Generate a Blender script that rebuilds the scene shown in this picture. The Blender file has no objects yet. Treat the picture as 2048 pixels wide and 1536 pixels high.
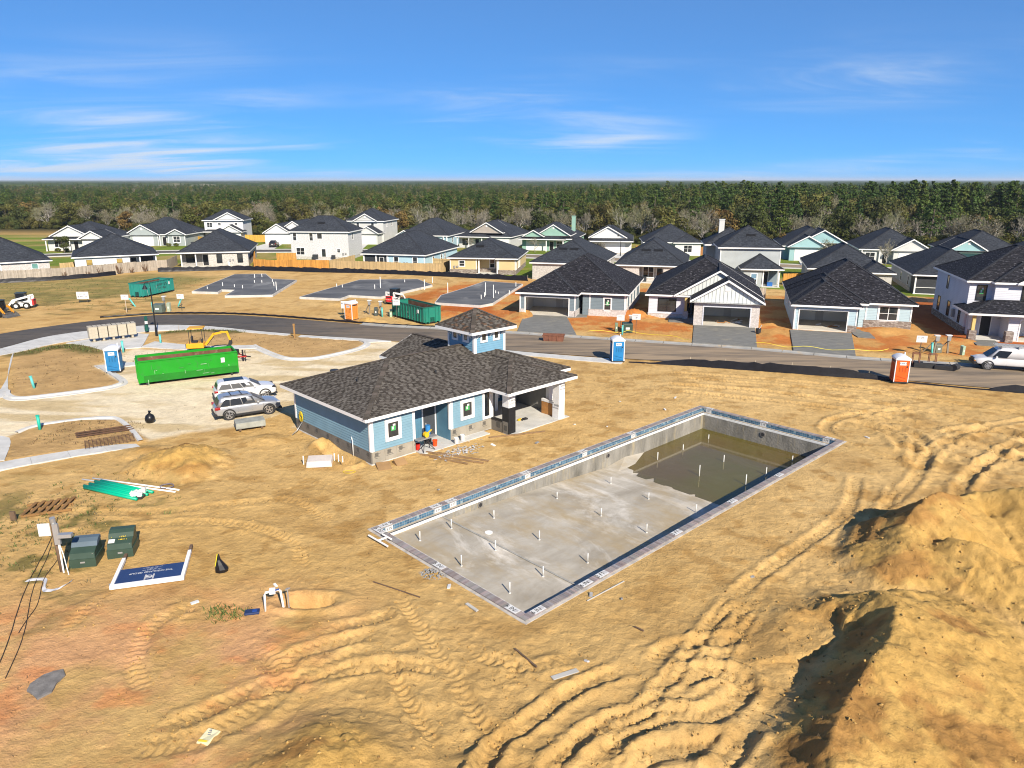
import bpy, bmesh, math, random
import numpy as np
from mathutils import Vector, Matrix, Euler
R = math.radians
SC = bpy.context.scene
COL = SC.collection
random.seed(7)

# ------------------------------------------------------------------ camera
cam = bpy.data.cameras.new('camera')
cam.sensor_width = 36.0
cam.lens = 36.0 * 1460.0 / 2048.0
cam.clip_start = 0.5
cam.clip_end = 60000
cam_ob = bpy.data.objects.new('camera', cam)
cam_ob.location = (0, 0, 16.2)
cam_ob.rotation_euler = (R(90) - math.atan(407.0 / 1460.0), 0, 0)
COL.objects.link(cam_ob)
SC.camera = cam_ob

# ------------------------------------------------------------------ sky, sun, exposure
SKY_GAMMA, SKY_GAIN = (.20, .45, .50), (.58, 1.22, 1.84)
SUN_EL, SUN_AZ = 33.5, -65.5          # elevation, direction of the sun in the ground plane (degrees from +X)
sx, sy, sz = (math.cos(R(SUN_EL)) * math.cos(R(SUN_AZ)), math.cos(R(SUN_EL)) * math.sin(R(SUN_AZ)), math.sin(R(SUN_EL)))
W = bpy.data.worlds.new('World')
SC.world = W
W.use_nodes = True
nt = W.node_tree
nt.nodes.clear()
def wn(t, **k):
    n = nt.nodes.new(t)
    for a, b in k.items():
        setattr(n, a, b)
    return n
sky = wn('ShaderNodeTexSky', sky_type='NISHITA', sun_disc=False)
sky.sun_elevation = R(SUN_EL)
sky.sun_rotation = math.atan2(sx, sy)
sky.altitude = 0
sky.air_density = 0.4
sky.dust_density = 0.0
sky.ozone_density = 6.0
hs = wn('ShaderNodeHueSaturation')
hs.inputs['Saturation'].default_value = 1.0
hs.inputs['Hue'].default_value = 0.5
hs.inputs['Value'].default_value = 1.0
spc = wn('ShaderNodeSeparateColor'); nt.links.new(sky.outputs[0], spc.inputs[0])
cmc = wn('ShaderNodeCombineColor')
for i in range(3):       # camera-like response: flattens the single-scattering sky's bright horizon
    pw_ = wn('ShaderNodeMath', operation='POWER'); nt.links.new(spc.outputs[i], pw_.inputs[0]); pw_.inputs[1].default_value = SKY_GAMMA[i]
    ml_ = wn('ShaderNodeMath', operation='MULTIPLY'); nt.links.new(pw_.outputs[0], ml_.inputs[0]); ml_.inputs[1].default_value = SKY_GAIN[i]
    nt.links.new(ml_.outputs[0], cmc.inputs[i])
nt.links.new(cmc.outputs[0], hs.inputs['Color'])
# thin cirrus: noise laid out on a flat cloud deck far overhead
tc = wn('ShaderNodeTexCoord')
sep = wn('ShaderNodeSeparateXYZ'); nt.links.new(tc.outputs['Generated'], sep.inputs[0])
def wm(op, a, b=None, clamp=False):
    n = wn('ShaderNodeMath', operation=op, use_clamp=clamp)
    for i, v in enumerate((a, b)):
        if v is None: continue
        if isinstance(v, (int, float)): n.inputs[i].default_value = v
        else: nt.links.new(v, n.inputs[i])
    return n.outputs[0]
zz = wm('ADD', wm('MAXIMUM', sep.outputs[2], 0.0), 0.10)
px = wm('DIVIDE', sep.outputs[0], zz); py = wm('DIVIDE', sep.outputs[1], zz)
cmb = wn('ShaderNodeCombineXYZ'); nt.links.new(px, cmb.inputs[0]); nt.links.new(py, cmb.inputs[1])
mp = wn('ShaderNodeMapping'); nt.links.new(cmb.outputs[0], mp.inputs[0])
mp.inputs['Rotation'].default_value = (0, 0, R(-28)); mp.inputs['Scale'].default_value = (0.42, 1.0, 1); mp.inputs['Location'].default_value = (12.53, 6.02, 0)
n1 = wn('ShaderNodeTexNoise'); n1.inputs['Scale'].default_value = 1.3; n1.inputs['Detail'].default_value = 9; n1.inputs['Roughness'].default_value = 0.62; n1.inputs['Distortion'].default_value = 0.9
nt.links.new(mp.outputs[0], n1.inputs['Vector'])
n2 = wn('ShaderNodeTexNoise'); n2.inputs['Scale'].default_value = 0.34; n2.inputs['Detail'].default_value = 2
mp2 = wn('ShaderNodeMapping'); nt.links.new(cmb.outputs[0], mp2.inputs[0]); mp2.inputs['Location'].default_value = (19.31, 8.72, 0)
nt.links.new(mp2.outputs[0], n2.inputs['Vector'])
def wramp(src, a, b):
    r = wn('ShaderNodeMapRange'); r.interpolation_type = 'SMOOTHSTEP'
    r.inputs[1].default_value = a; r.inputs[2].default_value = b
    nt.links.new(src, r.inputs[0]); return r.outputs[0]
veil = wm('MULTIPLY', wramp(n2.outputs[0], 0.50, 0.72), 0.55)                       # soft milky veil where the cirrus thickens
cl = wm('MULTIPLY', wramp(n1.outputs[0], 0.40, 0.80), wramp(n2.outputs[0], 0.40, 0.66))
cl = wm('MULTIPLY', wm('ADD', cl, wm('MULTIPLY', veil, wramp(n1.outputs[0], 0.25, 0.6))), wramp(sep.outputs[2], 0.20, 0.02), True)
cl = wm('MULTIPLY', cl, 0.95, True)
mixc = wn('ShaderNodeMix', data_type='RGBA')
nt.links.new(cl, mixc.inputs[0]); nt.links.new(hs.outputs[0], mixc.inputs[6]); mixc.inputs[7].default_value = (3.3, 3.9, 4.7, 1)
bg = wn('ShaderNodeBackground'); bg.inputs['Strength'].default_value = 0.105
nt.links.new(mixc.outputs[2], bg.inputs[0])
wo = wn('ShaderNodeOutputWorld'); nt.links.new(bg.outputs[0], wo.inputs[0])

sun = bpy.data.lights.new('sun', 'SUN')
sun.energy = 4.4
sun.angle = R(0.5)
sun.color = (1.0, 0.90, 0.75)
sun_ob = bpy.data.objects.new('sun', sun)
sun_ob.rotation_euler = Vector((-sx, -sy, -sz)).to_track_quat('-Z', 'Y').to_euler()
sun_ob.location = (30, -60, 60)
COL.objects.link(sun_ob)
vs = SC.view_settings
vs.view_transform = 'Standard'; vs.look = 'None'; vs.exposure = 0.9; vs.gamma = 1.0; vs.use_curve_mapping = False
SC.cycles.use_denoising = True
SC.cycles.denoising_prefilter = 'ACCURATE'
SC.cycles.filter_width = 1.1
SC.cycles.max_bounces = 6
SC.cycles.diffuse_bounces = 4
SC.cycles.glossy_bounces = 3
SC.cycles.transmission_bounces = 4
SC.cycles.volume_bounces = 0
SC.cycles.caustics_reflective = False
SC.cycles.caustics_refractive = False

# ------------------------------------------------------------------ materials
MATS = {}
def lin(c):
    """an sRGB 0-255 triple as linear"""
    return tuple(((v / 255) / 12.92 if v / 255 <= 0.04045 else ((v / 255 + 0.055) / 1.055) ** 2.4) for v in c)
class NT:
    def __init__(s, name):
        s.m = bpy.data.materials.new(name); s.m.use_nodes = True
        s.t = s.m.node_tree; s.b = s.t.nodes['Principled BSDF']
    def n(s, t, **k):
        x = s.t.nodes.new(t)
        for a, b in k.items(): setattr(x, a, b)
        return x
    def l(s, a, b): s.t.links.new(a, b)
    def co(s, kind='Object'):
        return s.n('ShaderNodeTexCoord').outputs[kind]
    def map(s, v, scale=(1, 1, 1), rot=(0, 0, 0)):
        m = s.n('ShaderNodeMapping'); m.inputs['Scale'].default_value = scale; m.inputs['Rotation'].default_value = rot
        s.l(v, m.inputs[0]); return m.outputs[0]
    def noise(s, v, scale, detail=4, rough=.55, dist=0):
        x = s.n('ShaderNodeTexNoise'); x.inputs['Scale'].default_value = scale; x.inputs['Detail'].default_value = detail
        x.inputs['Roughness'].default_value = rough; x.inputs['Distortion'].default_value = dist
        if v is not None: s.l(v, x.inputs['Vector'])
        return x.outputs[0]
    def rng(s, v, a, b, c=0., d=1.):
        r = s.n('ShaderNodeMapRange'); r.inputs[1].default_value = a; r.inputs[2].default_value = b; r.inputs[3].default_value = c; r.inputs[4].default_value = d
        s.l(v, r.inputs[0]); return r.outputs[0]
    def math(s, op, a, b=None, clamp=False):
        x = s.n('ShaderNodeMath', operation=op, use_clamp=clamp)
        for i, v in enumerate((a, b)):
            if v is None: continue
            if isinstance(v, (int, float)): x.inputs[i].default_value = v
            else: s.l(v, x.inputs[i])
        return x.outputs[0]
    def mix(s, f, a, b, mode='MIX'):
        x = s.n('ShaderNodeMix', data_type='RGBA', blend_type=mode)
        for i, v in ((0, f), (6, a), (7, b)):
            if isinstance(v, (int, float)): x.inputs[i].default_value = v
            elif isinstance(v, tuple): x.inputs[i].default_value = (*v[:3], 1)
            else: s.l(v, x.inputs[i])
        return x.outputs[2]
    def bump(s, h, strength=.3, dist=.02):
        x = s.n('ShaderNodeBump'); x.inputs['Strength'].default_value = strength; x.inputs['Distance'].default_value = dist
        s.l(h, x.inputs['Height']); s.l(x.outputs[0], s.b.inputs['Normal'])
    def fin(s, col, rough=.7, metal=0., spec=.3):
        if isinstance(col, tuple): s.b.inputs['Base Color'].default_value = (*col[:3], 1)
        else: s.l(col, s.b.inputs['Base Color'])
        if isinstance(rough, (int, float)): s.b.inputs['Roughness'].default_value = rough
        else: s.l(rough, s.b.inputs['Roughness'])
        s.b.inputs['Metallic'].default_value = metal
        s.b.inputs['Specular IOR Level'].default_value = spec
        return s.m

def mat(name, c, rough=.6, metal=0., var=.12, vs=1.2, bump=0., bs=20., spec=.35, dirt=None, attr=False):
    """plain surface with slow tonal wear, fine relief and (optionally) blotches of dirt"""
    if name in MATS: return MATS[name]
    t = NT(name); co = t.co()
    f = t.noise(co, vs, 5, .6)
    c = tuple(c)
    v = t.mix(t.rng(f, .3, .7), tuple(x * (1 - var) for x in c), tuple(min(1, x * (1 + var)) for x in c))
    if dirt:
        v = t.mix(t.rng(t.noise(co, dirt[1], 6, .65), dirt[2], dirt[2] + .16, 0, dirt[3]), v, dirt[0])
    if attr:
        a = t.n('ShaderNodeAttribute', attribute_name='Col')
        v = t.mix(1.0, v, a.outputs['Color'], 'MULTIPLY')
    if bump: t.bump(t.noise(co, bs, 4), bump, .02)
    MATS[name] = t.fin(v, rough, metal, spec)
    return MATS[name]

# ------------------------------------------------------------------ mesh helper
class MB:
    def __init__(s): s.v = []; s.f = []; s.c = []; s.uv = {}
    def face(s, pts, col=None, uv=None):
        i = len(s.v); s.v += [tuple(p) for p in pts]; s.f.append(tuple(range(i, i + len(pts)))); s.c.append(col)
        if uv is not None: s.uv[len(s.f) - 1] = uv
        return s
    def box(s, x0, y0, z0, x1, y1, z1, col=None, skip=''):
        P = [(x0, y0, z0), (x1, y0, z0), (x1, y1, z0), (x0, y1, z0), (x0, y0, z1), (x1, y0, z1), (x1, y1, z1), (x0, y1, z1)]
        return s.hexa(P, col, skip)
    def hexa(s, P, col=None, skip=''):
        i = len(s.v); s.v += [tuple(p) for p in P]
        F = {'b': (0, 3, 2, 1), 't': (4, 5, 6, 7), 'f': (0, 1, 5, 4), 'r': (1, 2, 6, 5), 'k': (2, 3, 7, 6), 'l': (3, 0, 4, 7)}
        for k, q in F.items():
            if k not in skip: s.f.append(tuple(i + j for j in q)); s.c.append(col)
        return s
    def obox(s, c, size, M, col=None):
        hx, hy, hz = size[0] / 2, size[1] / 2, size[2] / 2
        P = [Vector(p) for p in ((-hx, -hy, -hz), (hx, -hy, -hz), (hx, hy, -hz), (-hx, hy, -hz), (-hx, -hy, hz), (hx, -hy, hz), (hx, hy, hz), (-hx, hy, hz))]
        return s.hexa([M @ p + Vector(c) for p in P], col)
    def bar(s, a, b, w, h=None, col=None, up=(0, 0, 1)):
        """a straight bar of section w x h from a to b"""
        a, b = Vector(a), Vector(b); h = h or w
        d = (b - a).normalized(); u = Vector(up)
        if abs(d.dot(u)) > .98: u = Vector((1, 0, 0))
        x = d.cross(u).normalized() * w / 2; z = x.cross(d).normalized() * h / 2
        return s.hexa([a - x - z, b - x - z, b + x - z, a + x - z, a - x + z, b - x + z, b + x + z, a + x + z], col) if False else s.hexa([a - x - z, a + x - z, b + x - z, b - x - z, a - x + z, a + x + z, b + x + z, b - x + z], col)
    def cyl(s, a, b, r, n=10, r2=None, col=None, caps=True):
        a, b = Vector(a), Vector(b); r2 = r if r2 is None else r2
        d = (b - a).normalized(); u = Vector((0, 0, 1)) if abs(d.z) < .9 else Vector((1, 0, 0))
        x = d.cross(u).normalized(); y = x.cross(d).normalized()
        i = len(s.v)
        for k in range(n):
            t = 2 * math.pi * k / n; o = x * math.cos(t) + y * math.sin(t)
            s.v.append(tuple(a + o * r)); s.v.append(tuple(b + o * r2))
        for k in range(n):
            j = (k + 1) % n
            s.f.append((i + 2 * k, i + 2 * k + 1, i + 2 * j + 1, i + 2 * j)); s.c.append(col)
        if caps:
            s.f.append(tuple(i + 2 * k for k in range(n))); s.c.append(col)
            s.f.append(tuple(i + 2 * k + 1 for k in reversed(range(n)))); s.c.append(col)
        return s
    def tube(s, pts, r, n=8, col=None):
        pts = [Vector(p) for p in pts]; i = len(s.v); m = len(pts)
        for k, p in enumerate(pts):
            d = (pts[min(k + 1, m - 1)] - pts[max(k - 1, 0)]).normalized()
            u = Vector((0, 0, 1)) if abs(d.z) < .9 else Vector((1, 0, 0))
            x = d.cross(u).normalized(); y = x.cross(d).normalized()
            rr = r[k] if isinstance(r, (list, tuple)) else r
            for q in range(n):
                t = 2 * math.pi * q / n
                s.v.append(tuple(p + (x * math.cos(t) + y * math.sin(t)) * rr))
        for k in range(m - 1):
            for q in range(n):
                w = (q + 1) % n
                s.f.append((i + k * n + q, i + (k + 1) * n + q, i + (k + 1) * n + w, i + k * n + w)); s.c.append(col)
        s.f.append(tuple(i + q for q in range(n))); s.c.append(col)
        s.f.append(tuple(i + (m - 1) * n + q for q in reversed(range(n)))); s.c.append(col)
        return s
    def loft(s, rings, close=True, caps=True, col=None):
        n = len(rings[0]); i = len(s.v)
        for r in rings: s.v += [tuple(p) for p in r]
        for k in range(len(rings) - 1):
            for q in range(n if close else n - 1):
                w = (q + 1) % n
                s.f.append((i + k * n + q, i + k * n + w, i + (k + 1) * n + w, i + (k + 1) * n + q)); s.c.append(col)
        if caps:
            s.f.append(tuple(i + q for q in reversed(range(n)))); s.c.append(col)
            s.f.append(tuple(i + (len(rings) - 1) * n + q for q in range(n))); s.c.append(col)
        return s
    def prism(s, pts, z0, z1, col=None):
        """vertical prism over a counter-clockwise outline"""
        n = len(pts); i = len(s.v)
        s.v += [(p[0], p[1], z0) for p in pts] + [(p[0], p[1], z1) for p in pts]
        s.f.append(tuple(i + n + k for k in range(n))); s.c.append(col)
        s.f.append(tuple(i + k for k in reversed(range(n)))); s.c.append(col)
        for k in range(n):
            j = (k + 1) % n
            s.f.append((i + k, i + j, i + n + j, i + n + k)); s.c.append(col)
        return s
    def mesh(s, name, m, smooth=False):
        me = bpy.data.meshes.new(name); me.from_pydata(s.v, [], s.f)
        if any(c is not None for c in s.c):
            a = me.color_attributes.new('Col', 'FLOAT_COLOR', 'CORNER'); d = []
            for f, c in zip(s.f, s.c):
                d += list((*(c or (1, 1, 1)), 1)) * len(f)
            a.data.foreach_set('color', d)
        if s.uv:
            u = me.uv_layers.new(name='UVMap'); li = 0
            for k, f in enumerate(s.f):
                w = s.uv.get(k)
                if w:
                    for q in range(len(f)): u.data[li + q].uv = w[q]
                li += len(f)
        if smooth: me.polygons.foreach_set('use_smooth', [True] * len(me.polygons))
        me.materials.append(m); me.update()
        return me
    def build(s, name, m, parent=None, smooth=False, kind=None, label=None):
        return link(name, s.mesh(name, m, smooth), parent, kind, label)

def link(name, me, parent=None, kind=None, label=None):
    o = bpy.data.objects.new(name, me); COL.objects.link(o)
    if parent is not None: o.parent = parent
    if kind: o['kind'] = kind
    if label: o['label'] = label
    return o
def tag(o, label, cat, group=None, kind=None):
    o['label'] = label; o['category'] = cat
    if group: o['group'] = group
    if kind: o['kind'] = kind
    return o
def thing(name, label, cat, loc=(0, 0, 0), rz=0., group=None):
    o = bpy.data.objects.new(name, None); COL.objects.link(o); o.empty_display_size = .3
    o.location = loc; o.rotation_euler = (0, 0, rz)
    return tag(o, label, cat, group)
def dup(root, loc, rz, label, group=None, sc=None):
    r = root.copy(); COL.objects.link(r); r.location = loc; r.rotation_euler = (0, 0, rz); r['label'] = label
    if group: r['group'] = group
    if sc: r.scale = sc if isinstance(sc, tuple) else (sc,) * 3
    for ch in list(root.children):
        c = ch.copy(); COL.objects.link(c); c.parent = r
        for g in list(ch.children):
            d = g.copy(); COL.objects.link(d); d.parent = c
    return r
def soften(o, w=.02, seg=2):
    b = o.modifiers.new('bevel', 'BEVEL'); b.width = w; b.segments = seg; b.limit_method = 'ANGLE'; b.angle_limit = R(40)
    return o
def text(name, s, size, parent, loc, rot, m, sx=1., ex=.002):
    """flat printed lettering as a mesh"""
    if isinstance(s, int):   # print too small to read in the photograph: that many strokes of ink in the same place
        rd = random.Random(s + int(size * 1000)); m_ = MB(); x = -s * size * .3
        for k in range(s):
            if k % 6 != 5:
                w = size * rd.uniform(.12, .2); h = size * rd.uniform(.26, .36); m_.box(x, -h, 0, x + w, h, ex * 2)
                if rd.random() < .6: m_.box(x + w, -h * rd.choice((1, -.2)), 0, x + size * .45, -h * rd.choice((.7, -.5)) + size * .1, ex * 2)
            x += size * .6
        o = m_.build(name, m, parent, kind='stuff'); o.location = loc; o.rotation_euler = rot; o.scale = (sx, 1, 1)
        return o
    cu = bpy.data.curves.new(name, 'FONT'); cu.body = s; cu.size = size; cu.align_x = 'CENTER'; cu.align_y = 'CENTER'; cu.extrude = ex
    cu.resolution_u = 2
    tmp = bpy.data.objects.new(name, cu); me = bpy.data.meshes.new_from_object(tmp); bpy.data.objects.remove(tmp); bpy.data.curves.remove(cu)
    me.materials.clear(); me.materials.append(m)
    o = link(name, me, parent); o.location = loc; o.rotation_euler = rot; o.scale = (sx, 1, 1)
    return o

# value noise (numpy) for terrain and masks
def _h(ix, iy, seed):
    with np.errstate(over='ignore'):
        n = (ix.astype(np.int64) * 374761393 + iy.astype(np.int64) * 668265263 + seed * 2147483647) & 0xffffffff
        n = ((n ^ (n >> 13)) * 1274126177) & 0xffffffff
        n = n ^ (n >> 16)
    return (n & 0xffff) / 65535.0
def vnoise(x, y, seed=0):
    ix = np.floor(x); iy = np.floor(y); fx = x - ix; fy = y - iy
    fx = fx * fx * fx * (fx * (fx * 6 - 15) + 10); fy = fy * fy * fy * (fy * (fy * 6 - 15) + 10)
    a = _h(ix, iy, seed); b = _h(ix + 1, iy, seed); c = _h(ix, iy + 1, seed); d = _h(ix + 1, iy + 1, seed)
    return (a * (1 - fx) + b * fx) * (1 - fy) + (c * (1 - fx) + d * fx) * fy
def fbm(x, y, seed=0, o=4, g=.5):
    s = np.zeros_like(x, dtype=float); a = 1.; t = 0.
    for k in range(o):
        s += a * vnoise(x, y, seed + k * 17); t += a; a *= g
        x, y = (x * 1.6 - y * 1.2) + 3.7, (x * 1.2 + y * 1.6) + 1.3
    return s / t
def sstep(a, b, v):
    t = np.clip((v - a) / (b - a), 0, 1); return t * t * (3 - 2 * t)
def seg_dist(x, y, pts, extra=False):
    """distance to a polyline; also the length along it and the signed side"""
    best = np.full(x.shape, 1e9); al = np.zeros(x.shape); sd = np.zeros(x.shape); L = 0.
    for (ax, ay), (bx, by) in zip(pts[:-1], pts[1:]):
        dx, dy = bx - ax, by - ay; l2 = dx * dx + dy * dy
        t = np.clip(((x - ax) * dx + (y - ay) * dy) / l2, 0, 1)
        d = np.hypot(x - ax - t * dx, y - ay - t * dy)
        k = d < best
        best = np.where(k, d, best); al = np.where(k, L + t * math.sqrt(l2), al)
        sd = np.where(k, np.sign(dx * (y - ay) - dy * (x - ax)), sd)
        L += math.sqrt(l2)
    return (best, al, sd, L) if extra else best
def inside(x, y, poly):
    r = np.zeros(x.shape, bool); n = len(poly)
    for i in range(n):
        (x1, y1), (x2, y2) = poly[i], poly[(i + 1) % n]
        if y1 == y2: continue
        c = ((y1 > y) != (y2 > y)) & (x < (x2 - x1) * (y - y1) / (y2 - y1) + x1)
        r ^= c
    return r
def pdist(x, y, poly):
    """signed distance to a polygon, negative inside"""
    d = seg_dist(x, y, list(poly) + [poly[0]])
    return np.where(inside(x, y, poly), -d, d)
def spline(pts, n=6):
    out = []; P = [pts[0]] + list(pts) + [pts[-1]]
    for i in range(1, len(P) - 2):
        p0, p1, p2, p3 = [np.array(p, float) for p in P[i - 1:i + 3]]
        for k in range(n):
            t = k / n
            out.append(tuple(.5 * (2 * p1 + (p2 - p0) * t + (2 * p0 - 5 * p1 + 4 * p2 - p3) * t * t + (3 * p1 - p0 - 3 * p2 + p3) * t ** 3)))
    out.append(tuple(pts[-1])); return out
# ------------------------------------------------------------------ the lie of the land (metres; x right, y away, z up)
TH = R(43.7)
E1 = (math.cos(TH), math.sin(TH)); E2 = (math.sin(TH), -math.cos(TH))
PO = (-6.804, 32.055)                     # pool corner
CO = (-8.258, 40.266)                     # clubhouse corner
def pool(s, t): return (PO[0] + s * E1[0] + t * E2[0], PO[1] + s * E1[1] + t * E2[1])
def club(a, b): return (CO[0] + a * E1[0] + b * E2[0], CO[1] + a * E1[1] + b * E2[1])
PL, PW = 28.9, 10.6
ROAD_FAR = [(62, 57.3), (45.7, 63.1), (33.2, 66.9), (24.1, 71.0), (14.3, 74.4), (6.3, 77.0), (-3.6, 80.2), (-14.1, 82.9), (-20.9, 85.4), (-27.9, 88.0), (-35.1, 90.2), (-41.8, 90.6), (-45.5, 89.6), (-49.6, 86.8), (-53.4, 82.7), (-56.4, 78.0), (-59.5, 70), (-63, 58)]
ROAD_NEAR = [(60, 49.8), (40.8, 56.2), (33.2, 59.2), (25.4, 62.6), (16.7, 65.4), (10.7, 67.0), (2.3, 69.6), (-4.5, 72.2), (-12.8, 75.0), (-18.9, 77.0), (-28.2, 80.2), (-35.0, 83.2), (-39.6, 84.0), (-43.6, 83.2), (-47.9, 80.0), (-50.4, 76.2), (-51.6, 70.0), (-55, 58)]
LOT = [(-58, 38), (-41, 46), (-34, 45.6), (-33, 45.2), (-32.5, 47.5), (-30.2, 48.8), (-27.6, 48.8), (-23.5, 44.6), (-21.0, 46.4), (-18.6, 47.6), (-16.4, 51), (-14.4, 49), club(0, -9.6), club(9, -12.5), club(16.2, -12.5), (1.5, 66.4), (-1, 70.6), (-12.8, 75), (-15.2, 73.7), (-15.5, 71.1), (-18.6, 67.1), (-21, 66.9), (-25.1, 71.3), (-31, 70.2), (-37.6, 71), (-37.6, 63.9), (-32.3, 58.4), (-33, 56.6), (-36, 54.8), (-38, 53.9), (-39.3, 54.9), (-46, 58), (-60, 52)]
ISL_A = [(-47.2, 66.9), (-40.2, 56.3), (-39.3, 54.9), (-37.9, 53.9), (-36.0, 54.8), (-33.1, 56.6), (-32.4, 57.5), (-32.6, 58.6), (-37.6, 63.9), (-38.6, 67), (-40.1, 70.0), (-43.0, 72.2), (-45.2, 73.2), (-46.5, 72.0), (-47.7, 69.2)]
ISL_B = [(-30.3, 40.8), (-33.0, 45.2), (-32.5, 47.3), (-30.2, 48.6), (-27.6, 48.7), (-23.5, 44.6), (-23.9, 43.8), (-25.8, 43.4)]
ISL_C = [(-25.1, 71.3), (-21.0, 66.9), (-18.6, 67.1), (-16.4, 69.6), (-15.3, 71.6), (-15.2, 73.5), (-16.0, 74.7), (-18.6, 75.4), (-26.5, 78.0), (-34.0, 80.7), (-38.2, 79.6), (-37.0, 74.6), (-31.5, 72.2), (-26.0, 72.7)]
FRONT_ROT = R(-17)
SLABS = [  # three house slabs cast on the empty lots
    [(-47.6, 108.3), (-43.5, 107.6), (-43.9, 110.2), (-41.8, 109.8), (-41.1, 104.1), (-34.6, 104.9), (-35.7, 121.2), (-40.4, 122.8), (-43.6, 129.6), (-48.8, 128.9)],
    [(-30.1, 103.0), (-24.0, 101.3), (-23.4, 104.6), (-18.6, 103.0), (-12.6, 115.2), (-15.8, 122.4), (-25.3, 121.7), (-28.1, 110.8)],
    [(-10.4, 98.0), (-4.2, 95.6), (-2.6, 97.4), (1.7, 116.4), (-4.4, 119.8), (-7.2, 111.9), (-10.2, 104.5)]]
TRACKS = [  # ruts pressed into the loose sand: line, half width, depth
    ([(8.92, 26.01), (7.05, 23.53), (5.40, 21.15), (4.31, 20.02)], .24, .15), ([(9.75, 25.6), (8.0, 23.1), (6.5, 20.8)], .22, .08),
    ([(4.08, 21.68), (2.02, 20.43), (1.01, 19.42), (.09, 18.57), (-.5, 17.86), (-1.2, 16)], .26, .17),
    ([(5.14, 20.62), (4.17, 19.51), (3.38, 19.17), (2.60, 18.66), (1.82, 17.94), (1.21, 17.29), (.5, 15.8)], .27, .19),
    ([(-4.6, 26.2), (-2.97, 22.92), (-1.88, 20.92), (-1.27, 19.51), (-.75, 18.74), (-.39, 18.18), (-.7, 17.29), (-.9, 16)], .27, .11),
    ([(-4.6, 22.4), (-3.64, 20.43), (-2.99, 19.33), (-2.67, 18.74), (-2.11, 17.67)], .24, .12),
    ([(5.21, 20.62), (6.60, 21.39), (7.76, 21.05), (7.43, 20.2), (6.22, 19.31), (5.14, 19.31), (4.28, 19.0), (3.2, 18.2), (2.4, 17.2)], .34, .2),
    ([(7.91, 23.96), (8.78, 24.99), (9.58, 25.69)], .3, .16), ([(4.87, 21.49), (5.78, 22.78), (7.6, 23.19), (8.9, 23.31)], .3, .17),
    ([(6.6, 18.2), (5.2, 17.9), (3.9, 17.6), (2.9, 16.6)], .36, .2), ([(7.6, 18.9), (6.4, 17.6), (5.2, 16.4)], .3, .2),
    ([(-12.0, 20.26), (-13.12, 21.79), (-13.58, 23.53), (-13.24, 24.82), (-12.04, 25.69)], .3, .06),
    ([(-10.98, 18.47), (-10.04, 19.11), (-9.36, 19.78), (-8.32, 20.5), (-7.14, 21.0), (-5.0, 22.6)], .35, .09),
    ([(-11.4, 17.9), (-9.6, 18.2), (-8.4, 19.2), (-7.6, 20.6), (-8.2, 22.0), (-9.4, 22.6)], .4, .07),
    ([(-16.54, 23.53), (-16.72, 25.16), (-16.11, 26.23)], .3, .05), ([(-7.97, 21.52), (-7.51, 22.34), (-6.59, 22.92), (-4.88, 23.53)], .3, .1),
    ([(-6.9, 20.6), (-5.6, 21.5), (-3.6, 21.7), (-1.9, 21.3)], .3, .12), ([(-7.3, 23.6), (-5.9, 24.2), (-4.4, 25.0)], .28, .09),
    ([(-1.6, 22.6), (.4, 21.6), (2.6, 22.4)], .25, .07), ([(.2, 20.4), (.0, 21.6), (-.4, 22.8)], .25, .07),
    ([(12.5, 58.2), (19.34, 56.2), (24.15, 53.9), (27.81, 52.35), (31.41, 48.83), (35, 43)], .35, .14), ([(13, 56.0), (19, 53.6), (24.3, 51.0), (28.4, 47.4), (30.5, 42)], .35, .13),
    ([(25.31, 47.61), (26.4, 45.4), (25.62, 43.0), (23.63, 39.4)], .5, .2), ([(23.73, 48.7), (25.2, 45.8), (24.6, 42.2)], .5, .2),
    ([(28.28, 45.56), (31.55, 46.57), (33.18, 44.6), (33, 40)], .5, .18), ([(27.4, 44.4), (29.8, 42.6), (30.4, 39.6)], .45, .2), ([(24.0, 44.0), (26.6, 41.0), (27.4, 38.0)], .45, .18),
    ([(38, 49.5), (31, 46.4), (26, 42.4), (22.6, 38), (19.4, 34.6)], .3, .12), ([(38.5, 47.4), (32.4, 44.0), (27.8, 40.2), (24.2, 36.6)], .3, .13), ([(34, 41.6), (29.5, 41.2), (26, 38.7), (23.4, 35.2)], .35, .14),
    ([(30, 51.4), (24.4, 49.8), (21.2, 46.8), (22.2, 42.6), (24.5, 39.5)], .3, .12), ([(14, 60.2), (22, 57.6), (30, 54.6), (37, 50.2)], .3, .1), ([(13.6, 62.0), (21.6, 59.5), (29.4, 56.6), (37, 52.6)], .3, .1), ([(19.6, 38.6), (17.0, 34.0), (13.4, 30.4), (10.4, 27.6), (8.9, 26.0)], .28, .1), ([(21.2, 37.4), (18.4, 33.4), (15.2, 29.4)], .26, .1),
    ([(-22, 31.5), (-15, 32.8), (-10.5, 31.0), (-9.0, 28.2)], .3, .05), ([(-24, 34), (-18, 33.9), (-12, 35.4), (-9.4, 33)], .3, .05)]

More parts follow.
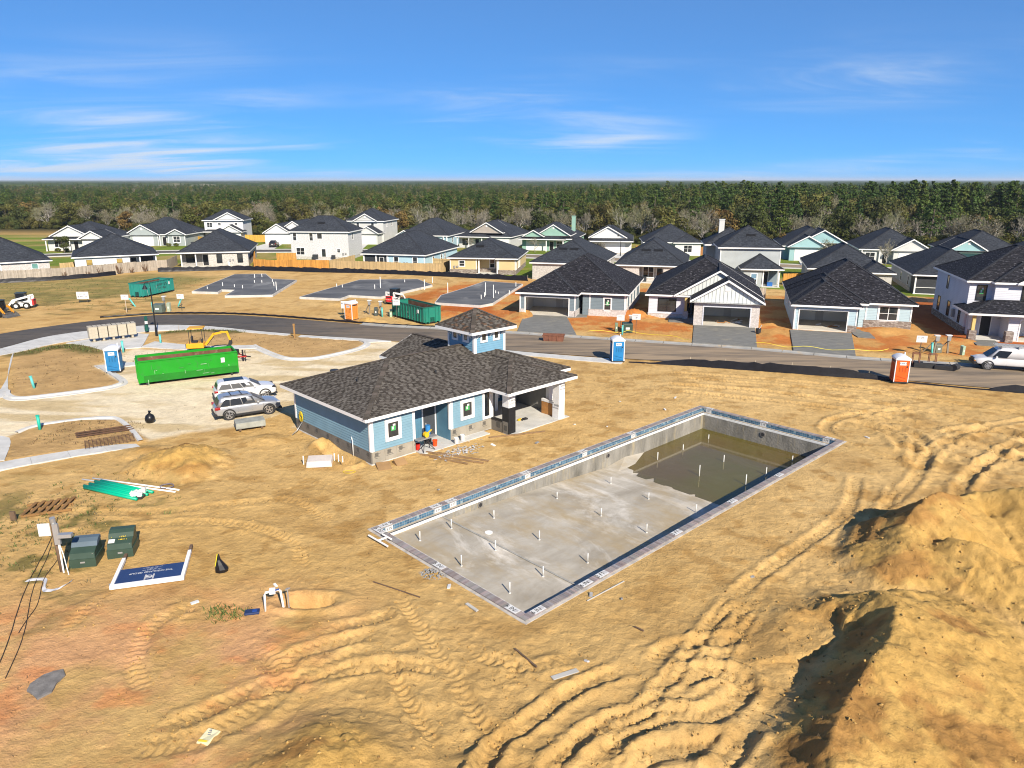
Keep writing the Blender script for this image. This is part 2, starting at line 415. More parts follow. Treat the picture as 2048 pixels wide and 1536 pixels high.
def seg_near(x, y, pts):
    best = np.full(x.shape, 1e9); al = np.zeros(x.shape); vx = np.zeros(x.shape); vy = np.zeros(x.shape); L = 0.
    for (ax, ay), (bx, by) in zip(pts[:-1], pts[1:]):
        dx, dy = bx - ax, by - ay; l2 = dx * dx + dy * dy; t = np.clip(((x - ax) * dx + (y - ay) * dy) / l2, 0, 1)
        ex, ey = x - ax - t * dx, y - ay - t * dy; d = np.hypot(ex, ey); k = d < best
        best = np.where(k, d, best); al = np.where(k, L + t * math.sqrt(l2), al); vx = np.where(k, ex / (d + 1e-6), vx); vy = np.where(k, ey / (d + 1e-6), vy); L += math.sqrt(l2)
    return best, al, vx, vy
def ridge_h(x, y):
    """the heaps of dumped sand"""
    z = np.zeros_like(x)
    wob = (fbm(x * .55, y * .55, 5, 4) - .5)
    # near heap with a cut face on its far-left side
    rd = [(9.6, 25.2), (10.84, 24.53), (12.4, 24.7), (13.4, 24.1), (13.6, 22.8), (12.3, 20.6), (10.3, 18.7), (8.9, 17.0), (7.9, 14.5), (7.2, 12)]
    d, al, nx_, ny_ = seg_near(x, y, rd)
    d = np.maximum(d * (1 + 2.1 * sstep(-.35, .75, nx_ * -.62 + ny_ * .78)) + wob * .9, 0)
    top = 1.85 * (.2 * sstep(-.2, 1.5, al) + .8 * sstep(1.8, 5.2, al)) * (1 - .35 * sstep(8, 15, al)) + .2 * (fbm(x * 1.1, y * 1.1, 9, 3) - .5)
    z = np.maximum(z, top * np.clip(1 - d / 6.6, 0, 1) ** 1.2)
    # big heap behind it, steep where it was tipped (away from the sun's side)
    for rl, h, w in (([(17.4, 29.4), (19.6, 31.0), (22.0, 31.8), (24.5, 30.6), (28, 28)], 2.35, 5.0), ([(18.0, 28.4), (19.4, 27.0), (20.8, 25.0)], 1.6, 3.4), ([(25, 32.5), (32, 33)], 2.2, 5.0)):
        d, al, nx_, ny_ = seg_near(x, y, rl)
        d = np.maximum(d * (1 + .85 * np.clip(nx_ * -.80 + ny_ * .60, 0, 1)) + wob * 1.3, 0)
        hh = h * (1 - .12 * np.cos(al * 1.1 + 1)) * sstep(-1.2, 1.2, al + .5)
        z = np.maximum(z, hh * np.clip(1 - d / w, 0, 1) ** 1.1)
    # low mound at the lower edge, stockpile by the clubhouse and small spoil heaps
    for cx, cy, rx, ry, h, p in ((-5.4, 17.0, 3.6, 2.8, .75, 1.0), (-1.2, 15.5, 3.2, 2.2, .5, 1.), (-19.6, 40.4, 3.4, 3.0, 1.35, 1.0), (-22.6, 42.2, 2.0, 1.5, .4, 1.), (-11.6, 43.6, 1.6, 1.3, .5, 1.), (15.4, 89.6, 2.6, 2.0, .95, 1.), (31, 84.5, 1.8, 1.4, .5, 1.),
                                 (-17.3, 85.6, 2.6, 1.7, .6, 1.), (-22, 99, 4, 3, .5, 1.), (-8.2, 90.5, 2.5, 3, .4, 1.), (1.2, 90.5, 1.6, 4.5, .5, 1.), (41.5, 80, 3.5, 2.2, .5, 1.), (46.5, 75, 2.5, 2.2, .35, 1.), (-16.0, 44.5, 1.6, 1.2, .3, 1.), (28.5, 78.5, 1.5, 3, .25, 1.)):
        q = np.hypot((x - cx) / rx, (y - cy) / ry) + wob * .5
        z = np.maximum(z, h * np.clip(1 - q, 0, 1) ** p)
    return z

def ground_z(x, y):
    x = np.asarray(x, float); y = np.asarray(y, float)
    near = 1 - sstep(60, 140, y)
    z = .07 * (fbm(x * .25, y * .25, 1, 3) - .5) + .05 * near * (fbm(x * 1.3, y * 1.3, 2, 3) - .5)
    # churned sand: wind and machine ridges in the foreground and on the right
    churn = np.maximum(sstep(27, 21, y + 0 * x) * sstep(-9.5, -5, x), sstep(20, 26, x - (y - 40) * .15) * sstep(66, 52, y))
    churn = np.maximum(churn, sstep(8, 12, x) * sstep(33, 26, y) )
    r2_ = 1 - np.abs(2 * fbm(x * .55 - .2 * y, y * .6, 15, 4) - 1)
    z = z + churn * (.11 * (r2_ - .7) + .10 * (fbm(x * 1.1, y * 1.1, 12, 3) - .5) + .10 * (fbm(x * 2.6, y * 2.6, 13, 4, .6) - .5))
    # clods and footprints
    z = z + near * .035 * np.clip(fbm(x * 4.1, y * 4.1, 21, 2) - .62, 0, 1) * 4 * (.4 + fbm(x * .3, y * .3, 23, 2))
    hz = ridge_h(x, y)
    rough = sstep(.05, .5, hz)
    z = z + hz + rough * (.15 * (fbm(x * 1.2, y * 1.2, 31, 6, .62) - .5) + .07 * (fbm(x * 4, y * 4, 33, 3, .6) - .5))
    # gullies running down the lit slopes
    z = z - rough * .10 * np.clip(1 - np.abs(2 * fbm(x * 1.5 + y * .5, y * .35, 37, 3) - 1) * 3.2, 0, 1)
    # ruts
    for pts, w, dep in TRACKS:
        P = spline(pts, 5); xs = [p[0] for p in P]; ys = [p[1] for p in P]
        k = (x > min(xs) - 1.2) & (x < max(xs) + 1.2) & (y > min(ys) - 1.2) & (y < max(ys) + 1.2)
        if not k.any(): continue
        d, al, sd, L = seg_dist(x[k], y[k], P, True)
        d = d + .12 * (fbm(x[k] * 2.5, y[k] * 2.5, 41, 2) - .5)
        ends = sstep(0, .9, al) * sstep(0, .9, L - al) * (.55 + .75 * fbm(x[k] * .9, y[k] * .9, 43, 2))
        crumb = fbm(x[k] * 3.1, y[k] * 3.1, 45, 3, .65)
        tread = .034 * np.sin(al * 2 * math.pi / .30 + np.minimum(d, w) * 9) * (d < w)
        prof = -dep * .5 * (1 - sstep(w * .75, w * 1.2, d)) + dep * .75 * (.35 + crumb) * np.exp(-((d - w * 1.65) / (w * .55)) ** 2)
        z[k] += ends * (prof + tread)
    # the open pit beside the white standpipes, hollow under the pipes
    d = np.hypot((x + 8.1) / 1.1, (y - 25.7) / .5); z = z - 1.15 * (1 - sstep(.72, 1.0, d)) + .12 * np.exp(-((d - 1.5) / .35) ** 2)
    # trench along the clubhouse's left wall
    d = seg_dist(x, y, [club(-.8, -1.2), club(-.7, -4.4)]); z = z - .3 * (1 - sstep(.15, .5, d)) + .18 * np.exp(-((d - .8) / .25) ** 2)
    # level ground under and round what is built
    def flat(z, dist, lvl, a, b): 
        t = 1 - sstep(a, b, dist); return z * (1 - t) + lvl * t
    u = (x - PO[0]) * E1[0] + (y - PO[1]) * E1[1]; v = (x - PO[0]) * E2[0] + (y - PO[1]) * E2[1]
    dp = np.maximum(np.maximum(-u, u - PL), np.maximum(-v, v - PW))
    z = flat(z, dp, -.035, -.1, 1.1)
    a = (x - CO[0]) * E1[0] + (y - CO[1]) * E1[1]; b = (x - CO[0]) * E2[0] + (y - CO[1]) * E2[1]
    dc = np.maximum(np.maximum(-a, a - 16.4), np.maximum(-9.1 - b, b - 0)); dc = np.minimum(dc, np.maximum(np.maximum(9.4 - a, a - 15), np.maximum(-12 - b, b - 1.8)))
    z = flat(z, dc, -.02, -.3, .35)
    k = (y > 40) & (y < 100) & (np.abs(x) < 75)
    if k.any():
        rp = ROAD_FAR + ROAD_NEAR[::-1]
        dr = np.full(x.shape, 50.); dr[k] = pdist(x[k], y[k], rp)
        z = flat(z, dr, -.05, .3, 1.6)
        dl = np.full(x.shape, 50.); dl[k] = pdist(x[k], y[k], LOT)
        t = 1 - sstep(-.2, .5, dl); z = z * (1 - t) + (z * .25 - .005) * t
        for I in (ISL_A, ISL_B, ISL_C):
            di = np.full(x.shape, 50.); di[k] = pdist(x[k], y[k], I)
            t = 1 - sstep(-.15, .05, di); z = z * (1 - t) + (.085 + z * .3) * t
    k = (y > 68) & (y < 140) & (np.abs(x) < 70)
    if k.any():
        for S in SLABS:
            ds = np.full(x.shape, 50.); ds[k] = pdist(x[k], y[k], S); z = flat(z, ds, .0, 0, 1.2)
    z = np.where(y > 86, z * (1 - .7 * sstep(120, 150, y)), z)
    return z

# colours of the bare ground (albedo)
def ground_col(x, y, z):
    n1_ = fbm(x * .11, y * .11, 51, 4)[..., None]; n2_ = fbm(x * .6, y * .6, 53, 4)[..., None]; n3_ = fbm(x * 2.3, y * 2.3, 55, 3)[..., None]
    sand = np.array([.46, .29, .10]); pale = np.array([.57, .395, .175]); brown = np.array([.29, .165, .05]); clay = np.array([.50, .185, .065]); pink = np.array([.56, .30, .155])
    orange = np.array([.44, .135, .03]); lime = np.array([.72, .64, .47]); grass = np.array([.14, .13, .04]); lawn = np.array([.12, .17, .02]); forest = np.array([.05, .05, .022])
    def mix(c, o, m): return c * (1 - m[..., None]) + o * m[..., None]
    c = sand * (1 - n1_) + pale * n1_
    c = mix(c, brown, .45 * sstep(.55, .8, fbm(x * .35, y * .5, 57, 4)))
    c = mix(c, brown * 1.1, .55 * sstep(.6, .75, fbm(x * .9, y * 1.1, 59, 3)) * sstep(20, 30, y))
    # reddish left foreground
    lf = sstep(-4, -10, x) * sstep(29, 22, y)
    c = mix(c, pink, .75 * lf * sstep(.36, .66, fbm(x * .3, y * .3, 61, 6, .6)))
    c = mix(c, clay * 1.15, .5 * lf * sstep(.50, .72, fbm(x * .55, y * .8, 63, 6, .62)))
    # dumped heaps are a richer ochre, darker where damp
    hz = ridge_h(x, y); hp = sstep(.15, .6, hz)
    c = mix(c, np.array([.45, .28, .078]), hp * .75)
    c = mix(c, np.array([.30, .155, .05]), hp * .75 * sstep(.5, .66, fbm(x * .5, y * .7, 65, 4)))
    # house lots on the far side of the road: orange clay
    lot = sstep(0, 2.5, -pdist(x, y, [(-14, 88), (-2, 84), (5, 79.5), (60, 60.5), (70, 95), (30, 110), (2, 124), (-9, 122), (-14, 112)])) if True else 0
    q = sstep(.40, .60, fbm(x * .38, y * .38, 67, 5, .6))
    c = mix(c, np.array([.50, .28, .09]), lot * .85)
    c = mix(c, orange, lot * (.12 + .88 * q) * .8)
    for P, o in (([(49.5, 73), (46.5, 79), (51, 96), (60, 104), (64, 98), (52, 80), (53, 70)], np.array([.36, .095, .025])), ([(-9.5, 92), (-2.5, 92), (-3, 97), (-9.5, 97)], np.array([.40, .10, .015])), ([(-12, 98), (-11, 112), (-16, 104), (-16, 99)], np.array([.38, .12, .02])), ([(1, 95), (2.4, 114), (5.4, 112), (2.6, 93)], np.array([.42, .17, .05]))):
        c = mix(c, o, .9 * sstep(.9, -.4, pdist(x, y, P) + 1.6 * (fbm(x * .7, y * .7, 69, 3) - .5)))
    # lime rock of the car park
    dl = pdist(x, y, LOT) + 1.5 * (fbm(x * .5, y * .5, 71, 3) - .5)
    m = sstep(.5, -.4, dl)
    c = mix(c, lime * 1., m * (.75 + .25 * fbm(x * .3, y * 1.1, 73, 3)))
    c = mix(c, np.array([.46, .34, .16]), m * .7 * sstep(.5, .68, fbm(x * .16 + y * .05, y * .55, 75, 4)))
    for I in (ISL_A, ISL_B, ISL_C):
        c = mix(c, np.array([.42, .275, .12]) * (.72 + .6 * fbm(x * .8, y * .8, 76, 5, .65)[..., None]), sstep(.2, -.3, pdist(x, y, I)))
        # weeds along the rim
    gA = sstep(1.2, -.6, seg_dist(x, y, [(-47.6, 68.6), (-46, 71.5), (-44.6, 72.4), (-41.2, 69.6)]) - 1.0 + 1.6 * (fbm(x * .8, y * .8, 77, 3) - .5))
    c = mix(c, grass * .8, gA * .9)
    gC = sstep(1., -.4, seg_dist(x, y, [(-38.2, 79), (-34.4, 80.3), (-30.5, 79.2)]) - .5 + 1.2 * (fbm(x * .8, y * .8, 79, 3) - .5)); c = mix(c, grass * .8, gC * .85)
    # the weedy empty lot at the back left
    g = sstep(2, -4, pdist(x, y, [(-130, 96), (-66, 99), (-52, 107), (-49, 127), (-64, 134), (-76, 126), (-90, 119), (-130, 105)]) + 7 * (fbm(x * .16, y * .3, 81, 4) - .5))
    c = mix(c, grass * 1.25 * (.8 + .5 * n3_), g * (.45 + .4 * sstep(.3, .6, fbm(x * .4, y * .9, 83, 3))))
    c = mix(c, grass * .9, .75 * sstep(.52, .66, fbm(x * .3, y * .75, 85, 4)) * sstep(-40, -52, x) * sstep(88, 92, y) * sstep(112, 104, y))
    # sparse weeds lower left
    c = mix(c, grass * .9, .8 * sstep(.54, .68, fbm(x * .8, y * .8, 87, 4)) * sstep(-15, -20.5, x) * sstep(41, 33, y))
    # lawns and verges behind the fence
    B = sstep(0, 1.5, y - np.interp(x, [-140, -85, -76, -66, -48, -34, -12, 4, 60, 75], [100, 122.5, 127, 138, 139.5, 137.6, 131.6, 126.5, 104, 99]))
    lawnc = lawn * (.75 + .7 * n2_) ; dry = np.array([.30, .24, .08])
    lc = lawnc * (1 - sstep(.45, .62, fbm(x * .13, y * .13, 89, 3))[..., None]) + dry * sstep(.45, .62, fbm(x * .13, y * .13, 89, 3))[..., None]
    c = c * (1 - B[..., None]) + lc * B[..., None]
    # woodland floor
    F = sstep(0, 6, y - np.interp(x, [-600, -140, -46, 20, 47, 76, 110, 600], [228, 226, 224, 208, 192, 176, 166, 100]))
    straw = sstep(-118, -132, x) * sstep(260, 225, y)
    c = c * (1 - F[..., None]) + forest * F[..., None]
    c = mix(c, np.array([.42, .28, .10]), straw * F)
    return c * (.86 + .28 * n3_)

def axis(parts):
    out = [parts[0][0]]
    for a, b, d0, d1 in parts:
        p = a
        while p < b - 1e-6:
            t = (p - a) / (b - a); p = min(b, p + d0 * (1 - t) + d1 * t); out.append(p)
        out[-1] = b
    return np.array(out)
gx = axis([(-30000, -3000, 6000, 3000), (-3000, -300, 600, 80), (-300, -90, 16, 4), (-90, -26, 1.2, .25), (-26, -15, .12, .08), (-15, 18, .075, .075), (18, 34, .08, .14), (34, 90, .25, 1.2), (90, 300, 4, 16), (300, 3000, 80, 600), (3000, 30000, 3000, 6000)])
gy = axis([(-400, 5, 60, 4), (5, 14, 1, .12), (14, 30, .06, .08), (30, 32, .1, .1), (32, 62, .1, .2), (62, 130, .3, .9), (130, 300, 1.2, 6), (300, 3000, 20, 500), (3000, 45000, 3000, 8000)])
X, Y = np.meshgrid(gx, gy)
Z = ground_z(X, Y)
def gz(x, y):
    i = min(max(int(np.searchsorted(gx, x)) - 1, 0), len(gx) - 2); j = min(max(int(np.searchsorted(gy, y)) - 1, 0), len(gy) - 2)
    fx = (x - gx[i]) / (gx[i + 1] - gx[i]); fy = (y - gy[j]) / (gy[j + 1] - gy[j])
    return float((Z[j, i] * (1 - fx) + Z[j, i + 1] * fx) * (1 - fy) + (Z[j + 1, i] * (1 - fx) + Z[j + 1, i + 1] * fx) * fy)
C = ground_col(X, Y, Z)
ny, nx = X.shape
idx = np.arange(nx * ny).reshape(ny, nx)
Q = np.stack([idx[:-1, :-1], idx[:-1, 1:], idx[1:, 1:], idx[1:, :-1]], -1).reshape(-1, 4)
cx_ = .5 * (X[:-1, :-1] + X[1:, 1:]).ravel(); cy_ = .5 * (Y[:-1, :-1] + Y[1:, 1:]).ravel()
u_ = (cx_ - PO[0]) * E1[0] + (cy_ - PO[1]) * E1[1]; v_ = (cx_ - PO[0]) * E2[0] + (cy_ - PO[1]) * E2[1]
Q = Q[~((u_ > .16) & (u_ < PL - .16) & (v_ > .16) & (v_ < PW - .16))]
me = bpy.data.meshes.new('ground')
me.vertices.add(nx * ny); me.vertices.foreach_set('co', np.stack([X, Y, Z], -1).ravel())
me.loops.add(len(Q) * 4); me.loops.foreach_set('vertex_index', Q.ravel().astype(np.int32))
me.polygons.add(len(Q)); me.polygons.foreach_set('loop_start', np.arange(0, len(Q) * 4, 4, dtype=np.int32)); me.polygons.foreach_set('loop_total', np.full(len(Q), 4, np.int32))
me.polygons.foreach_set('use_smooth', np.ones(len(Q), bool))
ca = me.color_attributes.new('Col', 'FLOAT_COLOR', 'POINT'); ca.data.foreach_set('color', np.concatenate([C.reshape(-1, 3), np.ones((nx * ny, 1))], 1).ravel())
me.update(); me.validate()
t = NT('ground_soil'); a = t.n('ShaderNodeAttribute', attribute_name='Col'); co = t.co()
f1 = t.noise(co, 3.2, 8, .68); f2 = t.noise(co, 14, 5, .7); f3 = t.noise(co, .5, 5, .6); f4 = t.noise(t.map(co, (1, 1.3, 1)), 5.5, 6, .75, .4)
c = t.mix(1., a.outputs['Color'], t.mix(t.rng(f1, .25, .75), (.85, .84, .82), (1.12, 1.12, 1.12)), 'MULTIPLY')
c = t.mix(1., c, t.mix(t.rng(f3, .3, .7), (.9, .88, .86), (1.1, 1.1, 1.1)), 'MULTIPLY')
c = t.mix(1., c, t.mix(t.rng(t.noise(co, 22, 4, .7), .3, .7), (.88, .87, .86), (1.1, 1.1, 1.1)), 'MULTIPLY')
c = t.mix(t.rng(f4, .68, .76, 0, .7), c, (.10, .065, .03))                 # twigs, bark and clods
c = t.mix(t.rng(t.noise(co, 9, 3, .6), .74, .79, 0, .5), c, (.62, .54, .42))    # limestone chips
f5 = t.noise(co, 1.1, 9, .72)
t.bump(t.math('ADD', t.math('ADD', t.math('MULTIPLY', f1, .9), t.math('MULTIPLY', f2, .35)), t.math('MULTIPLY', f5, .45)), .9, .11)
gm = t.fin(c, .95, 0, .12)
me.materials.append(gm)
link('ground', me, None, 'structure')

# ------------------------------------------------------------------ roads, gutters, pavements
def resample(P, n):
    P = np.array(spline(P, 6)); d = np.r_[0, np.cumsum(np.hypot(*np.diff(P, axis=0).T))]
    s = np.linspace(0, d[-1], n); return np.stack([np.interp(s, d, P[:, 0]), np.interp(s, d, P[:, 1])], 1)
t = NT('asphalt'); co = t.co()
f = t.noise(t.map(co, (1, 1, 1)), .9, 6, .6)
base = t.mix(t.rng(f, .3, .7), (.036, .036, .038), (.066, .064, .063))
base = t.mix(t.rng(t.noise(co, 60, 3), .55, .75, 0, .35), base, (.16, .155, .15))
st = t.noise(t.map(co, (.14, 1.1, 1), (0, 0, R(19))), 1.0, 7, .62, .5)
sm = t.rng(co if False else t.noise(co, .055, 3, .5), .38, .62)
du = t.math('ADD', t.rng(st, .26, .60, .1, .95), 0)
gr = t.n('ShaderNodeSeparateXYZ'); t.l(co, gr.inputs[0])
east = t.rng(gr.outputs[0], -30, 12, .16, 1.0)
base = t.mix(t.math('MULTIPLY', du, east, True), base, (.31, .235, .155))
t.bump(t.noise(co, 40, 3), .15, .01)
asphalt = t.fin(base, .85, 0, .25)
t = NT('concrete'); co = t.co()
f = t.noise(co, .8, 7, .65); c = t.mix(t.rng(f, .3, .72), (.40, .40, .385), (.58, .575, .55))
c = t.mix(t.rng(t.noise(co, 3.5, 6, .7), .58, .72, 0, .45), c, (.40, .31, .19)); t.bump(t.noise(co, 30, 4), .15, .01)
concrete = t.fin(c, .85, 0, .25)
t = NT('new_concrete'); co = t.co()
f = t.noise(t.map(co, (1, 4, 1)), .9, 7, .65); c = t.mix(t.rng(f, .3, .72), (.12, .122, .115), (.215, .212, .195))
c = t.mix(t.rng(t.noise(co, .5, 5, .7), .56, .75, 0, .6), c, (.34, .30, .22)); t.bump(t.noise(co, 24, 4), .2, .01)
new_concrete = t.fin(c, .85, 0, .25)

NR = 130
rf = resample(ROAD_FAR, NR); rn = resample(ROAD_NEAR, NR)
m = MB(); K = 9
for i in range(NR):
    for k in range(K):
        q = rn[i] * (1 - k / (K - 1)) + rf[i] * k / (K - 1)
        crown = .09 * (1 - (2 * k / (K - 1) - 1) ** 2) + .015
        m.v.append((q[0], q[1], crown))
for i in range(NR - 1):
    for k in range(K - 1):
        m.f.append((i * K + k, (i + 1) * K + k, (i + 1) * K + k + 1, i * K + k + 1)); m.c.append(None)
road = m.build('road', asphalt, None, True, 'structure')
# rolled gutter along the far edge, cast in bays
gut = np.array(rf); step = 0
d = np.r_[0, np.cumsum(np.hypot(*np.diff(gut, axis=0).T))]
for s0 in np.arange(0, 84, 2.9):
    ss = [s0 + .02, s0 + 1.45, s0 + 2.87]; pts = [(np.interp(s, d, gut[:, 0]), np.interp(s, d, gut[:, 1])) for s in ss]
    m = MB(); rows = []
    for i, p in enumerate(pts):
        q = pts[min(i + 1, 2)]; o = pts[max(i - 1, 0)]; tx, ty = q[0] - o[0], q[1] - o[1]; l = math.hypot(tx, ty); nx_, ny_ = ty / l, -tx / l
        if ny_ < 0: nx_, ny_ = -nx_, -ny_
        rows.append([(p[0] + nx_ * w, p[1] + ny_ * w, h) for w, h in ((-.55, .0), (-.5, .045), (0, .05), (.22, .12), (.42, .125), (.46, -.05))])
    m.loft(rows, False, False)
    o = m.build('gutter_bay', concrete if s0 > 99 else MATS.setdefault('gutterc', mat('gutter_concrete', (.30, .295, .275), .85, 0, .2, .7, .2, 25, dirt=((.40, .28, .14), 1.2, .52, .6))), road)
# pavement slabs, each cast bay its own piece
def pave(name, outline, z, mtl, cut=None):
    o = MB().prism(outline, z - .22, z).build(name, mtl, None, False, 'structure'); soften(o, .015, 1); return o
def ccw(P):
    a = sum(P[i][0] * P[(i + 1) % len(P)][1] - P[(i + 1) % len(P)][0] * P[i][1] for i in range(len(P)))
    return P if a > 0 else P[::-1]
def strip_bays(name, left, right, z, n, mtl, parent=None):
    l = resample(left, n * 3 + 1); r = resample(right, n * 3 + 1)
    root = parent
    for k in range(n):
        m = MB(); i0 = k * 3
        A = [tuple(l[i0 + j]) for j in range(4)]; Bv = [tuple(r[i0 + j]) for j in range(4)]
        P = ccw(A + Bv[::-1]); cx = sum(p[0] for p in P) / 8; cy = sum(p[1] for p in P) / 8
        P = [(cx + (p[0] - cx) * .994, cy + (p[1] - cy) * .994) for p in P]
        o = m.prism(P, z - .15, z + .004 * (k % 2)).build('paving_bay' if root else name, mtl, root, False, None if root else 'structure')
        if root is None: root = o
    return root
strip_bays('sidewalk', [(-55.5, 60.5), (-51.3, 70.0), (-50.1, 76.4), (-47.6, 79.7), (-43.4, 82.7), (-39.6, 83.5), (-35.0, 82.7), (-28.2, 79.8), (-24.2, 78.3)],
           [(-53.6, 60.0), (-48.4, 69.4), (-47.2, 73.0), (-44.6, 76.4), (-41.6, 79.0), (-38.6, 80.2), (-34.0, 80.9), (-27.0, 78.3), (-24.4, 77.5)], .075, 12, concrete)
strip_bays('sidewalk', [(-49.2, 70.4), (-45.5, 64.3), (-42.0, 58.2), (-40.6, 54.2), (-42.5, 49)], [(-47.3, 67.0), (-43.9, 61.5), (-40.3, 56.1), (-39.4, 54.6), (-41, 49)], .07, 5, concrete)
strip_bays('sidewalk', [(-22.9, 77.7), (-18.9, 76.6), (-15.2, 75.6), (-12.6, 74.6)], [(-22.9, 76.6), (-18.6, 75.5), (-16.0, 74.8), (-14.8, 74.0)], .075, 4, concrete)
strip_bays('sidewalk', [(-4.0, 71.7), (2.5, 69.1), (7.0, 67.5), (10.6, 66.5)], [(-4.4, 70.4), (2.0, 67.9), (6.6, 66.0), (10.0, 64.9)], .07, 6, concrete)
strip_bays('sidewalk', [(-35.0, 36.2), (-30.2, 40.7), (-25.8, 43.3), (-23.9, 43.7)], [(-34.2, 34.9), (-29.5, 39.4), (-25.0, 42.4), (-23.1, 42.9)], .08, 7, concrete)
strip_bays('sidewalk', [(-36, 44.2), (-33.0, 45.1), (-30.4, 40.9)], [(-39, 43), (-34.4, 44.4), (-31.8, 40.0)], .078, 3, concrete)
pave('mailbox_pad', ccw([(-46.0, 73.6), (-43.2, 72.4), (-40.2, 70.2), (-37.2, 71.6), (-38.2, 74.4), (-39.6, 78.2), (-41.4, 78.6), (-44.4, 76.0)]), .085, concrete)
pave('walkway', ccw([(-37.8, 64.0), (-36.9, 63.0), (-31.6, 65.2), (-32.2, 66.8)]), .085, concrete)
pave('walkway', ccw([(-37.4, 71.8), (-31.0, 70.2), (-25.1, 71.3), (-26.0, 72.7), (-31.5, 72.1), (-37.2, 74.4)]), .085, concrete)
def kerb(path, w=.30, h=.17):
    P = [np.array(p) for p in spline(path, 5)]; m = MB(); rows = []
    for i, p in enumerate(P):
        tn = P[min(i + 1, len(P) - 1)] - P[max(i - 1, 0)]; tn = tn / np.hypot(*tn); nn = np.array([tn[1], -tn[0]])
        rows.append([(*(p + nn * o_), z_) for o_, z_ in ((w + .35, -.04), (w + .33, .03), (w + .02, .05), (w - .04, h), (0, h + .005), (-.02, -.04))])
    m.loft(rows, False, False)
    return m.build('kerb', concrete, None, False, 'structure')
kerb([(-39.9, 55.8), (-39.2, 54.8), (-37.9, 53.95), (-36.0, 54.8), (-33.3, 56.5), (-32.5, 57.5), (-32.7, 58.6), (-35, 61.2), (-37.4, 63.7)])
kerb([(-26.0, 72.5), (-25.1, 71.3), (-22.6, 68.4), (-21.0, 67.0), (-19.6, 66.8), (-18.4, 67.3), (-16.4, 69.6), (-15.3, 71.6), (-15.2, 73.5), (-16.0, 74.7)])
kerb([(-23.7, 44.2), (-25.4, 46.4), (-27.4, 48.6), (-28.6, 49.1), (-30.2, 48.7), (-32.4, 47.4), (-33.0, 45.8)][::-1])

# drives of the finished houses and the slabs of houses to come
def drive(pts): return pave('driveway', ccw(pts), .10, new_concrete)
drive([(1.6, 91.3), (6.7, 89.4), (7.0, 77.6), (.6, 79.7)])
pave('path', ccw([(6.75, 88.2), (9.2, 88.6), (9.6, 92.0), (8.2, 92.4), (6.75, 90.0)]), .09, new_concrete)
drive([(21.6, 85.4), (28.1, 83.1), (24.6, 71.6), (18.6, 73.7)])
pave('path', ccw([(19.2, 88.4), (18.6, 85.6), (21.7, 84.4), (21.9, 86.0), (20.8, 88.2)]), .09, new_concrete)
drive([(31.2, 80.6), (37.2, 78.5), (32.6, 67.3), (27.6, 69.8)])
pave('path', ccw([(37.2, 78.3), (37.0, 76.6), (38.6, 76.0), (39.8, 80.6), (38.2, 81.0)]), .09, new_concrete)
drive([(49.6, 72.9), (57.6, 70.2), (54.4, 60.4), (47.6, 62.9)])
pave('path', ccw([(48.2, 76.0), (47.4, 72.8), (49.6, 71.9), (50.6, 75.0)]), .09, new_concrete)
t = NT('slab_concrete'); co = t.co(); f = t.noise(t.map(co, (.35, 1, 1)), .35, 6, .6, .6)
c = t.mix(t.rng(f, .35, .7), (.068, .071, .077), (.145, .148, .15)); c = t.mix(t.rng(t.noise(t.map(co, (.5, .22, 1), (0, 0, .3)), .55, 5, .6), .54, .72, 0, .6), c, (.30, .30, .29)); t.bump(t.noise(co, 20, 3), .1, .01)
slab_m = t.fin(c, .8, 0, .3)
pvc = mat('white_pvc', (.78, .78, .76), .4, 0, .05)
SL = ('dark slab with a notched corner, farthest from the tan wooden fence', 'long pale streaked slab behind the red and white loader', 'streaked slab beside the grey house, nearest the dark green skip')
PIPES = [[(-43.6, 124, .75), (-42.7, 125, .7), (-45.2, 114, .7), (-43.0, 113, .5), (-37.2, 114, .8), (-35.4, 109.5, 1.6), (-41.6, 118, .5), (-40.4, 118, .5), (-39, 119, .5), (-41.2, 111.5, .6), (-46.4, 111, .4)],
         [(-20.9, 111, .8), (-20.2, 112.0, 2.1), (-27.2, 113.2, .6), (-26.2, 112.6, .5), (-13.2, 110, 1.9), (-17.4, 118.5, .5), (-12.8, 117.6, 1.2)],
         [(-3.8, 104.4, 2.3), (-2.6, 102.0, 2.3), (-.4, 105.6, .7), (-2.0, 105.8, .4), (3.0 - 2.4, 113.6, .8), (-9.4, 106.6, 1.9), (-3.9, 103, .8), (-4.3, 101.2, .7), (-2.4, 106.5, .5)]]
for S, lab, pp in zip(SLABS, SL, PIPES):
    o = tag(MB().prism(ccw(S), -.3, .32).build('foundation_slab', slab_m), lab, 'slab', 'bare house slabs'); soften(o, .02, 1)
    ring = ccw(S); m = MB(); n = len(ring)
    for i in range(n):
        a_, b_ = ring[i], ring[(i + 1) % n]; m.bar((*a_, .16), (*b_, .16), .09, .345)
    m.build('form_edge', concrete, o)
    for x, y, h in pp: MB().cyl((x, y, .3), (x, y, .32 + h * .8), .055, 8).build('pipe_riser', pvc, o)

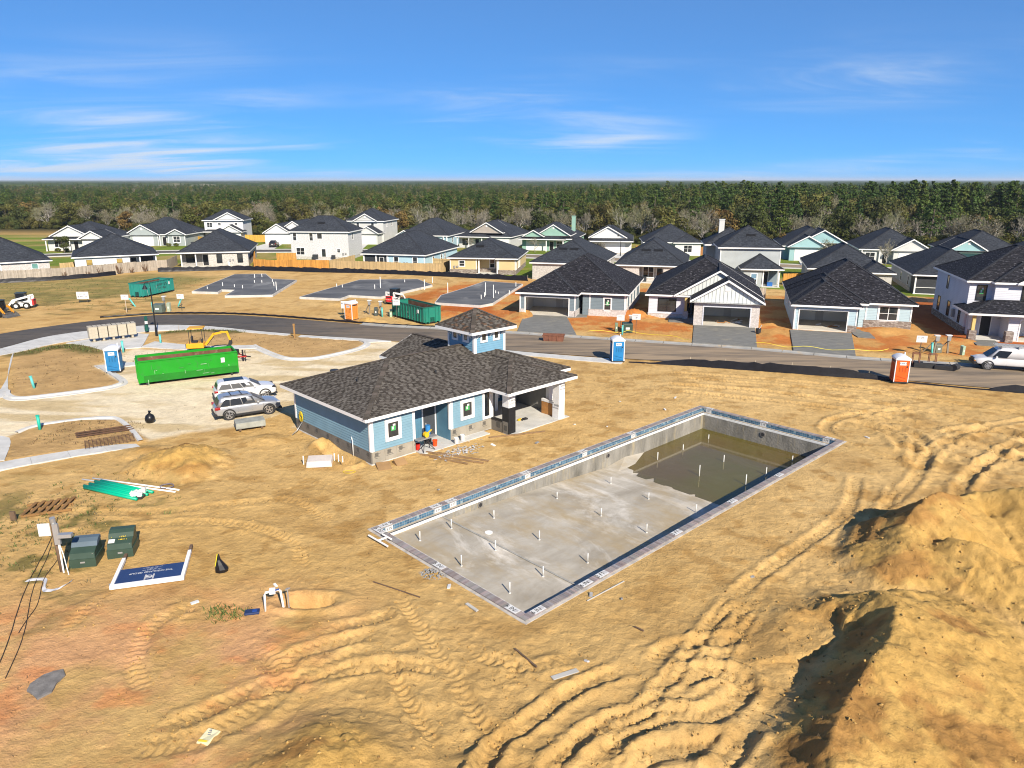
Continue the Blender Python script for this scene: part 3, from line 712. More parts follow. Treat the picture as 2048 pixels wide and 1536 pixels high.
# back street behind the first houses, seen in gaps
bs = [(-150, 150), (-118, 158), (-100, 167), (-84, 172.5), (-66, 175.5), (-40, 176), (-16, 170), (10, 161), (40, 149), (70, 138), (110, 122), (150, 107)]
bl = resample([(p[0], p[1] - 3.2) for p in bs], 60); bu = resample([(p[0], p[1] + 3.2) for p in bs], 60)
m = MB()
for i in range(59): m.face([(*bl[i], .06), (*bl[i + 1], .06), (*bu[i + 1], .06), (*bu[i], .06)])
m.build('back_street', asphalt, None, False, 'structure')
for off in (-3.75, 3.75):
    a_ = resample([(p[0], p[1] + off - .55) for p in bs], 60); b_ = resample([(p[0], p[1] + off + .55) for p in bs], 60); m = MB()
    for i in range(59): m.hexa([(*a_[i], -.1), (*a_[i + 1], -.1), (*b_[i + 1], -.1), (*b_[i], -.1), (*a_[i], .13), (*a_[i + 1], .13), (*b_[i + 1], .13), (*b_[i], .13)])
    m.build('kerb', concrete, None, False, 'structure')
# ------------------------------------------------------------------ the empty pool (x along the long side, y = -t across)
t = NT('plaster'); co = t.co(); f = t.noise(t.map(co, (.5, 1, 1)), .55, 8, .65, .5)
c = t.mix(t.rng(f, .32, .68), (.27, .24, .19), (.46, .425, .36))
c = t.mix(t.rng(t.noise(t.map(co, (1, .45, 1), (0, 0, .5)), .33, 7, .7, .8), .52, .70, 0, .9), c, (.70, .665, .60))
c = t.mix(t.rng(t.noise(t.map(co, (.7, .3, 1), (0, 0, -.4)), .45, 7, .7), .44, .64, 0, .8), c, (.34, .25, .12))
br = t.n('ShaderNodeTexWave', wave_type='BANDS'); t.l(t.map(co, (1, 1, 1), (0, 0, .15)), br.inputs['Vector']); br.inputs['Scale'].default_value = 1.1; br.inputs['Distortion'].default_value = 7; br.inputs['Detail'].default_value = 4
t.bump(t.noise(co, 9, 5), .35, .02)
plaster = t.fin(c, .8, 0, .25)
t = NT('gunite'); co = t.co(); f = t.noise(t.map(co, (1, 1, .3)), 1.2, 8, .7)
c = t.mix(t.rng(f, .3, .7), (.12, .115, .10), (.30, .285, .255)); c = t.mix(t.rng(t.noise(t.map(co, (2, 2, .3)), 1.1, 6, .7), .55, .7, 0, .7), c, (.36, .30, .18)); t.bump(t.noise(co, 7, 6, .65), .8, .05)
gunite = t.fin(c, .9, 0, .2)
white_grout = mat('white_grout', (.72, .72, .70), .6, 0, .12, 3, .3, 30)
tan_ledge = mat('ledge_mortar', (.40, .34, .26), .85, 0, .2, 1.5, .3, 30)
black_tile = mat('black_tile', (.015, .016, .022), .25, 0, .2, 2, spec=.5)
tile_m = mat('pool_tile', (1, 1, 1), .18, 0, .04, 2, attr=True, spec=.5)
cope_m = mat('coping_brick', (1, 1, 1), .75, 0, .18, 5, .3, 40, attr=True)
P = thing('swimming_pool', 'empty concrete swimming pool with brick coping and stagnant water at its deep end', 'pool', (PO[0], PO[1], 0), TH)
CW, LW = .36, .30            # coping and ledge widths
I = CW + LW
# coping: one course of bricks laid across the rim
m = MB(); rnd = random.Random(3)
def brick(x0, y0, x1, y1):
    g = rnd.choice([.19, .21, .23, .25, .27]); c_ = (g * rnd.uniform(1.05, 1.25), g, g * rnd.uniform(.92, 1.02))
    m.box(x0, y0, -.07, x1, y1, .04 + rnd.uniform(-.006, .006), c_, 'b')
s = 0.
while s < PL:
    w = .125 if rnd.random() < .85 else .16
    brick(s, -CW + .02, min(PL, s + w - .012), 0); brick(s, -PW, min(PL, s + w - .012), -PW + CW - .02); s += w
s = CW
while s < PW - CW:
    w = .125
    brick(0, -min(PW - CW, s + w - .012), CW - .02, -s); brick(PL - CW + .02, -min(PW - CW, s + w - .012), PL, -s); s += w
m.build('coping', cope_m, P, kind='stuff')
m = MB()
for x0, y0, x1, y1 in ((-.12, 0 - .3, PL + .12, .14), (-.12, -PW - .14, PL + .12, -PW + .3), (-.14, -PW, .3, 0), (PL - .3, -PW, PL + .14, 0)): m.box(x0, y0, -.3, x1, y1, -.012 if y1 - y0 < 1 else -.016)
m.build('bond_beam', mat('rough_mortar', (.42, .39, .35), .9, 0, .3, 2.5, .6, 12), P)
# tile band on the inside of the rim, ledge, black line, white lip
m = MB(); z0, z1 = -.25, -.005
def tile(ax, ay, bx, by, za, zb):
    g = rnd.random(); c_ = (.03 + .05 * g, .08 + .10 * g, .14 + .13 * g) if rnd.random() > .08 else (.22, .30, .33)
    m.face([(ax, ay, za), (bx, by, za), (bx, by, zb), (ax, ay, zb)], c_)
for z_ in (z0, z0 + .125):
    s = CW
    while s < PL - CW - .01:
        e = min(PL - CW, s + .15)
        tile(s, -CW, e - .008, -CW, z_, z_ + .117); tile(e - .008, -PW + CW, s, -PW + CW, z_, z_ + .117); s = e
    s = CW
    while s < PW - CW - .01:
        e = min(PW - CW, s + .15)
        tile(CW, -(e - .008), CW, -s, z_, z_ + .117); tile(PL - CW, -s, PL - CW, -(e - .008), z_, z_ + .117); s = e
m.build('waterline_tiles', tile_m, P, kind='stuff')
m = MB()
m.box(CW - .04, -CW, -.3, PL - CW + .04, -CW + .05, .0).box(CW - .04, -PW + CW - .05, -.3, PL - CW + .04, -PW + CW, .0)
m.box(CW - .05, -PW + CW, -.3, CW - .002, -CW, -.002).box(PL - CW + .002, -PW + CW, -.3, PL - CW + .05, -CW, -.002)
m.build('tile_bed', mat('tile_grout', (.40, .42, .42), .7), P).location = (0, .003, -.004)
m = MB()
def ringbox(i0, i1, za, zb, w=m):
    w.box(i0, -i1, za, PL - i0, -i0, zb).box(i0, -PW + i0, za, PL - i0, -PW + i1, zb).box(i0, -PW + i1, za, i1, -i1, zb).box(PL - i1, -PW + i1, za, PL - i0, -i1, zb)
ringbox(CW + .001, I - .13, -.34, -.255, m); m.build('gutter_ledge', tan_ledge, P)
m = MB(); ringbox(I - .129, I - .05, -.34, -.251, m); m.build('edge_line', black_tile, P)
m = MB(); ringbox(I - .049, I + .004, -.38, -.248, m); m.build('edge_lip', white_grout, P)
# shell: walls and floor.  floor profile along the length
def fz(s): return float(np.interp(s, [0, 3.86, 3.87, 9, 17.2, 21, 24, PL], [-.36, -.42, -.66, -.85, -1.42, -1.85, -2.05, -2.1]))
SS = [I, 2.2, 3.86, 3.9, 5.4, 7, 9, 11, 13, 15, 17.2, 19, 21, 23, 25, PL - I]
m = MB(); sub = 10
for a_, b_ in zip(SS[:-1], SS[1:]):
    for k in range(sub):
        y0, y1 = -I - (PW - 2 * I) * k / sub, -I - (PW - 2 * I) * (k + 1) / sub
        def cove(s, y):
            d_ = min(-y - I, PW - I + y, PL - I - s)
            return fz(s) + (max(0, 1 - d_ / 1.5) * .42 if s > 17.3 else 0)
        m.face([(a_, y1, cove(a_, y1)), (b_, y1, cove(b_, y1)), (b_, y0, cove(b_, y0)), (a_, y0, cove(a_, y0))])
m.build('pool_floor', plaster, P)
m = MB(); xs = np.linspace(I, PL - I, 60); 
for a_, b_ in zip(xs[:-1], xs[1:]):
    for y_, fl in ((-I, 1), (-PW + I, 0)):
        q = [(a_, y_, -2.2), (b_, y_, -2.2), (b_, y_, -.34), (a_, y_, -.34)]; m.face(q if fl else q[::-1])
for x_, fl in ((I, 0), (PL - I, 1)):
    ys = np.linspace(-I, -PW + I, 24)
    for a_, b_ in zip(ys[:-1], ys[1:]):
        q = [(x_, a_, -2.2), (x_, b_, -2.2), (x_, b_, -.34), (x_, a_, -.34)]; m.face(q if fl else q[::-1])
m.build('pool_wall', gunite, P)
m = MB().box(3.80, -PW + I, -.40, 3.90, -I, -.405 + .02).build('shelf_edge', mat('shelf_grey', (.30, .29, .26), .85, 0, .2, 3), P)
# stagnant rain water
t = NT('murky_water'); co = t.co()
f = t.noise(co, .16, 4, .6, .3)
c = t.mix(t.rng(f, .4, .62), (.115, .098, .012), (.125, .085, .022))
t.bump(t.noise(co, 2.2, 3), .05, .01)
water_m = t.fin(c, .06, 0, .5)
t.b.inputs['Alpha'].default_value = .80
m = MB(); n = 24
L0 = [(17.3 + .5 * math.sin(k * 1.7) + .28 * math.sin(k * 4.1) - 1.0 * (1 - abs(2 * k / n - 1)) * 0, -I - (PW - 2 * I) * k / n) for k in range(n + 1)]
for k in range(n): m.face([(L0[k + 1][0] - .9 * (k > 13) * (k - 13) / 11, L0[k + 1][1], -1.44), (PL - I, L0[k + 1][1], -1.44), (PL - I, L0[k][1], -1.44), (L0[k][0] - .9 * (k > 14) * (k - 14) / 11, L0[k][1], -1.44)])
m.build('puddle_water', water_m, P)
# capped supply pipes standing out of the floor
ST = [(3.35, 2.0, .52), (1.42, 2.0, .5), (3.42, 5.15, .52), (1.32, 5.2, .55), (3.35, 8.3, .5), (1.35, 8.3, .52), (6.1, 2.1, .45), (10.6, 2.4, .4), (15.0, 2.7, .42), (10.7, 5.5, .45), (6.1, 5.4, .5), (6.1, 8.5, .5),
      (10.9, 8.3, .5), (15.3, 8.4, .5), (14.8, 5.6, .4), (26.6, 2.2, .95), (23.4, 2.2, .95), (20.6, 2.1, .9), (23.4, 5.3, 1.05), (20.2, 5.5, 1.05), (21.0, 8.2, 1.1), (23.3, 8.3, 1.1), (26.8, 8.3, 1.0)]
for s_, t_, h in ST:
    z = fz(s_); m = MB().cyl((s_, -t_, z), (s_, -t_, z + h), .03, 8).cyl((s_, -t_, z), (s_, -t_, z + .03), .06, 8)
    m.build('floor_pipe', mat('floor_pvc', (.58, .58, .56), .5), P, True)
dark_plastic = mat('dark_plastic', (.03, .03, .032), .5, 0, .1)
for s_, z in ((6.4, -.56), (17.2, -.62)):
    o = MB().cyl((s_, -I, z), (s_, -I - .05, z), .17, 16).build('pool_light', mat('niche_grey', (.16, .15, .14), .6), P); MB().cyl((s_, -I - .05, z), (s_, -I - .06, z), .11, 12).build('lens', dark_plastic, o)
o = MB().cyl((PL - I, -5.4, -.7), (PL - I - .05, -5.4, -.7), .19, 16).build('pool_light', MATS['niche_grey'], P); MB().cyl((PL - I - .05, -5.4, -.7), (PL - I - .06, -5.4, -.7), .12, 12).build('lens', dark_plastic, o)
MB().cyl((4.75, -3.2, fz(4.75)), (4.75, -3.2, fz(4.75) + .03), .2, 16).build('floor_drain', white_grout, P)
print_black = mat('print_black', (.02, .02, .02), .6, 0, 0)
tile_white = mat('white_tile', (.60, .60, .585), .35, 0, .06)
# depth markers set into the coping (read from the deck) and into the far tile band
def marker(x, y, rz, s):
    o = MB().box(-.31, -.155, 0, .31, .155, .012).build('depth_marker', tile_white, P); o.location = (x, y, .04); o.rotation_euler = (0, 0, rz)
    text('marker_print', s, .30, o, (-.10, -.01, .016), (0, 0, 0), print_black, .9)
    MB().cyl((.2, 0, .012), (.2, 0, .0145), .10, 14).cyl((.2, 0, .014), (.2, 0, .0175), .075, 14, col=None).build('no_diving_disc', mat('marker_grey', (.45, .44, .44), .5), o)
for t_ in (.5, 5.1, 9.7): marker(.17, -t_, R(-90), '6 IN')
for s_, w in ((.85, '6 IN'), (3.7, '6 IN'), (4.75, '3 FT'), (10.3, '3 FT'), (15.4, '4 FT'), (20.5, '5 FT')): marker(s_, -PW + .17, 0, w)
for s_, w in ((.7, '6 IN'), (3.8, '6 IN'), (4.8, '3 FT'), (10.3, '3 FT'), (15.3, '4 FT'), (20.2, '5 FT')): marker(s_, -.17, R(180), w)
for t_ in (.9, 5.2, 9.8): marker(PL - .17, -t_, R(90), '5 FT')
def wall_marker(x, y, rz, s):
    o = MB().box(-.22, -.008, -.115, .22, 0, .115).build('depth_marker', tile_white, P); o.location = (x, y, -.128); o.rotation_euler = (0, 0, rz)
    text('marker_print', s, .2, o, (0, -.0105, 0), (R(90), 0, 0), print_black, .85)
for s_, w in ((.8, '6 IN'), (3.8, '6 IN'), (4.8, '3 FT'), (10.3, '3 FT'), (15.3, '4 FT'), (20.2, '5 FT')): wall_marker(s_, -CW, 0, w)
for t_ in (.9, 5.2, 9.6): wall_marker(PL - CW, -t_, R(-90), '5 FT')

# ------------------------------------------------------------------ building helpers
t = NT('window_glass'); t.b.inputs['Coat Weight'].default_value = .3
co = t.co(); gd = t.rng(t.noise(co, .6, 3), .35, .65)
glass = t.fin(t.mix(gd, (.012, .015, .018), (.035, .042, .048)), .07, 0, .6)
white_trim = mat('white_trim', (.74, .74, .74), .5, 0, .05, .8)
black_trim = mat('black_trim', (.012, .012, .013), .45, 0, .05)
soffit_m = mat('soffit', (.60, .60, .60), .6, 0, .05)
def FM(face, pos):
    """maps (u along the wall, o outward, z) to local coordinates"""
    return {'F': lambda u, o, z: (u, pos - o, z), 'B': lambda u, o, z: (u, pos + o, z), 'L': lambda u, o, z: (pos - o, u, z), 'R': lambda u, o, z: (pos + o, u, z)}[face]
def fbox(m, f, u0, u1, o0, o1, z0, z1, col=None):
    P_ = [f(u0, o1, z0), f(u1, o1, z0), f(u1, o0, z0), f(u0, o0, z0), f(u0, o1, z1), f(u1, o1, z1), f(u1, o0, z1), f(u0, o0, z1)]
    a_ = (Vector(P_[1]) - Vector(P_[0])).cross(Vector(P_[3]) - Vector(P_[0])).z
    if a_ < 0: P_ = [P_[1], P_[0], P_[3], P_[2], P_[5], P_[4], P_[7], P_[6]]
    return m.hexa(P_, col)
def fquad(m, f, u0, u1, o, z0, z1, col=None):
    q = [f(u0, o, z0), f(u1, o, z0), f(u1, o, z1), f(u0, o, z1)]
    n_ = (Vector(q[1]) - Vector(q[0])).cross(Vector(q[3]) - Vector(q[0])); out = Vector(f(0, 1, 0)) - Vector(f(0, 0, 0))
    return m.face(q if n_.dot(out) > 0 else q[::-1], col)
def window(par, face, pos, u, z, w, h, trim=.1, frame=None, cols=1, rows=2, pane=None, sticker=False, blind=None, off=0.):
    """u is the centre, z the sill; trim 0 leaves only the sash"""
    f0 = FM(face, pos); f = lambda u, o, z: f0(u, o + off, z); m = MB(); fm = frame or white_trim; e = trim
    a_, b_ = u - w / 2, u + w / 2
    if e:
        fbox(m, f, a_ - e, a_, -.02, .05, z - e, z + h + e); fbox(m, f, b_, b_ + e, -.02, .05, z - e, z + h + e)
        fbox(m, f, a_, b_, -.02, .052, z + h, z + h + e); fbox(m, f, a_, b_, -.02, .06, z - e, z)
    q = .045
    fbox(m, f, a_, a_ + q, -.02, .035, z, z + h); fbox(m, f, b_ - q, b_, -.02, .035, z, z + h); fbox(m, f, a_ + q, b_ - q, -.02, .034, z, z + q); fbox(m, f, a_ + q, b_ - q, -.02, .034, z + h - q, z + h)
    for k in range(1, cols): x_ = a_ + w * k / cols; fbox(m, f, x_ - q * .8, x_ + q * .8, -.02, .033, z + q, z + h - q)
    for k in range(1, rows): z_ = z + h * k / rows; fbox(m, f, a_ + q, b_ - q, -.02, .031, z_ - q / 2, z_ + q / 2)
    o = m.build('window', fm, par)
    m = MB(); fquad(m, f, a_ + q * .5, b_ - q * .5, .012, z + q * .5, z + h - q * .5); m.build('pane', pane or glass, o)
    if blind: m = MB(); fquad(m, f, a_ + q, b_ - q, .016, z + h * .38, z + h - q); m.build('blind', blind, o)
    if sticker:
        m = MB(); fquad(m, f, u - w * .2, u + w * .22, .018, z + h * .42, z + h * .72); m.build('window_label', mat('label_green', (.06, .32, .10), .5), o)
        m = MB(); fquad(m, f, u - w * .1, u + w * .05, .021, z + h * .5, z + h * .68); fquad(m, f, u - w * .02, u + w * .2, .021, z + h * .72, z + h * .84); m.build('label_print', tile_white, o)
    return o
def door(par, face, pos, u, z, w, h, m_=None, trim=.09):
    f = FM(face, pos); m = MB()
    fbox(m, f, u - w / 2 - trim, u - w / 2, -.02, .04, z, z + h + trim); fbox(m, f, u + w / 2, u + w / 2 + trim, -.02, .04, z, z + h + trim); fbox(m, f, u - w / 2, u + w / 2, -.02, .042, z + h, z + h + trim)
    o = m.build('door', white_trim, par)
    m = MB(); fbox(m, f, u - w / 2, u + w / 2, -.02, .02, z, z + h); m.build('door_leaf', m_ or black_trim, o)
    return o
def garage_door(par, face, pos, u, w, h, m_=None):
    f = FM(face, pos); m = MB()
    fbox(m, f, u - w / 2 - .12, u - w / 2, -.02, .05, 0, h + .12); fbox(m, f, u + w / 2, u + w / 2 + .12, -.02, .05, 0, h + .12); fbox(m, f, u - w / 2, u + w / 2, -.02, .052, h, h + .12)
    o = m.build('garage_door', white_trim, par)
    for k in range(4):
        m = MB(); z0 = .05 + (h - .05) * k / 4; z1 = .05 + (h - .05) * (k + 1) / 4 - .025
        fbox(m, f, u - w / 2 + .01, u + w / 2 - .01, -.02, .015, z0, z1)
        for q in range(4): x_ = u - w / 2 + w * (q + .5) / 4; fbox(m, f, x_ - w / 8 + .12, x_ + w / 8 - .12, -.02, .024, z0 + .1, z1 - .1)
        m.build('panel', m_ or white_trim, o)
    return o

t = NT('shingle_charcoal')
def shingle_mat(name, d, l, warm):
    t = NT(name); uv = t.n('ShaderNodeTexCoord').outputs['UV']
    b = t.n('ShaderNodeTexBrick'); t.l(uv, b.inputs['Vector']); b.offset = .37; b.offset_frequency = 2
    b.inputs['Color1'].default_value = (*d, 1); b.inputs['Color2'].default_value = (*l, 1); b.inputs['Mortar'].default_value = (*[x * .35 for x in d], 1)
    b.inputs['Scale'].default_value = 1.0; b.inputs['Brick Width'].default_value = .42; b.inputs['Row Height'].default_value = .145; b.inputs['Mortar Size'].default_value = .006; b.inputs['Bias'].default_value = -.1
    f = t.noise(uv, 3.1, 5, .7); g = t.noise(uv, .25, 3, .5)
    c = t.mix(1., b.outputs[0], t.mix(t.rng(f, .3, .7), (.55, .55, .55), (1.5, 1.5, 1.5)), 'MULTIPLY')
    c = t.mix(1., c, t.mix(t.rng(g, .35, .65), (.85, .85, .85), (1.15, 1.15, 1.15)), 'MULTIPLY')
    c = t.mix(t.rng(t.noise(t.map(uv, (2.4, 6.9, 1)), 1.0, 2, .5), .60, .70, 0, warm[3]), c, warm[:3])
    t.bump(b.outputs['Fac'], .4, .01)
    return t.fin(c, .9, 0, .2)
roof_dark = shingle_mat('shingle_charcoal', (.022, .026, .034), (.046, .052, .064), (.085, .092, .105, .4))
roof_black = shingle_mat('shingle_black', (.008, .008, .011), (.026, .026, .033), (.17, .17, .19, .75))
ridge_dark = mat('ridge_cap', (.022, .024, .030), .9, 0, .3, 4)

def roof_faces(x0, x1, y0, y1, z, pitch, kind):
    """top faces as (points, eave direction); kind hip / gx (ridge along x) / gy (ridge along y)"""
    w, d = x1 - x0, y1 - y0
    if kind == 'hip':
        if w >= d:
            r = d / 2; zr = z + r * pitch; a_, b_ = (x0 + r, y0 + r, zr), (x1 - r, y0 + r, zr)
            return [([(x0, y0, z), (x1, y0, z), b_, a_], (1, 0, 0)), ([(x1, y0, z), (x1, y1, z), b_], (0, 1, 0)), ([(x1, y1, z), (x0, y1, z), a_, b_], (-1, 0, 0)), ([(x0, y1, z), (x0, y0, z), a_], (0, -1, 0))], [(a_, b_), ((x0, y0, z), a_), ((x0, y1, z), a_), ((x1, y0, z), b_), ((x1, y1, z), b_)]
        r = w / 2; zr = z + r * pitch; a_, b_ = (x0 + r, y0 + r, zr), (x0 + r, y1 - r, zr)
        return [([(x0, y0, z), (x1, y0, z), a_], (1, 0, 0)), ([(x1, y0, z), (x1, y1, z), b_, a_], (0, 1, 0)), ([(x1, y1, z), (x0, y1, z), b_], (-1, 0, 0)), ([(x0, y1, z), (x0, y0, z), a_, b_], (0, -1, 0))], [(a_, b_), ((x0, y0, z), a_), ((x1, y0, z), a_), ((x0, y1, z), b_), ((x1, y1, z), b_)]
    if kind == 'gy':
        r = w / 2; zr = z + r * pitch; a_, b_ = (x0 + r, y0, zr), (x0 + r, y1, zr)
        return [([(x1, y0, z), (x1, y1, z), b_, a_], (0, 1, 0)), ([(x0, y1, z), (x0, y0, z), a_, b_], (0, -1, 0))], [(a_, b_)]
    r = d / 2; zr = z + r * pitch; a_, b_ = (x0, y0 + r, zr), (x1, y0 + r, zr)
    return [([(x0, y0, z), (x1, y0, z), b_, a_], (1, 0, 0)), ([(x1, y1, z), (x0, y1, z), a_, b_], (-1, 0, 0))], [(a_, b_)]
def roof(par, x0, x1, y0, y1, z, pitch, kind, m_, oh=.45, gable=None, ends='FB', fas=None, caps=True, vent=0):
    """x0..y1 is the eave outline"""
    F, ridges = roof_faces(x0, x1, y0, y1, z, pitch, kind); m = MB()
    for pts, e in F:
        e = Vector(e); nrm = (Vector(pts[1]) - Vector(pts[0])).cross(Vector(pts[2]) - Vector(pts[0])).normalized(); sl = nrm.cross(e)
        m.face(pts, None, [(Vector(p).dot(e), Vector(p).dot(sl)) for p in pts])
        m.face([(p[0], p[1], p[2] - .13) for p in reversed(pts)])
    o = m.build('roof', m_, par)
    fm = fas or white_trim; m = MB(); th = .035
    if kind == 'hip':
        for a_, b_ in (((x0, y0), (x1, y0)), ((x1, y0), (x1, y1)), ((x1, y1), (x0, y1)), ((x0, y1), (x0, y0))):
            m.bar((*a_, z - .105), (*b_, z - .105), th, .2)
        m.build('fascia', fm, o)
        MB().face([(x0, y0, z - .16), (x0, y1, z - .16), (x1, y1, z - .16), (x1, y0, z - .16)]).build('soffit', soffit_m, o)
    else:
        if kind == 'gy':
            xm = (x0 + x1) / 2; zr = z + (x1 - x0) / 2 * pitch
            for x_ in (x0, x1): m.bar((x_, y0, z - .105), (x_, y1, z - .105), th, .2)
            for y_, nm in ((y0, 'F'), (y1, 'B')):
                for x_ in (x0, x1): m.bar((x_, y_, z - .09), (xm, y_, zr - .09), .04, .24, None, (0, 1, 0)) if False else m.hexa([(x_, y_ - .02, z - .22), (xm, y_ - .02, zr - .22), (xm, y_ + .02, zr - .22), (x_, y_ + .02, z - .22), (x_, y_ - .02, z + .01), (xm, y_ - .02, zr + .01), (xm, y_ + .02, zr + .01), (x_, y_ + .02, z + .01)] if x_ == x0 else [(xm, y_ - .02, zr - .22), (x_, y_ - .02, z - .22), (x_, y_ + .02, z - .22), (xm, y_ + .02, zr - .22), (xm, y_ - .02, zr + .01), (x_, y_ - .02, z + .01), (x_, y_ + .02, z + .01), (xm, y_ + .02, zr + .01)])
            m.build('fascia', fm, o)
            g = MB()
            for nm, y_ in (('F', y0 + oh), ('B', y1 - oh)):
                if nm in ends:
                    q = [(x0 + oh * .6, y_, z - .14), (x1 - oh * .6, y_, z - .14), (xm, y_, z + ((x1 - x0) / 2 - oh * .6) * pitch - .14)]; g.face(q if nm == 'F' else q[::-1])
            if gable: g.build('gable_wall', gable, par)
            MB().face([(x0, y0, z - .19), (x0, y1, z - .19), (x1, y1, z - .19), (x1, y0, z - .19)]).build('soffit', soffit_m, o)
    if caps:
        m = MB()
        for a_, b_ in ridges: m.bar((a_[0], a_[1], a_[2] + .005), (b_[0], b_[1], b_[2] + .005), .26, .035)
        m.build('ridge_cap', ridge_dark if m_ is not TAUPE else TAUPE_CAP, o)
    return o
TAUPE = TAUPE_CAP = None
# ------------------------------------------------------------------ clubhouse (x along its front, y inwards)
def clip_poly(poly, clip):
    """Sutherland-Hodgman in 2D, clip convex counter-clockwise"""
    out = poly
    for i in range(len(clip)):
        ax, ay = clip[i]; bx, by = clip[(i + 1) % len(clip)]; inp = out; out = []
        def sd(p): return (bx - ax) * (p[1] - ay) - (by - ay) * (p[0] - ax)
        for k in range(len(inp)):
            p, q = inp[k], inp[(k + 1) % len(inp)]; a_, b_ = sd(p), sd(q)
            if a_ >= 0: out.append(p)
            if a_ * b_ < 0:
                t_ = a_ / (a_ - b_); out.append((p[0] + (q[0] - p[0]) * t_, p[1] + (q[1] - p[1]) * t_))
        if not out: return []
    return out
def shingles(par, faces, pal, m_, rowh=.145, seed=1):
    """every tab a thin wedge of its own, lifted at its lower edge"""
    m = MB(); rd = random.Random(seed)
    for pts, e in faces:
        e = Vector(e); o = Vector(pts[0]); nrm = (Vector(pts[1]) - o).cross(Vector(pts[2]) - o).normalized(); sl = nrm.cross(e)
        P2 = [((Vector(p) - o).dot(e), (Vector(p) - o).dot(sl)) for p in pts]
        u0, u1 = min(p[0] for p in P2), max(p[0] for p in P2); v1 = max(p[1] for p in P2)
        v = 0.
        while v < v1:
            u = u0 - rd.random() * .3; st_ = rd.random() < .5
            while u < u1:
                w = (.15, .18, .2)[rd.randrange(3)] + (.12 if st_ else 0); g = clip_poly([(u, v - .0), (u + w - .012, v), (u + w - .012, v + rowh + .012), (u, v + rowh + .012)], P2)
                if len(g) > 2:
                    c_ = rd.choice(pal[:2] if not st_ else pal[2:]); k = rd.uniform(.9, 1.1); c_ = tuple(x * k for x in c_); lift = rd.choice((.010, .012, .015, .018))
                    q = [o + e * p[0] + sl * p[1] + nrm * (.004 + lift * (1 - (p[1] - v) / (rowh + .012))) for p in g]
                    m.face(q, c_)
                    lo = [p for p in g if abs(p[1] - v) < 1e-4]
                    if len(lo) == 2:
                        a_, b_ = sorted(lo); m.face([o + e * a_[0] + sl * v, o + e * b_[0] + sl * v, o + e * b_[0] + sl * v + nrm * (.004 + lift), o + e * a_[0] + sl * v + nrm * (.004 + lift)], tuple(x * .35 for x in c_))
                u += w; st_ = (not st_) if rd.random() < .82 else st_
            v += rowh
    return m.build('shingle_courses', m_, par, kind='stuff')
TAUPE_PAL = [(.052, .045, .038), (.066, .057, .049), (.102, .09, .078), (.12, .108, .094), (.14, .127, .112)]
TOWER_PAL = TAUPE_PAL + [(.15, .095, .062), (.085, .055, .04)]
shingle_m = mat('shingle_taupe', (1, 1, 1), .95, 0, .22, 9, .4, 60, attr=True, spec=.15)
TAUPE = mat('underlay_taupe', (.055, .048, .042), .95); TAUPE_CAP = mat('ridge_taupe', (.095, .082, .070), .95, 0, .3, 6)
CH = thing('clubhouse', 'unfinished blue clubhouse with brown shingle roof and a square lookout tower', 'clubhouse', (CO[0], CO[1], 0), TH)
blue = mat('blue_siding', (.165, .285, .36), .55, 0, .10, .8)
blue_tower = mat('blue_siding_tower', (.14, .285, .40), .55, 0, .08, .8)
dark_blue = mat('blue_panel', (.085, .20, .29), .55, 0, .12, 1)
def lap(face, pos, u0, u1, z0, z1, m_, ex=.165, par=CH, name='siding'):
    f = FM(face, pos); m = MB(); z = z0
    while z < z1 - .01:
        e = min(z1, z + ex); q = [f(u0, .042, z), f(u1, .042, z), f(u1, .006, e), f(u0, .006, e)]
        n_ = (Vector(q[1]) - Vector(q[0])).cross(Vector(q[3]) - Vector(q[0])); out = Vector(f(0, 1, 0)) - Vector(f(0, 0, 0)); fl = n_.dot(out) > 0
        m.face(q if fl else q[::-1]); b_ = [f(u0, 0, z), f(u1, 0, z), f(u1, .042, z), f(u0, .042, z)]; m.face(b_ if fl else b_[::-1]); z = e
    return m.build(name, m_, par)
EZ = 2.92
core = mat('sheathing_grey', (.20, .195, .18), .9)
m = MB()
for x0, x1, y0, y1 in ((0, 3.15, 0, 9.1), (3.15, 5.95, 1.4, 9.1), (5.95, 9.6, 0, 9.1), (9.6, 14.9, 4.2, 9.1), (14.9, 16.4, 0, 9.1)): m.box(x0 + .003, y0 + .003, 0, x1 - .003, y1 - .003, EZ)
m.build('wall', core, CH)
lap('F', 0, 0, 3.15, .80, EZ, blue); lap('F', 0, 5.95, 9.6, .80, EZ, blue); lap('L', 0, 0, 9.1, .80, EZ, blue); lap('F', 0, 14.9, 16.4, .80, EZ, blue); lap('R', 16.4, 0, 9.1, .8, EZ, blue); lap('B', 9.1, 0, 16.4, .8, EZ, blue)
# recess between the two blocks: vertical boards, grey door
f = FM('F', 1.4)
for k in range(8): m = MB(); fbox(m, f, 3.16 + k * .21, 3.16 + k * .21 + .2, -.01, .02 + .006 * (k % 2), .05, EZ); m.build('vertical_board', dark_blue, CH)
door(CH, 'F', 1.4, 5.3, .06, .95, 2.2, mat('door_grey', (.055, .06, .068), .45)); 
MB().box(5.0, 1.33, 1.0, 5.03, 1.37, 1.12).build('door_handle', tile_white, CH)
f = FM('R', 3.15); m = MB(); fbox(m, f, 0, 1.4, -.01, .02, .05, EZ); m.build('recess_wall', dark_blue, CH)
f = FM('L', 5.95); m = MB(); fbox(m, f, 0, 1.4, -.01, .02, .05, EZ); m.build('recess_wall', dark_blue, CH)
MB().box(3.16, -.75, 0, 8.7, -.02, .055).box(3.17, -.02, 0, 5.93, 1.39, .056).build('stoop', concrete, CH)
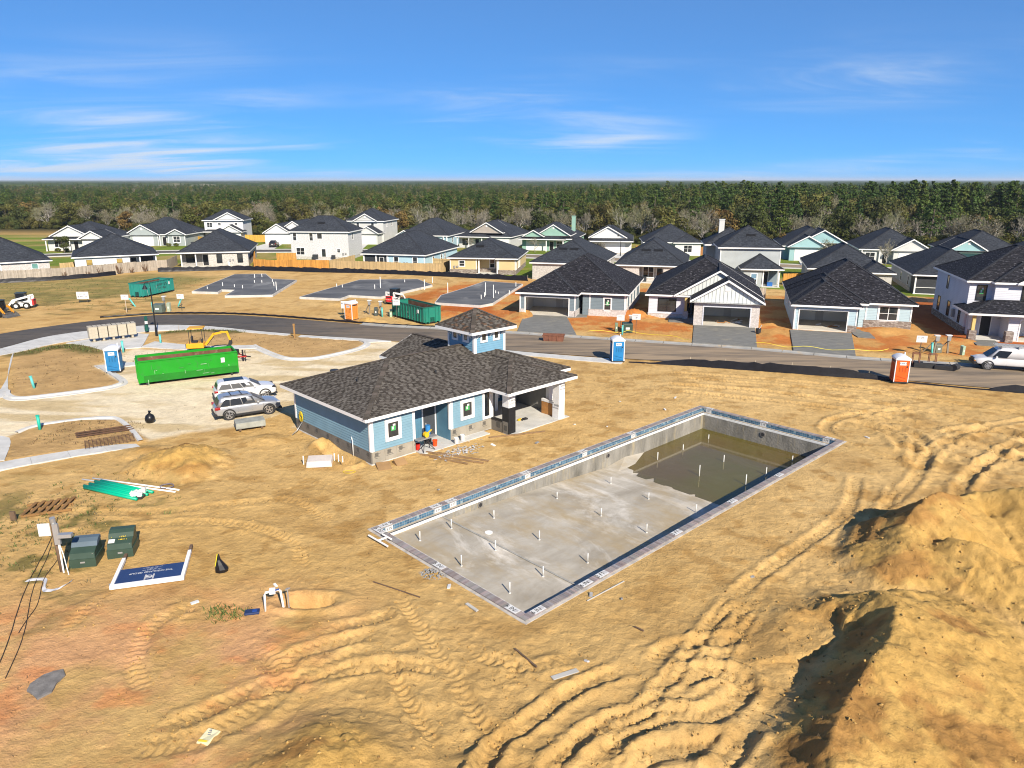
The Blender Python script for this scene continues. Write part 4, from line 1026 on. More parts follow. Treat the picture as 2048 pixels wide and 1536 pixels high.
# plinth boards, printed by their maker
t = NT('plinth_board'); co = t.co(); c = t.mix(t.rng(t.noise(co, 1.2, 5), .3, .7), (.25, .225, .18), (.34, .31, .255)); plinth = t.fin(c, .8, 0, .2)
t = NT('plinth_board_grey'); co = t.co(); c = t.mix(t.rng(t.noise(co, 1.2, 5), .3, .7), (.13, .12, .105), (.185, .172, .15)); plinth_g = t.fin(c, .8, 0, .2)
ink = mat('board_ink', (.075, .072, .065), .8)
def plinth_run(face, pos, u0, u1, w, mm, seed):
    rd = random.Random(seed); u = u0; k = 0
    while u < u1 - .05:
        e = min(u1, u + w * rd.uniform(.8, 1.15)); f = FM(face, pos); m = MB(); fbox(m, f, u, e - .012, -.01, .035, .06, .785)
        o = m.build('plinth_board', mm, CH)
        m = MB(); z_ = .62
        for q in range(4):
            a_ = u + .08 + rd.random() * .1; b_ = min(e - .06, a_ + rd.uniform(.2, .5))
            if b_ > a_ + .05: fbox(m, f, a_, b_, .03, .0375, z_ - .012, z_ + .012)
            z_ -= .09
        if e - u > .5:
            for q in range(5): fbox(m, f, u + .18 + q * .05, u + .215 + q * .05, .03, .0376, .46, .70)
        m.build('board_print', ink, o); u = e; k += 1
plinth_run('F', 0, 0.02, 3.15, 1.05, plinth, 1); plinth_run('F', 0, 5.95, 9.6, 1.2, plinth, 2); plinth_run('L', 0, 0.02, 9.08, 1.25, plinth_g, 3)
f = FM('F', 0)
for f, a_, b_, c_, d_ in ((FM('F', 0), -.05, 3.2, -.05, .05), (FM('F', 0), 5.9, 9.6, .057, .07), (FM('L', 0), 0, 9.1, -.1, .05)): m = MB(); fbox(m, f, a_, b_, -.02, .07, c_, d_); m.build('base_strip', mat('strip_pale', (.5, .49, .47), .7), CH)
# white corner boards
for face, pos, a_, b_ in (('F', 0, -.03, .16), ('L', 0, .0, .14), ('F', 0, 2.98, 3.16), ('F', 0, 5.94, 6.14), ('L', 0, 8.96, 9.12), ('L', 5.95, .0, .14), ('F', 0, 9.44, 9.62), ('F', 0, 14.88, 15.04), ('F', 0, 16.28, 16.42)):
    m = MB(); fbox(m, FM(face, pos), a_, b_, -.02, .06, .80, EZ + .02); m.build('corner_board', white_trim, CH)
window(CH, 'F', 0, 1.55, 1.38, .82, 1.0, .17, sticker=True, rows=1, off=.045); window(CH, 'F', 0, 7.35, 1.38, .82, 1.0, .17, sticker=True, rows=1, off=.045); window(CH, 'F', 0, 9.05, .98, .52, 1.75, .13, rows=1, off=.045); window(CH, 'F', 0, 15.65, .95, .5, 1.45, .14, rows=1, off=.045)
# porch: slab, back wall, piers
MB().box(9.62, -1.95, -.1, 15.2, 4.2, .06).build('porch_slab', concrete, CH)
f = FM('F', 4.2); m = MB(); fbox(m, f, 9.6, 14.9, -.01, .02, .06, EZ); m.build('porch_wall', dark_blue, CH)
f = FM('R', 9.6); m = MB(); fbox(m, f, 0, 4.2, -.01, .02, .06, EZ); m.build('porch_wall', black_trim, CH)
door(CH, 'F', 4.18, 11.4, .06, 1.0, 2.2); window(CH, 'F', 4.18, 13.3, .5, 1.2, 1.8, .12, off=.045)
m = MB(); m.box(12.2, 2.6, .06, 12.5, 2.9, EZ).build('inner_post', white_trim, CH)
wrap = mat('house_wrap', (.70, .70, .71), .55, 0, .08, 3, .5, 14); felt = mat('tar_felt', (.012, .012, .013), .7, 0, .2, 4, .3, 15)
plywood = mat('plywood', (.40, .185, .055), .7, 0, .25, 2.2, .2, 30)
ink_b = mat('wrap_ink', (.03, .03, .034), .6)
o = MB().box(9.45, -1.75, 0, 10.05, -1.15, 2.92).build('pier', wrap, CH); m = MB().box(9.435, -1.765, .05, 10.065, -1.135, 1.85); m.build('felt_wrap', felt, o)
m = MB(); m.box(9.425, -1.70, .06, 9.434, -1.18, .86); m.build('plinth_board', plinth_g, o); MB().box(9.42, -1.6, .25, 9.4245, -1.3, .6).build('board_print', ink, o)
text('wrap_print', 'Tyvek', .36, o, (9.80, -1.752, 2.35), (R(90), 0, 0), ink_b, .8); text('wrap_print', 'HomeWrap', .15, o, (9.80, -1.752, 2.12), (R(90), 0, 0), ink_b, .85)
m = MB(); m.box(9.46, -1.15, 0, 9.58, 0, .80); o2 = m.build('knee_wall', plinth_g, CH); MB().box(9.45, -.9, .3, 9.4585, -.55, .66).build('board_print', ink, o2)
MB().box(9.40, -1.15, .80, 9.64, 0.0, .86).build('knee_wall_cap', felt, CH)
o = MB().box(14.15, -1.87, 0, 14.75, -1.27, 2.92).build('pier', wrap, CH)
text('wrap_print', 'Tyvek', .34, o, (14.50, -1.872, 2.45), (R(90), 0, 0), ink_b, .8); text('wrap_print', 'HomeWrap', .14, o, (14.50, -1.872, 2.2), (R(90), 0, 0), ink_b, .85)
text('wrap_print', 'Tyvek', .34, o, (14.148, -1.57, 1.05), (R(90), 0, R(-90)), ink_b, .8); text('wrap_print', 'HomeWrap', .14, o, (14.148, -1.57, .82), (R(90), 0, R(-90)), ink_b, .85)
m = MB()
for k in range(2): MB().box(14.36, -1.27 + k * .64, .06, 14.50, -.64 + k * .64, .98).build('knee_wall', plywood, CH)
MB().box(14.34, -1.27, .98, 14.52, 0, 1.16).build('knee_wall_wrap', wrap, CH)
o = MB().box(14.8, -.3, .06, 15.1, 0, 2.92).build('post', white_trim, CH)
m = MB().box(16.6, 1.6, .1, 17.6, 1.75, 1.05); m.build('knee_wall', plywood, CH); MB().box(16.4, 1.2, -.05, 18.2, 1.85, .1).build('step_slab', concrete, CH)
# entry wing at the back
m = MB().box(9.5, 9.1, 0, 10.0, 11.9, 2.92).box(14.6, 9.1, 0, 15.1, 11.9, 2.92); m.build('wing_wall', blue, CH)
# roofs
def taupe_roof(x0, x1, y0, y1, z, p, k, seed, pal=TAUPE_PAL, **kw):
    o = roof(CH, x0, x1, y0, y1, z, p, k, TAUPE, caps=False, **kw); F, rg = roof_faces(x0, x1, y0, y1, z, p, k)
    shingles(o, F, pal, shingle_m, seed=seed)
    m = MB(); rd = random.Random(seed)
    for a_, b_ in rg:
        a_, b_ = Vector(a_), Vector(b_); n = max(1, int((b_ - a_).length / .3))
        for i in range(n): 
            p_ = a_.lerp(b_, i / n); q_ = a_.lerp(b_, min(1, (i + 1.15) / n)); g = rd.choice(((.09, .078, .066), (.12, .10, .086), (.07, .06, .05))); m.bar((p_.x, p_.y, p_.z + .028), (q_.x, q_.y, q_.z + .016), .30, .03, g)
    m.build('ridge_cap', shingle_m, o, kind='stuff'); return o
main_roof = taupe_roof(-.56, 16.9, -.45, 9.95, 3.05, .35, 'hip', 1)
taupe_roof(8.95, 15.55, -2.3, 6.2, 3.052, .35, 'hip', 2)
taupe_roof(9.0, 15.6, 5.6, 12.45, 3.056, .39, 'gy', 3, gable=blue, ends='B')
for x_, y_, z_ in ((1.9, 4.2, 4.0), (6.6, 2.2, 3.98)): MB().cyl((x_, y_, z_ - .1), (x_, y_, z_ + .22), .06, 8).build('vent_pipe', dark_plastic, main_roof)
MB().cyl((3.2, 9.3, 3.2), (3.2, 9.3, 3.52), .32, 12, .30).build('roof_vent', dark_plastic, main_roof)
# tower
MB().box(11.0, 3.4, 3.6, 13.9, 6.3, 5.95).build('tower_wall', core, CH)
for fc, ps, a_, b_ in (('F', 3.4, 11.0, 13.9), ('L', 11.0, 3.4, 6.3), ('R', 13.9, 3.4, 6.3), ('B', 6.3, 11, 13.9)): lap(fc, ps, a_, b_, 3.9, 5.95, blue_tower, name='tower_siding')
for fc, ps, a_ in (('F', 3.4, 11.0), ('F', 3.4, 13.78), ('L', 11.0, 3.38), ('L', 11.0, 6.16), ('R', 13.9, 3.38)):
    m = MB(); fbox(m, FM(fc, ps), a_ - .02, a_ + .15, -.02, .06, 3.9, 5.95); m.build('corner_board', white_trim, CH)
for u in (11.85, 13.05): window(CH, 'F', 3.4, u, 5.2, .46, .56, .1, rows=1, sticker=False, off=.045)
for u in (4.25, 5.45): window(CH, 'L', 11.0, u, 5.2, .46, .56, .1, rows=1, off=.045)
for fc, ps, us in (('F', 3.4, (11.25, 12.45, 13.6)), ('L', 11.0, (3.7, 4.85, 6.0))):
    for u in us:
        f = FM(fc, ps); m = MB(); m.bar(f(u, .03, 5.5), f(u, .5, 5.86), .07, .07); m.bar(f(u, .03, 5.45), f(u, .03, 5.9), .07, .06); m.build('bracket', white_trim, CH)
taupe_roof(10.35, 14.6, 2.85, 7.0, 6.05, .58, 'hip', 5, TOWER_PAL)
# ------------------------------------------------------------------ houses
def siding_mat(name, c, ex=.18):
    if name in MATS: return MATS[name]
    t = NT(name); co = t.co(); sp = t.n('ShaderNodeSeparateXYZ'); t.l(co, sp.inputs[0])
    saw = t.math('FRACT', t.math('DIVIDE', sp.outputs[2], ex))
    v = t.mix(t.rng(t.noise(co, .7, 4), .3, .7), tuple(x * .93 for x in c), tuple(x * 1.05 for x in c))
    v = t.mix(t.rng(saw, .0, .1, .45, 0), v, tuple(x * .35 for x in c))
    t.bump(t.math('SUBTRACT', 1.0, saw), .5, .03)
    MATS[name] = t.fin(v, .6, 0, .3); return MATS[name]
def brick_mat(name, a, b, mo, w=.22, h=.085, mix=.0):
    if name in MATS: return MATS[name]
    t = NT(name); co = t.co(); sp = t.n('ShaderNodeSeparateXYZ'); t.l(co, sp.inputs[0]); cb = t.n('ShaderNodeCombineXYZ')
    t.l(t.math('ADD', sp.outputs[0], sp.outputs[1]), cb.inputs[0]); t.l(sp.outputs[2], cb.inputs[1])
    k = t.n('ShaderNodeTexBrick'); t.l(cb.outputs[0], k.inputs['Vector']); k.inputs['Scale'].default_value = 1
    k.inputs['Color1'].default_value = (*a, 1); k.inputs['Color2'].default_value = (*b, 1); k.inputs['Mortar'].default_value = (*mo, 1); k.inputs['Brick Width'].default_value = w; k.inputs['Row Height'].default_value = h; k.inputs['Mortar Size'].default_value = .012; k.inputs['Bias'].default_value = mix
    c = t.mix(1., k.outputs[0], t.mix(t.rng(t.noise(co, 5, 4), .3, .7), (.8, .8, .8), (1.15, 1.15, 1.15)), 'MULTIPLY'); t.bump(k.outputs['Fac'], -.4, .02)
    MATS[name] = t.fin(c, .85, 0, .2); return MATS[name]
WHITE = siding_mat('white_siding', (.58, .59, .60)); GREY = siding_mat('grey_siding', (.36, .39, .40)); LGREY = siding_mat('light_grey_siding', (.52, .53, .52)); SLATE = siding_mat('slate_siding', (.155, .20, .23)); LBLUE = siding_mat('pale_blue_siding', (.36, .52, .60))
PBLUE = siding_mat('powder_blue_siding', (.38, .50, .56)); TAN = siding_mat('tan_siding', (.54, .42, .22)); GREEN = siding_mat('sage_siding', (.24, .40, .33)); TEAL = siding_mat('teal_siding', (.27, .44, .46)); GGREEN = siding_mat('grey_green_siding', (.30, .34, .34)); LAV = siding_mat('off_white_siding', (.56, .57, .63))
BWHITE = brick_mat('white_brick', (.52, .52, .53), (.61, .61, .62), (.43, .43, .44)); BGREY = brick_mat('grey_brick', (.30, .28, .25), (.52, .50, .47), (.44, .43, .41), mix=.2); BPALE = brick_mat('pale_brick', (.46, .43, .41), (.62, .58, .56), (.36, .34, .33)); STONE = brick_mat('brown_stone', (.17, .13, .11), (.36, .32, .29), (.14, .12, .10), .3, .14); BDARK = brick_mat('shadow_brick', (.22, .21, .19), (.34, .32, .30), (.28, .27, .26))
screen = mat('porch_screen', (.03, .034, .04), .6); tan_blind = mat('tan_blind', (.35, .24, .06), .8); vent_black = mat('vent_black', (.006, .006, .007), .7); slab_c = mat('porch_concrete', (.55, .54, .50), .85)
drywall = mat('drywall', (.74, .74, .71), .9, 0, .08, .5); gfloor = mat('garage_floor', (.52, .49, .43), .85, 0, .15, .6)
def house(label, eave, rot, walls, roofs, feats=(), rm=roof_dark, group=None):
    """eave is the front left corner of the eaves; the walls start .45 m inside it"""
    r = R(rot); x = eave[0] + .45 * math.cos(r) - .45 * math.sin(r); y = eave[1] + .45 * math.sin(r) + .45 * math.cos(r)
    h = thing('house', label, 'house', (x, y, 0), r, group)
    for w in walls:
        o = MB().box(w[0], w[2], w[6] if len(w) > 6 else -.1, w[1], w[3], w[4], skip='b').build('wall', w[5], h)
    for q in roofs:
        roof(h, q[0], q[1], q[2], q[3], q[4], q[5], q[6], rm, .4, q[7] if len(q) > 7 else None, q[8] if len(q) > 8 else 'FB')
    for q in feats:
        k, q = q[0], q[1:]
        if k == 'W': window(h, *q[:6], **(q[6] if len(q) > 6 else {}))
        elif k == 'D': door(h, q[0], q[1], q[2], .1, q[3] if len(q) > 3 else .95, 2.1, q[4] if len(q) > 4 else None)
        elif k == 'G': garage_door(h, q[0], q[1], q[2], q[3], 2.2)
        elif k == 'P':
            o = MB().box(q[0] - .1, q[1] - .1, 0, q[0] + .1, q[1] + .1, q[2]).build('post', white_trim, h); MB().box(q[0] - .15, q[1] - .15, 0, q[0] + .15, q[1] + .15, .12).build('post_base', white_trim, o)
        elif k == 'C':
            o = MB().box(q[0] - .45, q[1] - .4, q[2], q[0] + .45, q[1] + .4, q[3]).build('chimney', q[4], h); MB().box(q[0] - .52, q[1] - .47, q[3], q[0] + .52, q[1] + .47, q[3] + .14).build('chimney_cap', q[4], o)
        elif k == 'V': m = MB(); m.hexa([(q[0] - .75, q[1] - .25, q[2] - .05), (q[0] + .75, q[1] - .25, q[2] - .05), (q[0] + .75, q[1] + .25, q[2] + .22), (q[0] - .75, q[1] + .25, q[2] + .22), (q[0] - .75, q[1] - .25, q[2] + .1), (q[0] + .75, q[1] - .25, q[2] + .1), (q[0] + .75, q[1] + .25, q[2] + .36), (q[0] - .75, q[1] + .25, q[2] + .36)]).build('roof_vent', vent_black, h)
        elif k == 'S': MB().box(q[0], q[2], -.1, q[1], q[3], .12).build('porch_slab', slab_c, h)
        elif k == 'B':
            x0, x1, y0, y1, hh, mm = q; MB().box(x0 - .05, y0 - .05, -.1, x1 + .05, y1 + .05, hh).build('brick_base', mm, h); MB().box(x0 - .08, y0 - .08, hh, x1 + .08, y1 + .08, hh + .06).build('brick_ledge', mm, h)
        elif k == 'T':
            for f_, p_, a_ in q[0]: m = MB(); fbox(m, FM(f_, p_), a_ - .07, a_ + .07, -.02, .04, .05, q[1]); m.build('corner_board', white_trim, h)
        elif k == 'X': MB().box(*q[:6]).build(q[6], q[7], h)
        elif k == 'N': # small louvre in a gable
            m = MB(); fbox(m, FM('F', q[0]), q[1] - .22, q[1] + .22, -.02, .05, q[2], q[2] + .55); m.build('gable_vent', white_trim, h)
        elif k == 'M': # meters on a back wall
            for i in range(2): m = MB(); fbox(m, FM('F', q[0]), q[1] + i * .55, q[1] + i * .55 + .3, -.02, .16, 1.0 + .1 * i, 1.45); m.build('meter_box', mat('meter_grey', (.25, .25, .25), .5), h)
    return h
def hip(W_, D_, z=2.9, p=.56, o=.45): return (-o, W_ + o, -o, D_ + o, z, p, 'hip')
DB = dict(frame=black_trim, trim=.04); NB = dict(trim=.09)
# middle row: their backs to us
house('dark roofed house cut by the left edge behind the grey plank fence', (-90.6, 120.1), 37, [(5.4, 12.4, 0, 15, 2.8, BPALE), (.1, 5.4, .1, 15, 2.8, screen)], [hip(12.4, 15)], [('W', 'F', 0, 10.2, .8, .95, 1.6, dict(trim=.06, blind=mat('teal_blind', (.10, .24, .22), .7))), ('M', 0, 7.4), ('P', 0, .0, 2.8), ('P', 5.3, 0, 2.8)])
house('white walled house with tan window blinds behind the grey plank fence', (-79.1, 132.2), 29, [(0, 8.9, 0, 14, 2.8, WHITE), (8.9, 13.4, 2.2, 14, 2.8, GREY)], [hip(13.4, 14, p=.5)], [('W', 'F', 0, 2.3, .9, .95, 1.4, dict(trim=.0, frame=black_trim, blind=tan_blind)), ('W', 'F', 0, 7.2, .9, .95, 1.4, dict(trim=0., frame=black_trim, blind=tan_blind)), ('M', 0, 4.6), ('P', 10.6, .1, 2.8), ('P', 13.3, .1, 2.8), ('W', 'F', 2.2, 11.8, .3, 2.2, 2.0, dict(trim=.05, frame=black_trim, cols=2)), ('D', 'F', 2.2, 9.6), ('S', 8.9, 13.4, 0, 2.2)])
house('pale brick house with white porch posts left of the honey coloured fence', (-64.2, 141.0), 14, [(5.2, 12.5, 0, 18.6, 2.8, BGREY), (0, 5.2, 2.4, 18.6, 2.8, BDARK)], [hip(12.5, 18.6)], [('P', .3, .1, 2.8), ('P', 2.9, .1, 2.8), ('W', 'F', 0, 7.2, .75, .95, 1.6, DB), ('W', 'F', 0, 11.0, .75, .95, 1.6, DB), ('W', 'F', 2.4, 1.6, .7, 1.6, 1.5, DB), ('D', 'F', 2.4, 4.3), ('M', 0, 9.0), ('S', 0, 5.2, 0, 2.4), ('X', 8.7, -.5, 0, 9.1, -.1, .9, 'air_unit', tile_white), ('W', 'R', 12.5, 4, 1, .9, 1.3, DB)])
house('two storey white brick house with a black roof behind the honey fence', (-47.5, 157.1), -6, [(0, 12.6, 0, 9.4, 5.75, BWHITE)], [hip(12.6, 9.4, 5.85, .6)], [('B', 0, 12.6, 0, 9.4, .55, BGREY), ('W', 'F', 0, .95, 3.9, .8, 1.6, NB), ('W', 'F', 0, 4.55, 3.9, .8, 1.6, NB), ('W', 'F', 0, 6.4, 4.3, 1.1, 1.2, dict(trim=.09, rows=1)), ('W', 'F', 0, 2.0, .95, 1.8, 1.5, dict(trim=.1, cols=2)), ('D', 'F', 0, 7.1, .85, glass), ('W', 'F', 0, 10.4, 1.45, .75, .8, NB), ('M', 0, 11.2), ('V', 6.2, 2.2, 7.35), ('W', 'R', 12.6, 3, 4, .8, 1.4, NB),
      ('X', 4.9, -1.0, 0, 5.9, -.2, 1.1, 'covered_grill', screen), ('X', 9.0, -.9, 0, 9.7, -.3, 1.0, 'covered_grill', screen), ('S', 5.8, 9.5, -2.4, -.05)])
house('pale blue house with a dark screened porch behind the tan fence', (-28.8, 139.9), -15, [(5.0, 12.4, 0, 18.4, 2.8, LBLUE), (.1, 5.0, .1, 18.4, 2.8, screen)], [hip(12.4, 18.4)], [('P', 0.1, 0, 2.8), ('P', 2.6, 0, 2.8), ('P', 4.9, 0, 2.8), ('W', 'F', 0, 6.7, .7, .9, 1.7, NB), ('W', 'F', 0, 10.5, .7, .9, 1.7, NB), ('M', 0, 8.2), ('T', (('F', 0, 5.05), ('F', 0, 12.33), ('R', 12.4, .07)), 2.8), ('W', 'R', 12.4, 4.5, .9, .8, 1.3, NB), ('W', 'R', 12.4, 9, .9, .8, 1.3, NB), ('W', 'R', 12.4, 11, .9, .8, 1.3, NB), ('D', 'F', .09, 3.7, .8, glass)])
house('tan sided house with stone base and a small back porch', (-11.7, 132.2), -8, [(0, 4.9, 0, 14.6, 2.8, TAN), (4.9, 8.9, 2.1, 14.6, 2.8, TAN), (8.9, 12.0, -.4, 14.6, 2.8, TAN)], [(-.45, 12.45, -.45, 15.05, 2.9, .46, 'hip'), (8.4, 12.46, -.9, 8, 2.905, .46, 'hip')], [('B', 0, 4.9, 0, 14, .75, STONE), ('B', 8.9, 12.0, -.4, 14, .75, STONE), ('B', 4.9, 8.9, 2.1, 4, .75, STONE), ('W', 'F', 0, 2.2, 1.35, 1.0, 1.0, NB), ('W', 'F', 2.1, 7.4, .9, .9, 1.6, NB), ('P', 5.3, .1, 2.8), ('P', 8.7, -.3, 2.8), ('M', 0, .7), ('S', 4.9, 8.9, -1.0, 2.1), ('W', 'R', 12.0, .8, .9, .7, 1.6, NB), ('W', 'R', 12.0, 3.6, .9, .7, 1.6, NB), ('W', 'R', 12.0, 5.2, .9, .7, 1.6, NB), ('T', (('F', -.4, 8.97), ('F', -.4, 11.93), ('F', 0, .07), ('F', 0, 4.83)), 2.8), ('V', 5.0, 3.2, 4.55)])
house('grey brick house with a plain blank back wall beside the slab lot', (2.9, 124.4), -16, [(0, 11.4, 0, 17.6, 2.8, BGREY)], [hip(11.4, 17.6)], [('V', 4.6, 3.2, 4.75), ('V', 6.5, 3.2, 4.75), ('W', 'R', 11.4, 8, 1, .8, 1.3, NB), ('W', 'R', 11.4, 12, 1, .8, 1.3, NB)])
house('brick house with two roof vents and a recessed back porch', (16.7, 120.9), -14, [(0, 3.7, 0, 18, 2.8, BPALE), (3.7, 7.6, 1.9, 18, 2.8, BPALE), (7.6, 11, 0, 18, 2.8, BPALE)], [hip(11, 18, p=.62)], [('W', 'F', 1.9, 5.1, .7, 1.7, 1.7, dict(trim=.1, cols=2)), ('D', 'F', 1.9, 6.9, .8, glass), ('S', 3.7, 7.6, -.6, 1.9), ('V', 4.5, 3.0, 4.85), ('V', 6.5, 3.0, 4.85), ('X', 4.0, .4, .12, 4.9, 1.2, .9, 'grill', screen)])
house('two storey grey house with a single storey back wing and chimney', (33.2, 119.2), -10, [(0, 9.4, 0, 10, 5.75, GREY), (3.4, 6.2, -3.7, 0, 2.8, GREY), (6.2, 8.9, -1.4, 0, 2.8, SLATE), (-1.4, 6.5, 10, 17, 5.4, GREY)], [hip(9.4, 10, 5.85, .62), (2.9, 9.4, -4.2, 3.5, 2.9, .62, 'hip'), (-1.9, 7, 8, 17.5, 5.6, .6, 'hip')], [('T', (('F', 0, .07), ('F', 0, 9.33)), 5.75), ('W', 'F', -3.7, 5.0, .6, .9, 1.5, dict(trim=.09, blind=mat('blue_blind', (.12, .22, .32), .7))), ('P', 6.4, -3.6, 2.8), ('P', 8.8, -3.6, 2.8), ('D', 'F', -1.4, 7.0), ('V', 4.9, 2.4, 7.45), ('C', 1.2, 13, 6, 9.5, LGREY), ('S', 6.2, 9, -3.8, -1.4), ('X', 7.2, -3.2, .12, 8.0, -2.6, .7, 'folded_tarp', mat('tarp_blue', (.02, .12, .4), .5))])
house('dark roofed brick house behind the powder blue house', (46.6, 115.9), -17, [(0, 7.4, 0, 15.6, 2.8, BPALE), (7.4, 11.2, -3.8, 15.6, 2.8, BGREY)], [hip(11.2, 15.6), (6.9, 11.66, -4.3, 7, 2.905, .56, 'hip')], [('W', 'L', 0, 5, 1, .9, 1.3, NB)])
house('grey house with a black screened back porch beside the two storey house', (58.9, 107.6), -17, [(.1, 5.2, .1, 18, 2.8, screen), (0, 11, 2.6, 18.4, 2.8, GREY), (5.2, 11, 0, 18, 2.8, GREY)], [hip(11, 18.4)], [('B', 0, 11, 2.6, 18.4, .6, BGREY), ('P', .1, 0, 2.8), ('P', 5.1, 0, 2.8), ('X', .1, -.02, .0, 5.2, .12, .1, 'sill', white_trim), ('X', .1, -.02, .95, 5.2, .08, 1.02, 'rail', white_trim), ('W', 'L', 0, 4.4, .8, .9, 1.4, dict(trim=.06)), ('W', 'L', 0, 10, .8, .9, 1.4, dict(trim=.06))])
# back row: fronts to us across the back street
house('dark roofed house at the far left edge behind a yellow gate', (-127, 158), 14, [(0, 11.5, 0, 12, 2.8, LGREY), (8.5, 11.5, -.3, 0, 2.8, screen)], [hip(11.5, 12)], [('W', 'F', 0, 5, .8, 1.2, 1.5, NB), ('P', 11.3, -.35, 2.8)])
house('light grey house with a wide front gable and young yard tree', (-111.2, 176.4), 4, [(0, 13.6, 0, 15, 2.8, LGREY), (8.4, 13.6, -1, 0, 2.8, LGREY)], [hip(13.6, 15, p=.5), (.8, 10.2, -.7, 8, 3.5, .52, 'gy', LGREY, 'F'), (7.6, 14.1, -1.6, 6, 2.95, .55, 'gy', LGREY, 'F'), (-.4, 8.4, -1.6, 3, 2.85, .3, 'hip')], [('N', -.3, 5.5, 4.6), ('P', .2, -1.2, 2.8), ('P', 5.6, -1.2, 2.8), ('W', 'F', 0, 2.4, .8, 1.8, 1.5, dict(trim=.09, cols=2)), ('D', 'F', 0, 6.5), ('G', 'F', -1, 11, 4.6)])
house('grey green house with two front gables and a white garage door', (-99.1, 190.6), 0, [(0, 14.8, 0, 13.5, 2.8, GGREEN), (0, 8.0, -.8, 0, 2.8, GGREEN), (10.4, 14.8, -.6, 0, 2.8, GGREEN)], [hip(14.8, 13.5), (-.45, 8.4, -1.3, 7, 2.92, .56, 'gy', GGREEN, 'F'), (9.9, 15.3, -1.1, 6, 2.93, .5, 'gy', GGREEN, 'F')], [('N', -.9, 4.0, 4.0), ('G', 'F', -.8, 4.1, 5.0), ('W', 'F', -.6, 12.6, .9, 1.7, 1.5, dict(trim=.14, cols=2)), ('D', 'F', 0, 9.2), ('T', (('F', -.6, 10.47), ('F', -.6, 14.73), ('F', -.8, .07), ('F', -.8, 7.93)), 2.8), ('P', 8.3, -.6, 2.8), ('X', 15.6, .5, 0, 16.4, 1.3, .9, 'air_unit', screen)])
house('tall white two storey house with its garage gable behind a brick house', (-83.9, 201.9), 5, [(0, 10.2, 0, 9, 5.75, WHITE), (4.6, 10.2, -3, 0, 2.8, WHITE)], [hip(10.2, 9, 5.85, .55), (2.4, 10.65, -.6, 6, 5.86, .5, 'gy', WHITE, 'F'), (4.1, 10.7, -3.5, 2, 2.9, .56, 'gy', WHITE, 'F'), (-.45, 4.4, -1.6, 1, 2.9, .35, 'hip')], [('W', 'F', 0, 1.4, 3.9, 1.4, 1.3, dict(trim=.1, cols=2)), ('W', 'F', 0, 4.0, 4.4, .8, .7, NB), ('W', 'F', 0, 8.4, 4.4, .8, .7, NB), ('G', 'F', -3, 7.4, 4.6)])
house('white house with stacked gables and a black car on its drive', (-65.6, 196.0), -2, [(0, 6.9, -.6, 14, 2.8, WHITE), (6.9, 10.6, 2, 14, 2.8, WHITE)], [(-.45, 7.3, -1.1, 9, 2.92, .62, 'gy', WHITE, 'F'), (3.0, 11.0, 1.0, 15, 3.4, .62, 'gy', WHITE, 'F')], [('N', -.7, 3.4, 4.0), ('N', 1.4, 7, 4.8), ('G', 'F', -.6, 3.5, 5.0), ('D', 'F', 2, 8.6)])
house('pale grey two storey house with gabled garage beside the bare trees', (-44.8, 199.5), -9, [(0, 10.2, 0, 12, 5.75, LGREY), (4.4, 9.8, -4, 0, 2.8, LGREY)], [hip(10.2, 12, 5.85, .55), (1.9, 8.8, -.7, 6, 5.86, .55, 'gy', LGREY, 'F'), (3.9, 10.3, -4.5, 1, 2.9, .58, 'gy', LGREY, 'F')], [('N', -.4, 5.3, 6.6), ('W', 'F', 0, 3.1, 4.2, .8, 1.1, NB), ('W', 'F', 0, 7.2, 4.2, .8, 1.1, NB), ('W', 'F', 0, .8, 4, 1.2, 1.4, NB), ('G', 'F', -4, 7.1, 4.4), ('W', 'R', 10.2, 3, 4.2, .7, 1.2, NB), ('W', 'R', 10.2, 7, 4.2, .7, 1.2, NB)])
house('low house with a broad dark hip roof behind the pale blue house', (-29.2, 188.4), -12, [(0, 12.9, 0, 18.6, 2.8, LBLUE)], [hip(12.9, 18.6), (-.6, 3.8, -1.0, 5, 2.95, .55, 'gy', LBLUE, 'F')], [('P', 11.8, -.4, 2.8), ('P', 12.7, -.4, 2.8), ('W', 'R', 12.9, 4, 1, .9, 1.4, NB)])
house('house with a taupe board gable above a dark porch roof', (-13.8, 185.4), -17, [(0, 13.4, 0, 18, 2.8, LGREY)], [hip(13.4, 18, p=.5), (3.0, 11.6, -.4, 9, 3.9, .56, 'gy', siding_mat('taupe_siding', (.36, .32, .28)), 'F'), (-.45, 8.6, -1.9, 3, 2.9, .32, 'hip')], [('N', .0, 7.3, 5.2), ('P', .1, -1.5, 2.8), ('P', 3.1, -1.5, 2.8), ('P', 6.5, -1.5, 2.8), ('W', 'F', 0, 1.8, .5, 2, 1.8, dict(trim=.09, cols=2)), ('D', 'F', 0, 4.8), ('G', 'F', 0, 10.6, 4.6)])
house('sage green house with twin gables and a green chimney', (1.9, 178.0), -13, [(0, 12.4, 0, 19, 2.8, GREEN)], [hip(12.4, 19, p=.5), (3.4, 11.8, -.4, 9, 3.7, .6, 'gy', GREEN, 'F'), (.4, 5.6, -1.6, 5, 3.5, .55, 'gy', GREEN, 'F'), (-.45, 10.8, -2.0, 3, 2.88, .3, 'hip')], [('N', .0, 7.6, 5.2), ('C', 10.8, 11, 4, 7.6, GREEN), ('G', 'F', 0, 3.4, 4.6), ('P', 6.2, -1.6, 2.8), ('P', 10.2, -1.6, 2.8), ('W', 'F', 0, 9.2, .8, 1.7, 1.5, dict(trim=.09, cols=2)), ('D', 'F', 0, 7.2)])
